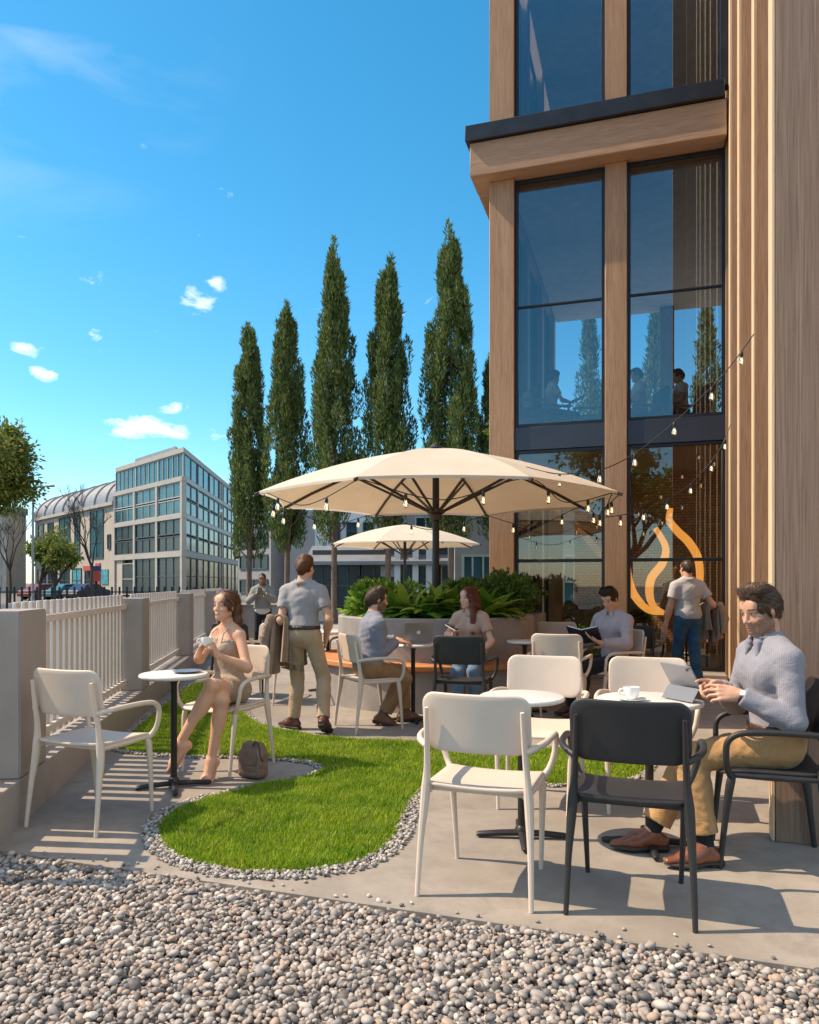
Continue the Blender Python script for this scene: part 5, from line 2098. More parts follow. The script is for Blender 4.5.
def field(prims, h, folds=None, clips=(), subs=()):
    lo = np.min([p.lo for p in prims if p.op == 'u'], 0) - 3 * h
    hi = np.max([p.hi for p in prims if p.op == 'u'], 0) + 3 * h
    ax = [np.arange(lo[i], hi[i] + h, h, dtype=np.float32) for i in range(3)]
    f = np.full([len(a) for a in ax], 9.0, np.float32)

    def blk(p, mg):
        s = []
        for i in range(3):
            a = int(max(0, math.floor((p.lo[i] - mg - lo[i]) / h)))
            b = int(min(len(ax[i]), math.ceil((p.hi[i] + mg - lo[i]) / h) + 1))
            s.append(slice(a, max(b, a + 1)))
        return tuple(s)
    for p in prims:
        s = blk(p, p.k + 3 * h)
        X, Y, Z = ax[0][s[0]][:, None, None], ax[1][s[1]][None, :, None], ax[2][s[2]][None, None, :]
        if X.size == 0 or Y.size == 0 or Z.size == 0:
            continue
        d = p.fn(X, Y, Z)
        for (pt, n) in p.clips:
            n = unit(n)
            d = np.maximum(d, (X - pt[0]) * n[0] + (Y - pt[1]) * n[1] + (Z - pt[2]) * n[2])
        a = f[s]
        if p.op == 'u':
            hh = np.clip(0.5 + 0.5 * (a - d) / p.k, 0, 1)
            f[s] = a * (1 - hh) + d * hh - p.k * hh * (1 - hh)
        else:
            hh = np.clip(0.5 - 0.5 * (a + d) / p.k, 0, 1)
            f[s] = a * (1 - hh) - d * hh + p.k * hh * (1 - hh)
    X, Y, Z = ax[0][:, None, None], ax[1][None, :, None], ax[2][None, None, :]
    if folds:
        amp, wl_, seed = folds[:3]
        grain = unit(folds[3]) if len(folds) > 3 else None
        rs = np.random.default_rng(seed)
        g = 0
        for j in range(5):
            kk = unit(rs.normal(0, 1, 3) * np.array([0.8, 0.8, 1.5])) * 2 * PI / (wl_ * rs.uniform(0.7, 1.6))
            k2 = unit(rs.normal(0, 1, 3)) * 2 * PI / (wl_ * 2.6)
            if grain is not None:
                kk = unit(kk - grain * (kk @ grain) * 0.88) * np.linalg.norm(kk)
                kk = kk - grain * (kk @ grain) * 0.75
                k2 = k2 * 0.5
            ph = rs.uniform(0, 6.28)
            w1 = (X * k2[0] + Y * k2[1] + Z * k2[2])
            g = g + (0.75 - 1.6 * np.abs(np.sin(0.5 * (X * kk[0] + Y * kk[1] + Z * kk[2]) + ph + 1.3 * np.sin(w1 + ph * 2)))) * (0.55 + 0.45 * np.sin(w1 * 1.7 + ph * 3))
        f = f + (amp * 0.45) * g.astype(np.float32)
    for (pt, n) in clips:
        n = unit(n)
        f = np.maximum(f, ((X - pt[0]) * n[0] + (Y - pt[1]) * n[1] + (Z - pt[2]) * n[2]).astype(np.float32))
    return f, ax


def nets(f, ax, h):
    """surface nets -> verts, quads"""
    f[np.abs(f) < 1e-7] = 1e-7
    ins = f < 0
    c = np.zeros(tuple(n - 1 for n in f.shape), np.uint8)
    for i in (0, 1):
        for j in (0, 1):
            for k in (0, 1):
                c += ins[i:f.shape[0] - 1 + i, j:f.shape[1] - 1 + j, k:f.shape[2] - 1 + k]
    act = (c > 0) & (c < 8)
    I = np.argwhere(act)
    idx = np.full(act.shape, -1, np.int32)
    idx[act] = np.arange(len(I))
    off = [(i, j, k) for i in (0, 1) for j in (0, 1) for k in (0, 1)]
    val = np.stack([f[I[:, 0] + o[0], I[:, 1] + o[1], I[:, 2] + o[2]] for o in off], 1)
    P = np.zeros((len(I), 3))
    cnt = np.zeros(len(I))
    for a in range(8):
        for b in range(a + 1, 8):
            df = [off[b][q] - off[a][q] for q in range(3)]
            if sum(abs(x) for x in df) != 1:
                continue
            va, vb = val[:, a], val[:, b]
            m = (va < 0) != (vb < 0)
            t = np.where(m, va / np.where(m, va - vb, 1), 0)
            for q in range(3):
                P[:, q] += np.where(m, off[a][q] + t * df[q], 0)
            cnt += m
    P = (P / cnt[:, None] + I) * h + np.array([a[0] for a in ax])
    Q = []
    for axis in range(3):
        o1, o2 = (axis + 1) % 3, (axis + 2) % 3
        s0 = [slice(None)] * 3
        s1 = [slice(None)] * 3
        s0[axis] = slice(0, -1)
        s1[axis] = slice(1, None)
        cr = ins[tuple(s0)] != ins[tuple(s1)]
        E = np.argwhere(cr)
        ok = (E[:, o1] > 0) & (E[:, o2] > 0) & (E[:, o1] < act.shape[o1]) & (E[:, o2] < act.shape[o2])
        E = E[ok]
        flip = ins[tuple(E.T)]
        q = []
        for (a, b) in ((0, 0), (1, 0), (1, 1), (0, 1)):
            G = E.copy()
            G[:, o1] -= a
            G[:, o2] -= b
            q.append(idx[tuple(G.T)])
        q = np.stack(q, 1)
        q[flip] = q[flip]
        q[~flip] = q[~flip][:, ::-1]
        Q.append(q)
    Q = np.concatenate(Q)
    Q = Q[(Q >= 0).all(1)]
    return P, Q


def relax(P, Q, it=2, lam=0.5):
    """light smoothing so the grid does not show"""
    e = np.concatenate([Q[:, [0, 1]], Q[:, [1, 2]], Q[:, [2, 3]], Q[:, [3, 0]]])
    for _ in range(it):
        for l in (lam, -lam * 1.03):
            acc = np.zeros_like(P)
            n = np.bincount(e[:, 0], minlength=len(P)) + np.bincount(e[:, 1], minlength=len(P))
            for q in range(3):
                acc[:, q] = np.bincount(e[:, 0], weights=P[e[:, 1], q], minlength=len(P)) + np.bincount(e[:, 1], weights=P[e[:, 0], q], minlength=len(P))
            P = P + l * (acc / np.maximum(n, 1)[:, None] - P)
    return P


def skin_mesh(name, prims, h, mat, parent=None, loc=(0, 0, 0), folds=None, clips=(), color=None, smooth=2, rz=0.0):
    f, ax = field(prims, h, folds, clips)
    P, Q = nets(f, ax, h)
    P = relax(P, Q, smooth)
    col = color(P) if color else None
    return fast_mesh(name, P - np.asarray(loc), Q, MAT[mat] if isinstance(mat, str) else mat, parent, True, col)


def ik(a, b, l1, l2, pole):
    a, b = np.asarray(a, float), np.asarray(b, float)
    d = b - a
    L = np.linalg.norm(d)
    u = d / L
    L = min(L, (l1 + l2) * 0.999)
    x = (l1 * l1 - l2 * l2 + L * L) / (2 * L)
    y = math.sqrt(max(l1 * l1 - x * x, 0))
    p = np.asarray(pole, float)
    p = unit(p - u * (p @ u))
    return a + u * x + p * y


def head_prims(hc, r, f, u, s=1.0, female=False, nose=1.0):
    A = (r, f, u)
    B = np.array([r, f, u])

    def L(x, y, z):
        return hc + (x * B[0] + y * B[1] + z * B[2]) * s
    w = 0.95 if female else 1.0
    P = [ell(L(0, -0.014, 0.030), np.array([0.074 * w, 0.094, 0.088]) * s, A, 0.01),
         ell(L(0, 0.030, -0.036), np.array([0.060 * w, 0.060, 0.080]) * s, A, 0.02 * s),
         ell(L(0, 0.066, -0.096), np.array([0.024 if not female else 0.019, 0.020, 0.017]) * s, A, 0.03 * s)]
    for q in (-1, 1):
        if not female:
            P.append(rc(L(q * 0.052, 0.0, -0.062), L(q * 0.018, 0.062, -0.100), 0.017 * s, 0.014 * s, 0.03 * s))
        else:
            P.append(rc(L(q * 0.046, 0.0, -0.056), L(q * 0.012, 0.062, -0.098), 0.015 * s, 0.012 * s, 0.03 * s))
        P.append(ell(L(q * 0.046, 0.058, -0.030), np.array([0.020, 0.016, 0.016]) * s, A, 0.025 * s))
        P.append(ell(L(q * 0.077 * w, -0.004, -0.010), np.array([0.008, 0.017, 0.031]) * s, (unit(r + q * 0.5 * f * -1), unit(f + q * 0.5 * r), u), 0.008 * s))
    P.append(rc(L(-0.034, 0.079, 0.022), L(0.034, 0.079, 0.022), (0.0095 if not female else 0.006) * s, None, 0.02 * s))
    P.append(ell(L(0, 0.070, 0.050), np.array([0.05, 0.02, 0.03]) * s, A, 0.03 * s))
    for q in (-1, 1):
        P.append(ell(L(q * 0.033, 0.101, 0.003), np.array([0.018, 0.016, 0.0125]) * s, A, 0.012 * s, 's'))
    for q in (-1, 1):
        P.append(ell(L(q * 0.032, 0.0775, 0.002), np.array([0.0125, 0.0125, 0.0115]) * s, A, 0.003 * s))
    ny = 0.1005 if female else 0.107
    P.append(rc(L(0, 0.084, 0.012), L(0, ny, -0.033), 0.0070 * s, (0.0085 if female else 0.0112) * s, 0.014 * s))
    for q in (-1, 1):
        P.append(ell(L(q * 0.012, 0.095, -0.038), np.array([0.0075, 0.010, 0.007]) * s, A, 0.008 * s))
    lw = 0.024
    P.append(ell(L(0, 0.0885, -0.066), np.array([lw, 0.0090, 0.0056]) * s, A, 0.006 * s))
    P.append(ell(L(0, 0.0865, -0.0775), np.array([lw * 0.86, 0.0095, 0.0066]) * s, A, 0.006 * s))
    P.append(ell(L(0, 0.099, -0.0715), np.array([lw * 1.1, 0.008, 0.0016]) * s, A, 0.003 * s, 's'))
    return P, L


def head_colors(P, C, hc, r, f, u, s, hair, beard=0.0, female=False, lips=(0.48, 0.19, 0.145)):
    """paint lips, eyes, brows, stubble by position in the head frame"""
    q = (P - hc) / s
    x, y, z = q @ r, q @ f, q @ u
    ax_ = np.abs(x)
    near = (np.linalg.norm(q, axis=1) < 0.16) & (y > 0.02)

    def blend(mask, c, a=1.0):
        m = (np.clip(mask, 0, 1) * a * near)[:, None]
        C[:] = C * (1 - m) + np.asarray(c) * m
    # warm cheeks and nose tip
    blend(np.exp(-((ax_ - 0.045) ** 2 + (z + 0.032) ** 2) / 0.0006), np.array([0.62, 0.27, 0.18]), 0.28)
    blend(np.exp(-(ax_ ** 2 + (z + 0.034) ** 2) / 0.0003) * (y > 0.095), np.array([0.62, 0.27, 0.19]), 0.3)
    if beard:
        b = np.clip((-z - 0.036 - 0.25 * np.clip(0.03 - np.abs(x), 0, 1)) / 0.012, 0, 1) * np.clip((0.108 - np.abs(z)) / 0.01 + 1, 0, 1)
        b = np.maximum(b, np.clip((ax_ - 0.045) / 0.012, 0, 1) * np.clip((-z - 0.005) / 0.015, 0, 1))
        m = (np.clip(b, 0, 1) * beard * (np.linalg.norm(q, axis=1) < 0.17) * (y > -0.01))[:, None]
        C[:] = C * (1 - m) + np.asarray(hair) * 1.3 * m
    e = (ax_ / 0.024) ** 2 + ((z + 0.0715) / (0.0145 if female else 0.012)) ** 2
    blend((1.1 - e) * 2 * (y > 0.075), lips, 0.6)
    blend((1 - ((ax_ / 0.021) ** 2 + ((z + 0.0715) / 0.0024) ** 2)) * 3 * (y > 0.07), (0.12, 0.04, 0.03), 0.7)
    # brows
    zb = 0.024 + 0.003 * np.cos((ax_ - 0.034) / 0.02)
    blend((1 - ((ax_ - 0.034) / 0.021) ** 2 - ((z - zb) / (0.0036 if female else 0.0055)) ** 2) * 3, hair, 0.85)
    # eyes
    ew = (1 - ((ax_ - 0.0325) / 0.0125) ** 2 - ((z - 0.001) / 0.0048) ** 2) * 3
    blend(ew, (0.48, 0.41, 0.37), 0.85)
    blend((1 - ((ax_ - 0.0325) / 0.0064) ** 2 - ((z - 0.002) / 0.0064) ** 2) * 3, (0.05, 0.03, 0.02), 1)
    blend((1 - ((ax_ - 0.0325) / 0.017) ** 2 - ((z - 0.0068) / 0.003) ** 2) * 3, (0.05, 0.025, 0.018), 0.95)
    return C


def hand_prims(w, d, n, th, s=1.0, curl=(0.5, 0.6, 0.4), spread=0.10, thumb=(0.6, 0.5), point=None):
    """hand at wrist w, fingers along d, palm facing n, thumb on side th"""
    d, n, th = unit(d), unit(n), unit(th)
    P = [rc(w - d * 0.015 * s, w + d * 0.03 * s, 0.0245 * s, 0.026 * s, 0.015, basis=n, flat=0.72)]
    for i in range(4):
        o = (1.5 - i) * 0.0205 * s
        k = w + d * (0.088 - 0.004 * abs(i - 1)) * s + th * o
        P.append(rc(w + d * 0.02 * s + th * o * 0.6, k, 0.0135 * s, 0.0105 * s, 0.010 * s))
        Ls = np.array([(0.040, 0.024, 0.021), (0.044, 0.028, 0.022), (0.041, 0.026, 0.021), (0.032, 0.019, 0.018)][i]) * s
        cu = curl if point is None or i != 0 else point
        dd = unit(d + th * spread * (1.5 - i))
        p = k
        ang = 0
        for j in range(3):
            ang += cu[j] * (1 + 0.08 * i)
            v = dd * math.cos(ang) + n * math.sin(ang)
            q = p + v * Ls[j]
            P.append(rc(p, q, (0.0087 - 0.0009 * j) * s, (0.0079 - 0.0009 * j) * s, 0.0025 * s))
            p = q
    a, b = thumb
    p0 = w + d * 0.022 * s + th * 0.020 * s
    v = unit(d * 0.75 + th * a + n * 0.35)
    p1 = p0 + v * 0.042 * s
    v2 = unit(d * 0.9 + th * (a - 0.35) + n * b)
    p2 = p1 + v2 * 0.031 * s
    p3 = p2 + unit(v2 + n * 0.2 - th * 0.15) * 0.025 * s
    P += [rc(p0, p1, 0.0150 * s, 0.0115 * s, 0.012 * s), rc(p1, p2, 0.0108 * s, 0.0098 * s, 0.004 * s), rc(p2, p3, 0.0095 * s, 0.0078 * s, 0.004 * s)]
    return P
class Body:
    """joints of one person in world space"""

    def __init__(s, base, az, sc=1.0, seat=None, lean=0.05, twist=0.0, head_az=None, head_pitch=0.0, female=False, hipz=None, sh=None, side=0.0):
        s.sc, s.female = sc, female
        a = R(az)
        s.f = V3(math.sin(a), math.cos(a), 0)
        s.r = V3(math.cos(a), -math.sin(a), 0)
        s.base = V3(base[0], base[1], base[2] if len(base) > 2 else 0)
        up = V3(0, 0, 1)
        if seat is not None:
            s.P = s.base + up * (seat + 0.095 * sc)
        else:
            s.P = s.base + up * ((hipz or 0.93) * sc)
        s.u = unit(up + s.f * lean + s.r * side)
        tl = 0.485 * sc * (0.96 if female else 1)
        s.N = s.P + s.u * tl
        at_ = a + R(twist)
        s.sr = V3(math.cos(at_), -math.sin(at_), 0)
        s.sf = V3(math.sin(at_), math.cos(at_), 0)
        w = (0.170 if not female else 0.152) * sc
        if sh:
            w *= sh
        s.S = {q: s.N - s.u * (0.062 if not female else 0.05) * sc + s.sr * q * w for q in (-1, 1)}
        s.hip = {q: s.P + s.r * q * 0.09 * sc - up * 0.01 * sc for q in (-1, 1)}
        ha = a + R(twist if head_az is None else head_az)
        hf = V3(math.sin(ha), math.cos(ha), 0)
        s.hr = V3(math.cos(ha), -math.sin(ha), 0)
        p = R(head_pitch)
        s.hf = unit(hf * math.cos(p) + up * math.sin(p))
        s.hu = unit(np.cross(s.hr, s.hf))
        s.H = s.N + up * 0.158 * sc + hf * (0.030 + 0.05 * max(0, -math.sin(p))) * sc + s.u * 0.012 - up * 0.02 * max(0, -math.sin(p))
        s.knee, s.ank, s.toe, s.elb, s.wri, s.hand = {}, {}, {}, {}, {}, {}

    def leg(s, q, ankle, pole=None, toe=None):
        l = 0.425 * s.sc
        s.ank[q] = np.asarray(ankle, float)
        s.knee[q] = ik(s.hip[q], s.ank[q], l, l * 0.985, s.f + V3(0, 0, 0.3) if pole is None else pole)
        s.toe[q] = unit(s.f if toe is None else toe)

    def arm(s, q, wrist, pole, d, n, th, **kw):
        l = 0.285 * s.sc * (0.95 if s.female else 1)
        s.wri[q] = np.asarray(wrist, float)
        s.elb[q] = ik(s.S[q], s.wri[q], l, l * 0.9, pole)
        e = unit(s.wri[q] - s.S[q])
        s.hand[q] = (d, n, th, kw)

    def torso(s, inf=0.0, bust=True):
        c = s.sc
        k = 0.05 * c
        A = (s.r, s.f, s.u)
        B = (s.sr, s.sf, s.u)
        if s.female:
            P = [ell(s.P + s.u * 0.01 * c, np.array([0.158, 0.112, 0.115]) * c + inf, A, k),
                 ell(s.P + s.u * 0.17 * c, np.array([0.112, 0.085, 0.14]) * c + inf, A, k),
                 ell(s.P + s.u * 0.325 * c, np.array([0.132, 0.092, 0.13]) * c + inf, B, k)]
            if bust:
                for q in (-1, 1):
                    P.append(ell(s.P + s.u * 0.315 * c + s.sr * q * 0.062 * c + s.sf * 0.070 * c, np.array([0.055, 0.052, 0.055]) * c + inf, B, 0.03 * c))
        else:
            P = [ell(s.P + s.u * 0.02 * c, np.array([0.152, 0.112, 0.12]) * c + inf, A, k),
                 ell(s.P + s.u * 0.17 * c, np.array([0.138, 0.102, 0.15]) * c + inf, A, k),
                 ell(s.P + s.u * 0.335 * c, np.array([0.158, 0.108, 0.155]) * c + inf, B, k)]
            for q in (-1, 1):
                P.append(ell(s.P + s.u * 0.36 * c + s.sr * q * 0.075 * c + s.sf * 0.055 * c, np.array([0.075, 0.06, 0.07]) * c + inf, B, 0.04 * c))
        for q in (-1, 1):
            rr = (0.044 if s.female else 0.052) * c + inf
            P.append(rc(s.N + s.sr * q * 0.035 * c - s.u * 0.005 * c, s.S[q] - s.sr * q * 0.01, 0.045 * c + inf, rr, 0.05 * c, basis=s.sf, flat=1.0))
            # trapezius
            P.append(rc(s.N + s.u * 0.05 * c + s.sr * q * 0.02 * c - s.sf * 0.01, s.N + s.sr * q * 0.11 * c - s.u * 0.03 * c, 0.030 * c + inf, 0.040 * c + inf, 0.04 * c))
        return P

    def upper_arm(s, q, inf=0.0, upto=1.0, clip=True):
        c = s.sc
        r0, r1 = ((0.040, 0.034) if s.female else (0.050, 0.042))
        e = s.S[q] + (s.elb[q] - s.S[q]) * upto
        cl = ()
        if upto < 1 and clip:
            cl = ((e, unit(s.elb[q] - s.S[q])),)
            e = e + unit(s.elb[q] - s.S[q]) * 0.05
        return [rc(s.S[q], e, r0 * c + inf, (r0 + (r1 - r0) * upto) * c + inf, 0.035 * c, clips=cl)]

    def fore_arm(s, q, inf=0.0, upto=1.0, end=None):
        c = s.sc
        r0, r1 = ((0.035, 0.0215) if s.female else (0.043, 0.027))
        e = s.elb[q] + (s.wri[q] - s.elb[q]) * upto
        d = unit(s.wri[q] - s.elb[q])
        m = s.elb[q] + (s.wri[q] - s.elb[q]) * 0.3
        cl = ()
        if upto < 1:
            cl = ((e, d),)
            e = e + d * 0.03
        return [rc(s.elb[q], e, r0 * c + inf, (end if end else r1) * c + inf, 0.03 * c, clips=cl), ell(m, np.array([0.037 if s.female else 0.046, 0.08, 0.034 if s.female else 0.043]) * c + inf, (np.cross(d, V3(0.1, 0.2, 1)), d, np.cross(np.cross(d, V3(0.1, 0.2, 1)), d)), 0.02, clips=cl)]

    def thigh(s, q, inf=0.0, upto=1.0):
        c = s.sc
        r0, r1 = ((0.080, 0.052) if s.female else (0.082, 0.058))
        d = unit(s.knee[q] - s.hip[q])
        e = s.hip[q] + (s.knee[q] - s.hip[q]) * upto
        cl = ()
        if upto < 1:
            cl = ((e, d),)
            e = e + d * 0.06
        return [rc(s.hip[q], e, r0 * c + inf, (r0 + (r1 - r0) * upto) * c + inf, 0.045 * c, clips=cl)]

    def shin(s, q, inf=0.0, upto=1.0, r_end=None):
        c = s.sc
        r0, r1 = ((0.049, 0.031) if s.female else (0.054, 0.037))
        d = unit(s.ank[q] - s.knee[q])
        e = s.knee[q] + (s.ank[q] - s.knee[q]) * upto
        cl = ()
        if upto < 1:
            cl = ((e, d),)
            e = e + d * 0.03
        back = unit(-s.toe[q] - d * (-s.toe[q] @ d))
        m = s.knee[q] + d * 0.13 * c + back * 0.016 * c
        side = np.cross(d, back)
        P = [rc(s.knee[q], e, r0 * c + inf, (r_end or r1) * c + inf, 0.03 * c, clips=cl)]
        P.append(ell(m, np.array([0.050 if s.female else 0.056, 0.050 if s.female else 0.056, 0.115]) * c + inf, (side, back, d), 0.03 * c))
        return P

    def foot(s, q, inf=0.0, down=None):
        c = s.sc
        t = s.toe[q]
        a = s.ank[q]
        up = V3(0, 0, 1) if down is None else -unit(down)
        up = unit(up - t * (up @ t))
        sd_ = np.cross(t, up)
        heel = a - up * 0.045 * c - t * 0.035 * c
        ball = a - up * 0.055 * c + t * 0.115 * c
        tip = a - up * 0.062 * c + t * 0.165 * c
        return [rc(a, heel, 0.034 * c + inf, 0.032 * c + inf, 0.02 * c), rc(a + t * 0.01, ball, 0.036 * c + inf, 0.026 * c + inf, 0.025 * c), rc(ball - sd_ * 0.012, tip - sd_ * 0.008, 0.030 * c + inf, 0.019 * c + inf, 0.02 * c, basis=up, flat=0.7), rc(ball + sd_ * 0.014, tip + sd_ * 0.012 - t * 0.02, 0.028 * c + inf, 0.017 * c + inf, 0.02 * c, basis=up, flat=0.7), rc(heel, ball, 0.028 * c + inf, 0.024 * c + inf, 0.02)]

    def neck(s, inf=0.0):
        c = s.sc
        r = 0.047 if s.female else 0.057
        return [rc(s.N - s.u * 0.02 - s.sf * 0.008 * c, s.H - s.hu * 0.055 * c - s.hf * 0.018 * c, (r * 1.06) * c + inf, r * c + inf, 0.025 * c)]


def shoe_prims(b, q, heel=0.02, boot=False, pointed=True, tilt=None):
    """leather shoe around the foot"""
    c = b.sc
    t = b.toe[q]
    a = b.ank[q]
    up = V3(0, 0, 1) if tilt is None else unit(tilt)
    up = unit(up - t * (up @ t))
    sd_ = np.cross(t, up)
    sole = a - up * 0.082 * c
    P = [rc(sole + up * 0.042 - t * 0.045 * c, sole + up * 0.040 + t * 0.09 * c, 0.040 * c, 0.040 * c, 0.03, basis=up, flat=0.9),
         rc(sole + up * 0.034 + t * 0.08 * c, sole + up * 0.026 + t * (0.185 if pointed else 0.165) * c, 0.042 * c, 0.022 * c, 0.03, basis=up, flat=0.7),
         rc(a + up * 0.0, sole + up * 0.05 + t * 0.06 * c, 0.040 * c, 0.036 * c, 0.03)]
    cl = a + up * 0.018 * c
    if boot:
        P.append(rc(a + up * 0.075 * c, a, 0.046 * c, 0.046 * c, 0.03))
        cl = a + up * 0.085 * c
    S = [rc(sole + up * 0.010 - t * 0.05 * c, sole + up * 0.010 + t * 0.10 * c, 0.040 * c, 0.043 * c, 0.02, basis=up, flat=0.28),
         rc(sole + up * 0.010 + t * 0.10 * c, sole + up * 0.012 + t * (0.185 if pointed else 0.165) * c, 0.043 * c, 0.024 * c, 0.02, basis=up, flat=0.28),
         rbox(sole + up * 0.004 - t * 0.045 * c, (0.030 * c, 0.036 * c, 0.016), (sd_, t, up), 0.008, 0.01)]
    return P, S, ((cl, up - t * 0.35),)


SKIN_F = np.array([0.66, 0.40, 0.285])
SKIN_M = np.array([0.62, 0.34, 0.225])
SKIN_D = np.array([0.30, 0.155, 0.095])


def person(name, label, b, group=None, h=0.008, skin=SKIN_M, hair_col=(0.05, 0.028, 0.018), beard=0.0, cover=('torso', 'upper', 'legs'), bare_feet=False):
    """the body itself: one continuous skin mesh (slightly slimmer where clothes cover it)"""
    c = b.sc
    inf = -0.004
    P = b.torso(0.0 if 'torso' not in cover else inf)
    P += b.neck()
    hp, L = head_prims(b.H, b.hr, b.hf, b.hu, c * (0.955 if b.female else 0.95), b.female)
    for q in (-1, 1):
        if q in b.knee:
            P += b.thigh(q, inf if 'legs' in cover else 0) + b.shin(q, inf if 'legs' in cover else 0)
            P += b.foot(q, 0 if bare_feet else -0.006)
        if q in b.elb:
            P += b.upper_arm(q, inf if 'upper' in cover else 0) + b.fore_arm(q, inf if 'fore' in cover else 0)
            d, n, th, kw = b.hand[q]
            P += hand_prims(b.wri[q], d, n, th, c * (0.93 if b.female else 1.04), **kw)
    P += hp

    def color(V):
        C = np.tile(skin, (len(V), 1))
        return head_colors(V, C, b.H, b.hr, b.hf, b.hu, c * (0.955 if b.female else 0.95), hair_col, beard, b.female)
    o = skin_mesh('person', P, h, 'skin', None, b.base, color=color)
    o.location = b.base
    tag(o, label, 'person', group)
    b.obj = o
    b.h = h
    return o


def wear(b, name, prims, mat, h=None, folds=None, clips=(), smooth=2):
    return skin_mesh(name, prims, h or b.h, mat, b.obj, b.base, folds, clips, smooth=smooth)


def hair_mesh(b, P, mat, h, clips, dirf, n, L, w, seed, lift=0.25, folds=None):
    """smooth hair volume with loose strands laid along the comb direction, one mesh"""
    rn = np.random.default_rng(seed)
    f, ax = field(P, h, folds, clips)
    V, Q = nets(f, ax, h)
    V = relax(V, Q, 3)
    fn = np.cross(V[Q[:, 2]] - V[Q[:, 0]], V[Q[:, 3]] - V[Q[:, 1]])
    N = np.zeros_like(V)
    for k in range(4):
        for q in range(3):
            N[:, q] += np.bincount(Q[:, k], weights=fn[:, q], minlength=len(V))
    N /= np.maximum(np.linalg.norm(N, axis=1, keepdims=True), 1e-12)
    i = rn.integers(0, len(V), n)
    p, nn = V[i], N[i]
    ln = L * rn.uniform(0.6, 1.25, (n, 1))
    D = dirf(p)
    D = D + rn.normal(0, 0.16, (n, 3))
    D = D - nn * (D * nn).sum(1, keepdims=True)
    D /= np.maximum(np.linalg.norm(D, axis=1, keepdims=True), 1e-9)
    S = np.cross(nn, D)
    ww = w * rn.uniform(0.6, 1.3, (n, 1))
    lf = lift * rn.uniform(0.3, 1.2, (n, 1))
    rows = []
    for t, wk, up in ((0.0, 0.5, -0.004), (0.35, 1.0, 0.0022), (0.72, 0.8, 0.0028), (1.0, 0.15, 0.0018)):
        c = p + D * ln * t + nn * (up + lf * ln * t * t * 0.25 - 0.55 * (ln * t) ** 2 / 0.16)
        rows += [c - S * ww * wk, c + S * ww * wk]
    SV = np.stack(rows, 1).reshape(-1, 3)
    b8 = (np.arange(n) * 8)[:, None] + len(V)
    SQ = np.concatenate([b8 + np.array([[k * 2, k * 2 + 1, k * 2 + 3, k * 2 + 2]]) for k in range(3)])
    return fast_mesh('hair', np.concatenate([V, SV]) - np.asarray(b.base), np.concatenate([Q, SQ]), MAT[mat], b.obj)


def short_hair(b, mat, top=0.020, h=None, quiff=0.0, crop=False, seed=1):
    c = b.sc * (0.955 if b.female else 0.95)
    A = (b.hr, b.hf, b.hu)
    B = np.array(A)

    def L(x, y, z):
        return b.H + (x * B[0] + y * B[1] + z * B[2]) * c
    e = 0.005 if crop else 0.0065
    P = [ell(L(0, -0.016, 0.032), np.array([0.074 + e, 0.094 + e, 0.088 + (0.006 if crop else top * 0.7)]) * c, A, 0.02)]
    if not crop:
        P.append(ell(L(0, 0.010, 0.092), np.array([0.058, 0.076, 0.030 + top * 0.5]) * c, A, 0.03))
    if quiff:
        for k in range(7):
            x = (k - 3) * 0.016
            P.append(rc(L(x, 0.00, 0.108 + quiff * 0.4), L(x * 1.05 + 0.004, 0.062 - abs(k - 3) * 0.005, 0.098 + quiff * (0.85 - 0.06 * abs(k - 3))), 0.022 * c, 0.017 * c, 0.014))
    P.append(rc(L(0, -0.085, 0.0), L(0, -0.07, -0.055), 0.036 * c, 0.026 * c, 0.04))
    # face opening, ears and neckline
    P.append(ell(L(0, 0.110, -0.030), np.array([0.072, 0.070, 0.098]) * c, A, 0.012, 's'))
    for q in (-1, 1):
        P.append(ell(L(q * 0.085, 0.045, -0.05), np.array([0.03, 0.056, 0.078]) * c, A, 0.01, 's'))
        P.append(ell(L(q * 0.085, -0.003, -0.018), np.array([0.022, 0.022, 0.034]) * c, A, 0.006, 's'))
    def comb(p):
        q = (p - b.H) / c
        z, y = q @ b.hu, q @ b.hf
        k = np.clip((z - 0.055) / 0.04, 0, 1)[:, None]
        top_ = (-b.hf if quiff > 0.013 else b.hf)[None] + b.hr[None] * 0.25
        side = (-b.hu * 0.8 - b.hf * 0.7)[None]
        return top_ * k + side * (1 - k)
    return hair_mesh(b, P, mat, h or b.h * 0.9, ((L(0, 0, -0.072), unit(-b.hu + b.hf * -0.15)),), comb, 500 if crop else 6500, 0.010 if crop else 0.036, 0.0013, seed, 0.4, None if crop else (0.0022, 0.016, seed, b.hf * 0.9 + b.hu * 0.3))


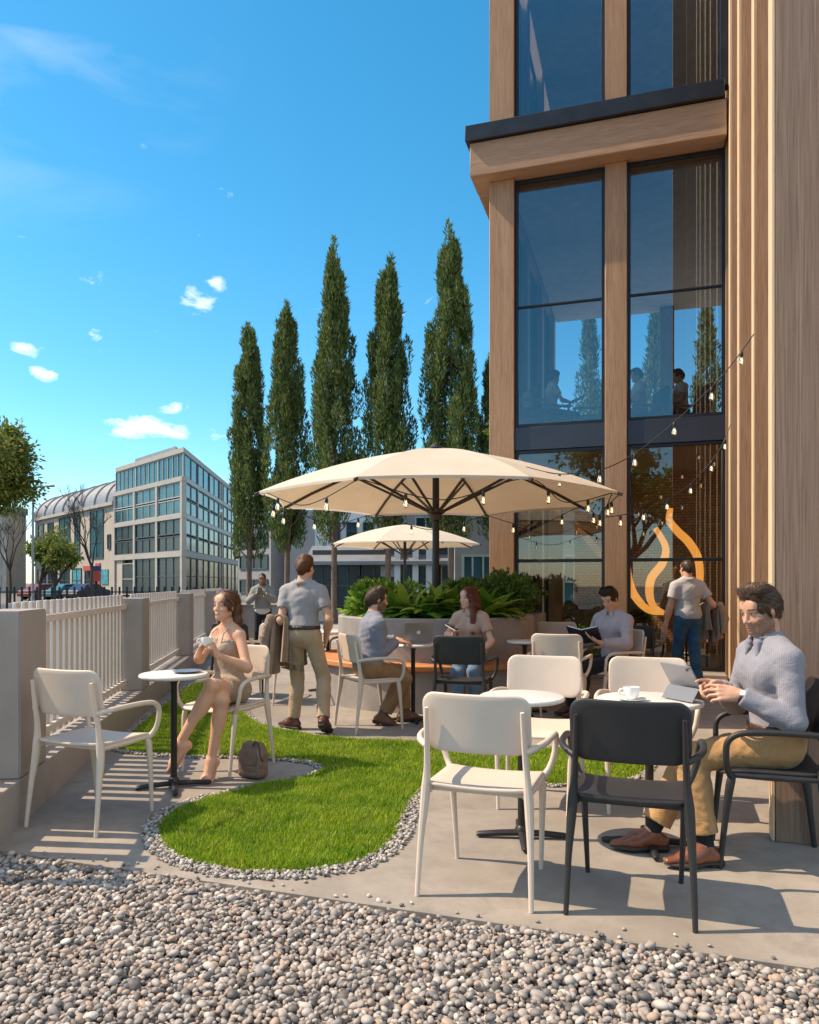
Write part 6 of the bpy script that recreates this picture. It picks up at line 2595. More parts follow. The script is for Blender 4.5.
def long_hair(b, mat, front=(-1, 1), length=0.30, h=None, seed=2, back=True):
    c = b.sc * 0.955
    A = (b.hr, b.hf, b.hu)
    B = np.array(A)

    def L(x, y, z):
        return b.H + (x * B[0] + y * B[1] + z * B[2]) * c
    P = [ell(L(0, -0.018, 0.034), np.array([0.084, 0.104, 0.096]) * c, A, 0.02)]
    dn = V3(0, 0, -1)
    for k in range(9):
        q = -1 + 2 * k / 8
        a0 = L(q * 0.070, -0.055 - 0.030 * (1 - q * q), 0.0)
        a1 = L(q * 0.080, -0.060 - 0.030 * (1 - q * q), -0.10)
        a2 = a1 + dn * (length - 0.10) * c + (-b.sf) * 0.012
        if back:
            P.append(rc(a0, a1, 0.034 * c, 0.030 * c, 0.02))
            P.append(rc(a1, a2, 0.030 * c, 0.014 * c, 0.02))
    for q in front:
        for dx in (0.0, 0.016):
            a0 = L(q * (0.072 + dx * 0.3), 0.030 - dx, 0.03)
            a1 = L(q * (0.082 + dx), 0.012 - dx, -0.085)
            a2 = a1 + dn * (length - 0.09) * c + b.sf * 0.035 + b.sr * q * 0.006
            P.append(rc(a0, a1, 0.020 * c, 0.022 * c, 0.02))
            P.append(rc(a1, a2, 0.024 * c, 0.012 * c, 0.02))
    P.append(ell(L(0, 0.112, -0.035), np.array([0.063, 0.082, 0.104]) * c, A, 0.012, 's'))
    P.append(ell(L(0, 0.05, -0.12), np.array([0.050, 0.075, 0.10]) * c, A, 0.012, 's'))
    # parting
    P.append(rc(L(0.012, 0.08, 0.105), L(0.008, -0.02, 0.140), 0.006 * c, 0.005 * c, 0.012, 's'))
    def comb(p):
        q = (p - b.H) / c
        k = np.clip((q @ b.hu - 0.03) / 0.08, 0, 1)[:, None]
        x = (q @ b.hr)[:, None]
        return -UP[None] + k * (np.sign(x) * b.hr[None] * 1.2 - b.hf[None] * 0.8)
    return hair_mesh(b, P, mat, h or b.h * 0.9, (), comb, 6500, 0.085, 0.0015, seed, 0.06, (0.0022, 0.016, seed, UP))


def collar(b, mat, h=None, inf=0.016):
    c = b.sc
    P = []
    base = b.N + b.u * 0.012 * c
    n = 14
    rad = (0.070 if not b.female else 0.06) * c
    for k in range(n):
        q0 = 0.35 + (2 * PI - 0.7) * k / n
        q1 = 0.35 + (2 * PI - 0.7) * (k + 1) / n

        def pt(q, up):
            drop = -0.030 * c * (0.5 + 0.5 * math.cos(q))
            return base + (b.sf * math.cos(q) * 1.02 + b.sr * math.sin(q)) * (rad + 0.004 * (1 - up)) + b.u * (0.046 * up * c + drop) + b.sf * 0.006
        for up in (0.0, 0.5, 1.0):
            P.append(rc(pt(q0, up), pt(q1, up), 0.0085, None, 0.008))
    for q in (-1, 1):
        a = base + b.u * 0.012 + b.sf * (rad * 1.02) + b.sr * q * 0.026 * c + b.u * (-0.035 * c)
        P.append(rc(a + b.u * 0.02, a + b.sr * q * 0.022 * c - b.u * 0.045 * c + b.sf * 0.016, 0.013, 0.006, 0.01))
        P.append(rc(a + b.u * 0.022 + b.sr * q * 0.02, a + b.sr * q * 0.026 * c - b.u * 0.038 * c + b.sf * 0.013, 0.013, 0.006, 0.01))
    return wear(b, 'collar', P, mat, h or b.h * 0.8)


def trousers(b, mat, upto=0.93, inf=0.010, folds=(0.0035, 0.085, 4), waist=0.10, r_end=0.050, h=None):
    c = b.sc
    P = [ell(b.P + b.u * 0.02 * c, np.array([0.158, 0.120, 0.125]) * c + inf * 0.6, (b.r, b.f, b.u), 0.05)]
    for q in (-1, 1):
        if q in b.knee:
            P += b.thigh(q, inf) + b.shin(q, inf * 1.1, upto, r_end)
    return wear(b, 'trousers', P, mat, h, folds, clips=((b.P + b.u * waist * c, b.u),))


def shirt(b, mat, sleeve='long', inf=0.012, hem=-0.02, folds=(0.0032, 0.09, 6), h=None, neck=0.0, name='shirt', clips=()):
    c = b.sc
    P = b.torso(inf)
    for q in (-1, 1):
        if q not in b.elb:
            continue
        if sleeve == 'long':
            P += b.upper_arm(q, inf) + b.fore_arm(q, inf * 1.0, 0.93, 0.034 if not b.female else 0.029)
        elif sleeve == 'short':
            P += b.upper_arm(q, inf + 0.006, 0.58)
        elif sleeve == 'half':
            P += b.upper_arm(q, inf + 0.004, 0.8)
    P.append(ell(b.P + b.u * 0.06 * c, np.array([0.152, 0.116, 0.12]) * c + inf * 1.25, (b.r, b.f, b.u), 0.04))
    k = Prim(b.neck(0.010)[0].fn, b.neck(0.01)[0].lo, b.neck(0.01)[0].hi, 0.006, 's')
    P.append(k)
    P.append(ell(b.N + b.sf * 0.03 * c + b.u * (0.035 - neck) * c, np.array([0.056, 0.06, 0.050]) * c, (b.sr, b.sf, b.u), 0.008, 's'))
    if sleeve != 'long':
        n = 20
        for k_ in range(n):
            def rp(q):
                return b.N + b.u * (0.014 - neck * (0.5 + 0.5 * math.cos(q)) - 0.016 * math.cos(q)) * c + (b.sf * math.cos(q) * 0.068 + b.sr * math.sin(q) * 0.070) * c - b.sf * 0.004
            P.append(rc(rp(2 * PI * k_ / n), rp(2 * PI * (k_ + 1) / n), 0.013, None, 0.014))
    return wear(b, name, P, mat, h, folds, clips=((b.P + b.u * hem * c, -b.u),) + tuple(clips))


def shoes(b, mat, boot=False, pointed=True, tilt=None, h=None):
    for q in (-1, 1):
        if q not in b.ank:
            continue
        tl = tilt.get(q) if tilt else None
        U, S, cl = shoe_prims(b, q, boot=boot, pointed=pointed, tilt=tl)
        o = wear(b, 'shoe', U, mat, h, clips=cl)
        skin_mesh('sole', S, h or b.h, 'sole', o, b.base)


def belt(b, mat='belt'):
    c = b.sc
    P = []
    n = 28
    for k in range(n):
        q0, q1 = 2 * PI * k / n, 2 * PI * (k + 1) / n
        pt = lambda q: b.P + b.u * 0.085 * c + (b.r * math.cos(q) * 0.163 + b.f * math.sin(q) * 0.126) * c
        P.append(rc(pt(q0), pt(q1), 0.016, None, 0.004, basis=np.cross(b.u, pt(q1) - pt(q0)), flat=0.5))
    return wear(b, 'belt', P, mat)
UP = V3(0, 0, 1)
# ---------------------------------------------------------------- 1 man with the tablet
b = Body((1.80, 3.66, 0), 287.5, 1.0, seat=0.475, lean=0.10, twist=-22, head_az=-36, head_pitch=-15)
b.leg(-1, (1.41, 3.57, 0.095), toe=(-0.97, -0.10, -0.02))
b.leg(1, (1.22, 3.78, 0.095), toe=(-0.97, 0.08, -0.02))
b.arm(-1, (1.545, 3.52, 0.825), V3(0.75, -0.35, -0.65), (-0.95, 0.16, 0.10), (0.08, 0.88, -0.42), (0.10, 0.40, 0.90), curl=(0.45, 0.75, 0.5), thumb=(0.35, 0.5))
b.arm(1, (1.555, 3.74, 0.835), V3(0.4, 0.7, -0.8), (-0.95, -0.22, 0.08), (0.05, -0.80, -0.58), (0.05, -0.55, 0.82), curl=(0.5, 0.8, 0.5), thumb=(0.4, 0.5), point=(0.15, 0.25, 0.2))
person('person', 'man in a striped pale shirt and tan chinos typing on a tablet', b, h=0.0045, skin=SKIN_M, hair_col=(0.07, 0.038, 0.024), beard=0.62)
short_hair(b, 'hair_brown', 0.010, quiff=0.014, seed=3)
shirt(b, 'shirt_stripe', 'long', 0.010, 0.098, (0.0024, 0.06, 6), h=0.0055)
collar(b, 'collar_blue')
trousers(b, 'chino_tan', 0.86, 0.011, (0.0038, 0.06, 4), 0.10, 0.058, h=0.0065)
belt(b)
for q in (-1, 1):
    wear(b, 'sock', b.shin(q, 0.004)[:1] and [rc(b.knee[q] + (b.ank[q] - b.knee[q]) * 0.72, b.ank[q], 0.043, 0.040, 0.01)], 'sock')
shoes(b, 'shoe_leather', h=0.0045)
d_ = unit(b.wri[-1] - b.elb[-1])
wp = b.wri[-1] - d_ * 0.012
wt_ = wear(b, 'watch', [Prim(rc(wp - d_ * 0.010, wp + d_ * 0.010, 0.0325, None).fn, wp - 0.04, wp + 0.04, 0.003)], 'belt', clips=((wp + d_ * 0.009, d_), (wp - d_ * 0.009, -d_)))
n_ = unit(np.cross(d_, V3(1, 0, 0)))
side_ = unit(V3(-0.1, -0.75, 0.55) - d_ * (V3(-0.1, -0.75, 0.55) @ d_))
skin_mesh('watch_face', [rc(wp + side_ * 0.026, wp + side_ * 0.036, 0.0165, 0.0155, 0.003)], 0.003, 'watch_face', wt_, b.base, clips=((wp + side_ * 0.037, side_),))

# ---------------------------------------------------------------- 2 woman with the cup
b = Body((-1.335, 5.545, 0), 202.8, 0.965, seat=0.478, lean=0.02, twist=20, head_az=6, head_pitch=4, female=True)
b.knee[-1] = V3(-1.345, 5.105, 0.648)
b.ank[-1] = V3(-1.548, 5.03, 0.262)
b.toe[-1] = unit(V3(-0.62, -0.28, -0.72))
b.knee[1] = V3(-1.29, 5.155, 0.545)
b.ank[1] = V3(-1.362, 5.150, 0.125)
b.toe[1] = unit(V3(-0.22, -0.80, -0.50))
b.arm(1, (-1.475, 5.235, 0.85), V3(-0.55, 0.2, -0.9), (0.30, -0.16, 0.80), (0.88, 0.10, -0.35), (0.10, 0.95, 0.2), curl=(0.55, 0.7, 0.4), thumb=(0.3, 0.4))
b.arm(-1, (-1.335, 5.215, 0.85), V3(0.75, 0.1, -0.8), (-0.30, -0.12, 0.82), (-0.88, 0.10, -0.30), (-0.10, 0.95, 0.2), curl=(0.55, 0.7, 0.4), thumb=(0.3, 0.4))
person('person', 'seated woman in a short beige dress with crossed legs, holding a cup', b, h=0.0048, skin=np.array([0.66, 0.37, 0.245]), hair_col=(0.06, 0.025, 0.012), cover=('torso',), bare_feet=True)
long_hair(b, 'hair_auburn', front=(), length=0.27)
# slip dress
P = b.torso(0.007)
for q in (-1, 1):
    P += b.thigh(q, 0.014, 0.60)
P.append(rc(b.P + b.f * 0.10 + UP * 0.02, b.P + b.f * 0.20 - UP * 0.005, 0.082, 0.060, 0.06, clips=()))
nk = b.P + b.u * 0.385 * b.sc
for q in (-1, 1):
    P.append(rc(nk + b.sr * q * 0.16, nk + b.sr * q * 0.30, 0.01, 0.01, 0.01, 's'))
P.append(ell(nk + b.sf * 0.13 + b.u * 0.005, (0.040, 0.07, 0.055), (b.sr, b.sf, b.u), 0.012, 's'))
dr = wear(b, 'dress', P, 'dress_fabric', 0.006, (0.0028, 0.06, 9), clips=((b.P + b.u * 0.365 * b.sc, unit(b.u - b.sf * 0.35)),))
for q in (-1, 1):
    a0 = b.P + b.u * 0.35 * b.sc + b.sr * q * 0.068 + b.sf * 0.108
    a1 = b.S[q] - b.sr * q * 0.070 + b.u * 0.068 + b.sf * 0.012
    a15 = (a0 + a1) / 2 + b.sf * 0.028 + b.u * 0.01
    skin_mesh('strap', [rc(a0, a15, 0.0042, None, 0.003), rc(a15, a1, 0.0042, None, 0.003)], 0.0025, 'dress_fabric', dr, b.base)
# nude high heels
for q in (-1, 1):
    t_, a_ = b.toe[q], b.ank[q]
    upv = unit((-unit(b.ank[q] - b.knee[q])) if q == -1 else UP)
    upf = unit(upv - t_ * (upv @ t_))
    S_ = [rc(a_ - upf * 0.062 - t_ * 0.03, a_ - upf * 0.078 + t_ * 0.10, 0.026, 0.030, 0.02, basis=upf, flat=0.3), rc(a_ - upf * 0.078 + t_ * 0.09, a_ - upf * 0.076 + t_ * 0.165, 0.032, 0.016, 0.02, basis=upf, flat=0.35),
          rc(a_ - upf * 0.055 - t_ * 0.035, a_ - upf * 0.052 - t_ * 0.035 - (unit(upv) * 0.075 if q == 1 else upf * 0.03), 0.014, 0.006, 0.012)]
    wear(b, 'shoe', S_, 'nude_leather', 0.004)

# cup in her hands
def cup_mb(r=0.040, h=0.062):
    mb = MB()
    mb.lathe([(0, 0.004), (r * 0.5, 0.002), (r * 0.55, 0.0), (r * 0.6, 0.004), (r * 0.85, 0.018), (r * 0.98, h * 0.6), (r, h), (r * 0.95, h), (r * 0.9, h * 0.6), (r * 0.6, 0.012), (0, 0.010)], 32)
    return mb


def cup(label, loc, rz, handle=True):
    t = thing('coffee_cup', label, 'cup', loc, rz)
    cup_mb().build('bowl', MAT['porcelain'], t, ang=60)
    if handle:
        mb = MB()
        p = smooth_path([(0.038, 0, 0.050), (0.056, 0, 0.052), (0.066, 0, 0.038), (0.056, 0, 0.022), (0.035, 0, 0.018)], 5)
        mb.tube(p, 0.0048, 8, up=(0, 1, 0))
        mb.build('handle', MAT['porcelain'], t)
    return t


cup('white coffee cup raised in both hands of the seated woman', (-1.405, 5.205, 0.912), R(200))

# ---------------------------------------------------------------- 3 man walking away with a jacket, left
b = Body((-0.965, 6.80, 0), 14, 0.945, lean=0.03, twist=-4, head_az=10, hipz=0.92)
b.leg(-1, (-1.07, 6.93, 0.088), toe=(-0.80, 0.58, 0))
b.leg(1, (-0.765, 6.66, 0.135), pole=b.f + UP * 0.1, toe=(0.22, 0.86, -0.42))
b.arm(-1, (-1.06, 6.98, 0.985), V3(-0.25, -0.55, -0.8), (0.25, 0.9, 0.1), (0.3, 0, -0.95), (0.93, -0.2, 0.2))
b.arm(1, (-0.765, 6.88, 0.845), V3(0.35, -0.6, -0.3), (-0.10, 0.35, -0.92), (-0.9, 0.2, 0.2), (0, 0.9, 0.3))
person('person', 'man in a grey tee shirt and beige chinos walking away beside the lawn', b, h=0.0065, skin=SKIN_M, hair_col=(0.07, 0.035, 0.02))
short_hair(b, 'hair_auburn', 0.016, seed=5)
shirt(b, 'tee_grey', 'short', 0.010, 0.098, (0.0035, 0.09, 11), h=0.0075)
trousers(b, 'chino_beige', 0.95, 0.007, (0.004, 0.06, 12), 0.10, 0.052, h=0.0075)
belt(b)
shoes(b, 'shoe_dark', boot=True, tilt={1: V3(-0.1, 0.42, 0.9)}, h=0.006)


def jacket(name, label, b, q, wd, ln, seed, turn=0.0, h=0.008):
    """jacket thrown over one forearm: a folded cloth hanging on both sides of it, one sleeve dangling"""
    rs = random.Random(seed)
    e, w_ = Vector(b.elb[q]), Vector(b.wri[q])
    ax_ = (w_ - e).normalized()
    ax_ = Vector((ax_.x, ax_.y, ax_.z * 0.4)).normalized()
    out = ax_.cross(Vector((0, 0, 1))).normalized()
    if out.dot(Vector(b.r * q)) < 0:
        out = -out
    top = (e + w_) / 2 - ax_ * 0.02
    root = None
    nu, ra = 34, 0.060
    for layer, (l_out, l_in, wdt, rad, sh) in enumerate(((ln, ln * 0.72, wd, ra, 0.0), (ln * 0.80, ln * 0.9, wd * 0.72, ra + 0.016, wd * 0.16))):
        ph = [rs.uniform(0, 6.3) for _ in range(5)]
        rows = []
        path = [(-1, l_in * t) for t in (1, 0.85, 0.7, 0.55, 0.4, 0.25, 0.12)] + [(0, a) for a in np.linspace(-PI / 2, PI / 2, 9)] + [(1, l_out * t) for t in (0.08, 0.18, 0.3, 0.42, 0.54, 0.66, 0.78, 0.9, 1.0)]
        for (kind, t) in path:
            row = []
            for i in range(nu + 1):
                u = i / nu - 0.5
                if kind == 0:
                    o_, z_, dr = rad * math.sin(t), rad * math.cos(t), 0.0
                else:
                    o_, z_, dr = kind * rad, -t, t / ln
                spread = 0.80 + 0.34 * dr
                f_ = math.sin(u * 21 + ph[0] + 0.8 * math.sin(u * 9 + ph[1])) + 0.5 * math.sin(u * 37 + ph[2] + dr * 2)
                g_ = math.sin(u * 13 + ph[3] + dr * 1.6)
                oo = o_ + (kind if kind else math.sin(t)) * (0.008 + 0.030 * dr) * f_ + 0.035 * dr * (1 if kind >= 0 else -0.2) + 0.012 * dr * g_
                zz_ = z_ * (1 + 0.10 * math.sin(u * 6 + ph[4]) * (dr > 0.3))
                aa = u * wdt * spread + sh + 0.014 * dr * math.cos(u * 21 + ph[0])
                row.append(top + ax_ * aa + out * oo + Vector((0, 0, zz_)))
            rows.append(row)
        m = len(rows)
        V = [p for r in rows for p in r]
        N_ = []
        for i in range(m):
            for j in range(nu + 1):
                du = rows[i][min(j + 1, nu)] - rows[i][max(j - 1, 0)]
                dv = rows[min(i + 1, m - 1)][j] - rows[max(i - 1, 0)][j]
                N_.append(du.cross(dv).normalized() * 0.006)
        K = nu + 1
        mb = MB()
        A1 = [p + n for p, n in zip(V, N_)]
        A2 = [p - n for p, n in zip(V, N_)]
        fs = []
        for i in range(m - 1):
            for j in range(nu):
                a = i * K + j
                fs.append((a, a + 1, a + K + 1, a + K))
                fs.append((m * K + a + K, m * K + a + K + 1, m * K + a + 1, m * K + a))
        rim_ = [j for j in range(K)] + [i * K + nu for i in range(1, m)] + [(m - 1) * K + j for j in range(nu - 1, -1, -1)] + [i * K for i in range(m - 2, 0, -1)]
        for i in range(len(rim_)):
            a, c_ = rim_[i], rim_[(i + 1) % len(rim_)]
            fs.append((c_, a, m * K + a, m * K + c_))
        mb.add([p - top for p in A1] + [p - top for p in A2], fs)
        o = mb.build(name if root is None else 'folded_layer', MAT['jacket_taupe'], root, ang=70)
        if root is None:
            o.location = top
            tag(o, label, 'jacket')
            root = o
    p = np.array(top) - np.array(ax_) * wd * 0.42 + np.array(out) * 0.085
    P = [rc(p + UP * 0.02, p + np.array(out) * 0.06 - UP * 0.15, 0.040, 0.046, 0.03), rc(p + np.array(out) * 0.06 - UP * 0.15, p + np.array(out) * 0.03 - np.array(ax_) * 0.02 - UP * ln * 0.78, 0.046, 0.034, 0.03)]
    e2 = p + np.array(out) * 0.03 - UP * ln * 0.76
    skin_mesh('sleeve', P, 0.007, 'jacket_taupe', root, np.array(top), (0.006, 0.045, seed), clips=((e2, -UP),))
    return root


jacket('jacket', 'taupe jacket draped over the left arm of the man in the grey tee shirt', b, -1, 0.34, 0.46, 3)

# ---------------------------------------------------------------- 4 man at the shop door
b = Body((3.53, 9.50, 0), -6, 0.965, lean=0.02, head_az=-6, hipz=0.93)
b.leg(-1, (3.43, 9.62, 0.088))
b.leg(1, (3.62, 9.40, 0.088))
b.arm(-1, (3.245, 9.50, 0.80), V3(-0.5, -0.6, 0), (0.02, 0.15, -0.98), (0.95, 0.1, 0), (0, 0.95, 0.1), curl=(0.3, 0.4, 0.3))
b.arm(1, (3.80, 9.70, 0.99), V3(0.5, -0.6, -0.6), (-0.1, 0.95, 0.05), (-0.3, 0, -0.95), (-0.9, 0, 0.2))
person('person', 'man in a white tee shirt and jeans facing the glass front', b, h=0.008, skin=SKIN_M, hair_col=(0.05, 0.03, 0.02))
short_hair(b, 'hair_crop', 0.008, crop=True)
shirt(b, 'tee_white', 'short', 0.015, 0.0, (0.0035, 0.09, 21), h=0.009)
trousers(b, 'jeans', 0.97, 0.013, (0.004, 0.08, 22), 0.10, 0.055, h=0.009)
shoes(b, 'shoe_dark')
jacket('jacket', 'grey brown jacket hanging over the right arm of the man in the white tee shirt', b, 1, 0.28, 0.44, 8)

# ---------------------------------------------------------------- 5 man at the planter with the laptop
b = Body((-0.40, 7.00, 0), 62, 0.965, seat=0.475, lean=0.16, twist=8, head_az=12, head_pitch=-4)
b.leg(1, (-0.255, 7.13, 0.09), toe=(0.93, -0.05, -0.25))
b.leg(-1, (-0.045, 7.30, 0.09), toe=(0.95, 0.1, 0))
b.arm(1, (-0.125, 7.12, 0.795), V3(-0.5, -0.6, -0.7), (0.92, 0.25, -0.08), (0, 0.2, -0.95), (0.1, 0.95, 0.1), curl=(0.2, 0.3, 0.3))
b.arm(-1, (-0.13, 7.38, 0.795), V3(-0.6, 0.6, -0.7), (0.92, -0.1, -0.08), (0, 0.1, -0.95), (0.1, -0.95, 0.1), curl=(0.2, 0.3, 0.3))
person('person', 'bearded man in a blue grey shirt sitting at the planter with a laptop', b, h=0.0065, skin=SKIN_M, hair_col=(0.04, 0.024, 0.016), beard=0.75)
short_hair(b, 'hair_brown', 0.016, quiff=0.012, seed=9)
shirt(b, 'shirt_blue', 'long', 0.014, -0.01, (0.0042, 0.08, 31), h=0.008)
collar(b, 'shirt_blue')
trousers(b, 'chino_brown', 0.88, 0.013, (0.0042, 0.08, 32), 0.10, 0.056, h=0.008)
belt(b)
shoes(b, 'boot_leather', boot=True, pointed=False, h=0.006)

# ---------------------------------------------------------------- 6 red-haired woman on the bench
b = Body((0.635, 7.76, 0), 198, 0.955, seat=0.50, lean=0.05, twist=12, head_az=34, head_pitch=0, female=True)
b.leg(1, (0.50, 7.28, 0.09))
b.leg(-1, (0.66, 7.28, 0.09))
b.arm(1, (0.435, 7.42, 0.83), V3(-0.7, 0.4, -0.7), (-0.05, -0.75, 0.5), (0.75, 0.1, 0.6), (0.2, 0.8, 0.5), curl=(0.5, 0.6, 0.4))
b.arm(-1, (0.70, 7.40, 0.665), V3(0.8, 0.4, -0.4), (-0.35, -0.85, -0.2), (0, 0.2, -0.95), (-0.9, 0.35, 0), curl=(0.3, 0.3, 0.3))
person('person', 'red-haired woman in a pink top sitting on the wooden planter bench', b, h=0.0068, skin=SKIN_F, hair_col=(0.07, 0.02, 0.012))
long_hair(b, 'hair_red', front=(1, -1), length=0.33, seed=5)
shirt(b, 'top_pink', 'short', 0.014, 0.0, (0.0012, 0.08, 41), h=0.008, neck=0.010, name='top')
trousers(b, 'jeans_light', 0.95, 0.011, (0.0035, 0.08, 42), 0.10, 0.045, h=0.008)
shoes(b, 'shoe_dark')
ph = thing('smartphone', 'small phone held up by the red-haired woman', 'phone', tuple(b.wri[1] + V3(-0.02, -0.10, 0.085)), R(55))
mb = MB()
mb.panel(0.072, 0.145, 0.012, 0.008, M=Matrix.Rotation(R(24), 4, 'X'))
mb.build('case', MAT['paper'], ph)
mb = MB()
mb.panel(0.066, 0.138, 0.010, 0.002, M=Matrix.Rotation(R(24), 4, 'X') @ Matrix.Translation((0, 0, 0.0055)))
mb.build('screen', MAT['screen_dark'], ph)

# ---------------------------------------------------------------- 7 reader
b = Body((2.09, 7.63, 0), 256, 0.965, seat=0.475, lean=0.06, twist=-28, head_az=-30, head_pitch=-24)
b.leg(1, (1.66, 7.66, 0.09))
b.leg(-1, (1.70, 7.45, 0.09))
b.arm(-1, (1.88, 7.34, 0.76), V3(0.5, -0.5, -0.7), (-0.85, 0.1, 0.35), (-0.3, 0.1, 0.95), (-0.2, -0.95, 0), curl=(0.4, 0.5, 0.4))
b.arm(1, (1.80, 7.60, 0.77), V3(0.0, 0.8, -0.7), (-0.75, -0.35, 0.35), (-0.3, -0.1, 0.95), (-0.3, 0.9, 0), curl=(0.4, 0.5, 0.4))
person('person', 'short-haired reader in a pale lilac shirt looking down at an open book', b, h=0.0068, skin=SKIN_M, hair_col=(0.03, 0.015, 0.01))
short_hair(b, 'hair_dark', 0.014, quiff=0.010, seed=12)
shirt(b, 'shirt_lilac', 'long', 0.012, -0.01, (0.0035, 0.08, 51), h=0.008)
collar(b, 'shirt_lilac')
trousers(b, 'black_cloth', 0.95, 0.012, (0.0035, 0.08, 52), 0.10, 0.052, h=0.008)
shoes(b, 'shoe_dark')
bk = thing('book', 'open book with dark cover in the hands of the reader', 'book', (1.72, 7.42, 0.815), R(-28))
for q in (-1, 1):
    M = Matrix.Rotation(R(-38), 4, 'X') @ Matrix.Rotation(R(-16 * q), 4, 'Y')
    mb = MB()
    mb.box(M @ Vector((q * 0.082, 0, 0)), (0.164, 0.235, 0.006), M=M.to_3x3())
    mb.build('cover', MAT['book_cover'], bk, bevel=0.001)
    mb = MB()
    mb.box(M @ Vector((q * 0.078, 0, 0.010)), (0.150, 0.225, 0.013), M=M.to_3x3())
    mb.build('pages', MAT['paper'], bk, bevel=0.002)

# ---------------------------------------------------------------- 8 man with the phone, far
b = Body((-2.74, 14.0, 0), 172, 0.90, lean=-0.01, head_az=8, head_pitch=-10, hipz=0.93)
b.leg(-1, (-2.64, 14.0, 0.08))
b.leg(1, (-2.84, 13.98, 0.08))
b.arm(-1, (-2.66, 13.74, 1.15), V3(0.7, 0.3, -0.7), (-0.5, -0.5, 0.6), (-0.6, 0.2, 0.1), (0, 0.6, 0.6))
b.arm(1, (-2.81, 13.74, 1.14), V3(-0.7, 0.3, -0.7), (0.5, -0.5, 0.6), (0.6, 0.2, 0.1), (0, 0.6, 0.6))
person('person', 'man in a grey sweater standing far back, looking at his phone', b, h=0.010, skin=SKIN_D, hair_col=(0.015, 0.01, 0.008), beard=0.5)
short_hair(b, 'hair_dark', 0.010, crop=True)
shirt(b, 'sweater_grey', 'long', 0.018, 0.04, (0.004, 0.1, 61))
wear(b, 'shirt_tail', [ell(b.P + b.u * 0.0, (0.165, 0.127, 0.11), (b.r, b.f, b.u), 0.05)], 'white_cloth', clips=((b.P + b.u * 0.07, b.u), (b.P - b.u * 0.07, -b.u)))
trousers(b, 'black_cloth', 0.97, 0.010, None, 0.05, 0.05)
shoes(b, 'shoe_dark')
ph = thing('smartphone', 'phone held before the chest by the man far back', 'phone', (-2.735, 13.66, 1.21), 0)
mb = MB()
mb.panel(0.074, 0.15, 0.012, 0.009, M=Matrix.Rotation(R(55), 4, 'X'))
mb.build('case', MAT['phone_black'], ph)
mb = MB()
mb.panel(0.066, 0.138, 0.010, 0.002, M=Matrix.Rotation(R(55), 4, 'X') @ Matrix.Translation((0, 0, 0.006)))
mb.build('screen', MAT['screen_dark'], ph)

# ---------------------------------------------------------------- upstairs guests
ZF = 3.70


def upstairs(x, y, az, label, top, legs, hairm, female, hc, sc=0.97, long=False, pitch=-8, hold=False):
    b = Body((x, y, ZF), az, sc, seat=0.44, lean=0.05, head_az=0, head_pitch=pitch, female=female)
    f, r = b.f, b.r
    for q in (-1, 1):
        a = b.hip[q] + f * 0.44
        b.leg(q, (a[0], a[1], ZF + 0.09))
        w_ = b.P + f * 0.32 + r * q * 0.12 + UP * 0.17
        b.arm(q, w_, -f * 0.4 + r * q * 0.7 - UP * 0.7, f + UP * 0.2, -UP + r * -q * 0.3, -r * q)
    person('person', label, b, h=0.012, skin=SKIN_M, hair_col=hc)
    (long_hair if long else short_hair)(b, hairm, **({'length': 0.2} if long else {'top': 0.016}))
    shirt(b, top, 'short', 0.014, -0.02, None)
    trousers(b, legs, 0.95, 0.012, None, 0.10, 0.052)
    shoes(b, 'shoe_dark')
    return b


upstairs(2.40, 12.75, 82, 'guest upstairs with tied dark hair reading a paper behind the left glass', 'white_cloth', 'black_cloth', 'hair_dark', True, (0.02, 0.012, 0.01))
upstairs(3.90, 12.70, 268, 'guest upstairs in a white tee shirt behind the right glass', 'white_cloth', 'chino_brown', 'hair_dark', False, (0.02, 0.012, 0.01))
upstairs(4.62, 12.75, 268, 'guest upstairs leaning back in the dark lounge chair', 'white_cloth', 'black_cloth', 'hair_dark', False, (0.02, 0.012, 0.01))
pp = thing('newspaper', 'white sheet of paper held by the guest upstairs on the left', 'paper', (2.86, 12.80, ZF + 0.78), R(0))
mb = MB()
mb.box((0, 0, 0), (0.30, 0.36, 0.006), M=Matrix.Rotation(R(-25), 3, 'Y'))
mb.build('sheet', MAT['paper'], pp)


def lounge(name, label, x, y, az, mat, h=0.95, legm='wood_chair', group=None):
    t = thing(name, label, 'chair', (x, y, ZF + 0.002), face(az), group)
    mb = MB()
    mb.box((0, 0.0, 0.38), (0.56, 0.54, 0.13))
    mb.build('seat', MAT[mat], t, bevel=0.03, seg=2)
    mb = MB()
    mb.box((0, -0.30, 0.66), (0.56, 0.12, h - 0.36), M=Matrix.Rotation(R(-10), 3, 'X').inverted())
    mb.build('backrest', MAT[mat], t, bevel=0.03, seg=2)
    for sx in (-1, 1):
        mb = MB()
        mb.bar((sx * 0.31, -0.28, 0.60), (sx * 0.31, 0.28, 0.58), 0.05, 0.035)
        mb.build('armrest', MAT[legm], t, bevel=0.006)
        for y0, y1 in ((0.24, 0.30), (-0.24, -0.34)):
            mb = MB()
            mb.bar((sx * 0.31, y0, 0.57), (sx * 0.33, y1, 0.0), 0.035, 0.035, up=(1, 0, 0))
            mb.build('leg', MAT[legm], t, bevel=0.004)
    return t


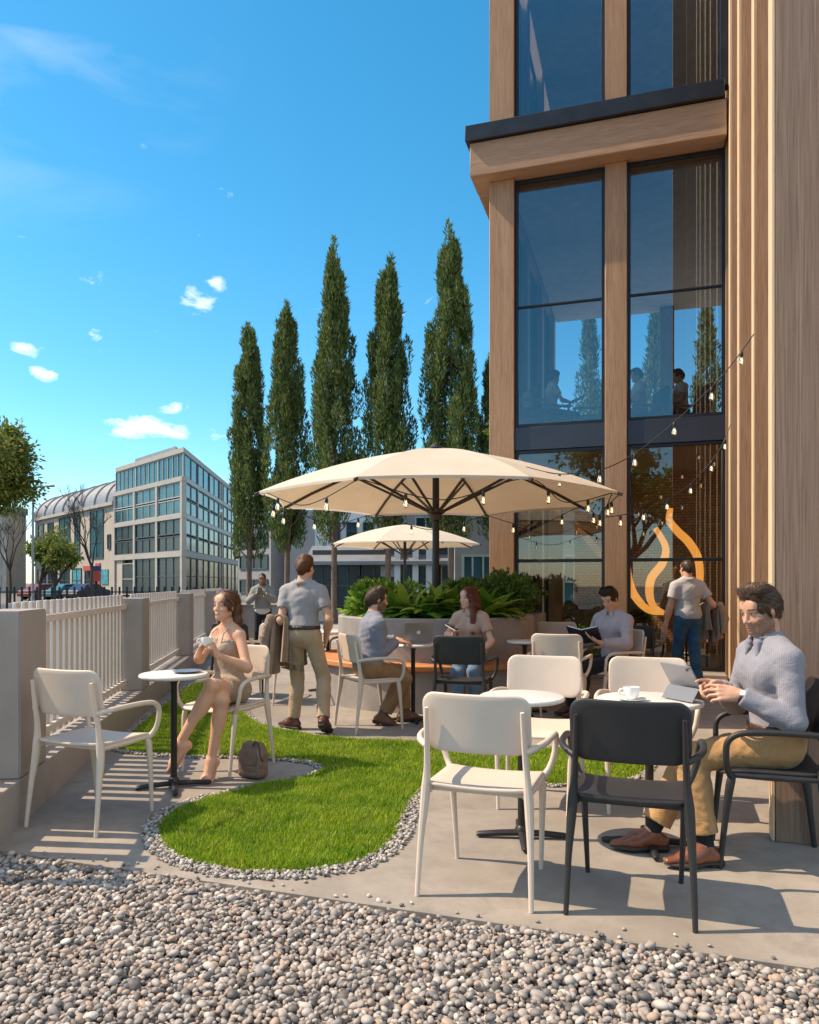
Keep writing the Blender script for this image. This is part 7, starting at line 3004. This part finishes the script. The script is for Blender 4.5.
lounge('lounge_chair', 'wooden lounge chair upstairs under the guest reading a paper', 2.36, 12.74, 82, 'bag_taupe', 0.86)
lounge('lounge_chair', 'dark lounge chair upstairs under the guest in the white tee shirt', 3.94, 12.70, 268, 'black_cloth', 0.9)
lounge('lounge_chair', 'high dark lounge chair upstairs nearest the fins', 4.68, 12.75, 268, 'black_cloth', 1.02)
lounge('lounge_chair', 'empty wooden lounge chair upstairs close to the left glass', 1.95, 12.35, 95, 'bag_taupe', 0.86)
lounge('lounge_chair', 'empty grey lounge chair upstairs in the middle of the left pane', 3.05, 12.9, 275, 'sweater_grey', 0.8)

# ---------------------------------------------------------------- small things on the tables and the ground
cup('white coffee cup standing on a saucer beside the tablet', (1.125, 3.80, 0.762), R(185))
pt = thing('saucer', 'white saucer under the coffee cup beside the tablet', 'saucer', (1.125, 3.80, 0.7555))
mb = MB()
mb.lathe([(0, 0.0), (0.035, 0.0), (0.04, 0.002), (0.068, 0.010), (0.072, 0.013), (0.068, 0.0125), (0.04, 0.0055), (0, 0.005)], 40)
mb.build('dish', MAT['porcelain'], pt, ang=60)
pt = thing('plate', 'flat grey plate on the round table beside the seated woman', 'plate', (-1.475, 4.98, 0.7555))
mb = MB()
mb.lathe([(0, 0.0), (0.05, 0.0), (0.06, 0.003), (0.092, 0.012), (0.096, 0.015), (0.09, 0.0145), (0.058, 0.007), (0, 0.006)], 40)
mb.build('dish', MAT['alu_grey'], pt, ang=60)

tb = thing('tablet', 'grey tablet leaning on its folded cover on the round table before the man', 'tablet', (1.33, 3.775, 0.7555))
A_ = Vector((-0.04, 0.095, 0.183))
B_ = Vector((0.045, -0.095, 0.183))
ed = (B_ - A_).normalized()
pr = Vector((-ed.y, ed.x, 0))
if pr.x < 0:
    pr = -pr


def sheet(a, b_, c, d, th):
    n = (b_ - a).cross(d - a).normalized() * th
    mb = MB()
    vs = [a, b_, c, d, a + n, b_ + n, c + n, d + n]
    mb.add(vs, [(3, 2, 1, 0), (4, 5, 6, 7), (0, 1, 5, 4), (1, 2, 6, 5), (2, 3, 7, 6), (3, 0, 4, 7)])
    return mb


lo1, lo2 = A_ + pr * 0.115 - Vector((0, 0, 0.178)), B_ + pr * 0.115 - Vector((0, 0, 0.178))
sheet(A_, B_, lo2, lo1, 0.008).build('case', MAT['alu_grey'], tb, bevel=0.002)
off = (B_ - A_).cross(lo1 - A_).normalized()
if off.x > 0:
    off = -off
m1, m2 = A_.lerp(lo1, 0.60) + off * 0.010, B_.lerp(lo2, 0.60) + off * 0.010
sheet(m1, m2, m2 - pr * 0.045 - Vector((0, 0, 0.064)), m1 - pr * 0.045 - Vector((0, 0, 0.064)), 0.004).build('folio_flap', MAT['folio_grey'], tb)
sheet(A_.lerp(lo1, 0.05) - off * 0.0095 + ed * 0.01, B_.lerp(lo2, 0.05) - off * 0.0095 - ed * 0.01, B_.lerp(lo2, 0.95) - off * 0.0095 - ed * 0.01, A_.lerp(lo1, 0.95) - off * 0.0095 + ed * 0.01, 0.0008).build('screen', MAT['screen_dark'], tb, smooth=False)
mb = MB()
cpos = A_.lerp(B_, 0.90) + (lo1 - A_) * 0.08 + off * 0.0085
mb.box(cpos, (0.016, 0.016, 0.004), M=Matrix((ed, (lo1 - A_).normalized(), off)).transposed())
mb.build('camera_lens', MAT['screen_dark'], tb, bevel=0.002)

lt = thing('laptop', 'open grey laptop with a pale emblem on its lid, on the table at the planter', 'laptop', (0.075, 7.31, 0.7555), R(22))
mb = MB()
mb.panel(0.31, 0.215, 0.012, 0.014, M=Matrix.Translation((0, 0.10, 0.008)))
mb.build('keyboard_base', MAT['alu_grey'], lt)
ML = Matrix.Translation((0, -0.008, 0.014)) @ Matrix.Rotation(R(104), 4, 'X') @ Matrix.Translation((0, 0.105, 0))
mb = MB()
mb.panel(0.31, 0.21, 0.012, 0.007, M=ML)
lid = mb.build('lid', MAT['alu_grey'], lt)
mb = MB()
mb.panel(0.29, 0.19, 0.004, 0.0012, M=ML @ Matrix.Translation((0, 0, -0.0045)))
mb.build('screen', MAT['screen_dark'], lid)
# emblem on the lid: a bitten rounded fruit with a leaf
mb = MB()
out = []
for k in range(40):
    q = 2 * PI * k / 40
    rr_ = 0.021 * (1 + 0.06 * math.cos(2 * q)) - 0.004 * math.exp(-((q - PI / 2) / 0.35) ** 2) - 0.003 * math.exp(-((q - 1.5 * PI) / 0.3) ** 2)
    x_, y_ = rr_ * math.cos(q), rr_ * math.sin(q)
    dx_, dy_ = x_ - 0.0255, y_ - 0.002
    dd_ = math.hypot(dx_, dy_)
    if dd_ < 0.010:
        x_, y_ = 0.0255 + dx_ / dd_ * 0.010, 0.002 + dy_ / dd_ * 0.010
        if x_ > 0.0255:
            x_ = 0.0255 - 0.010 * abs(dx_ / dd_)
    out.append((x_, y_))
leaf = [(0.0, 0.022), (0.002, 0.027), (0.007, 0.031), (0.0065, 0.026), (0.003, 0.0225)]
for poly in (out, leaf):
    n = len(poly)
    mb.add([ML @ Vector((x, y, 0.0042)) for x, y in poly] , [tuple(range(n))])
mb.build('emblem', MAT['logo_pale'], lid, smooth=False)

bg_c = V3(-1.085, 5.20, 0.0)
fx, fy = V3(0.90, -0.43, 0), V3(0.43, 0.90, 0)
P = [rbox(bg_c + UP * 0.10, (0.098, 0.055, 0.095), (fx, fy, UP), 0.03, 0.02), rbox(bg_c + UP * 0.165 + fx * 0.004, (0.078, 0.036, 0.085), (fx, fy, UP), 0.025, 0.04)]
bag = skin_mesh('handbag', P, 0.005, 'bag_taupe', None, bg_c, (0.003, 0.07, 77), clips=((bg_c + UP * 0.004, -UP),))
bag.location = bg_c
tag(bag, 'soft taupe leather bag standing on the concrete by the seated woman', 'bag')
mb = MB()
mb.tube(smooth_path([(0.01, -0.05, 0.235), (0.03, -0.06, 0.262), (0.055, -0.065, 0.235), (0.065, -0.078, 0.165), (0.082, -0.070, 0.13)], 6), 0.0055, 8)
mb.build('handle', MAT['belt'], bag)
mb = MB()
mb.panel(0.15, 0.10, 0.03, 0.006, M=Matrix(((fx[0], 0, fy[0], -0.028), (fx[1], 0, fy[1], -0.056), (0, 1, 0, 0.155), (0, 0, 0, 1))))
mb.build('flap', MAT['bag_taupe'], bag)
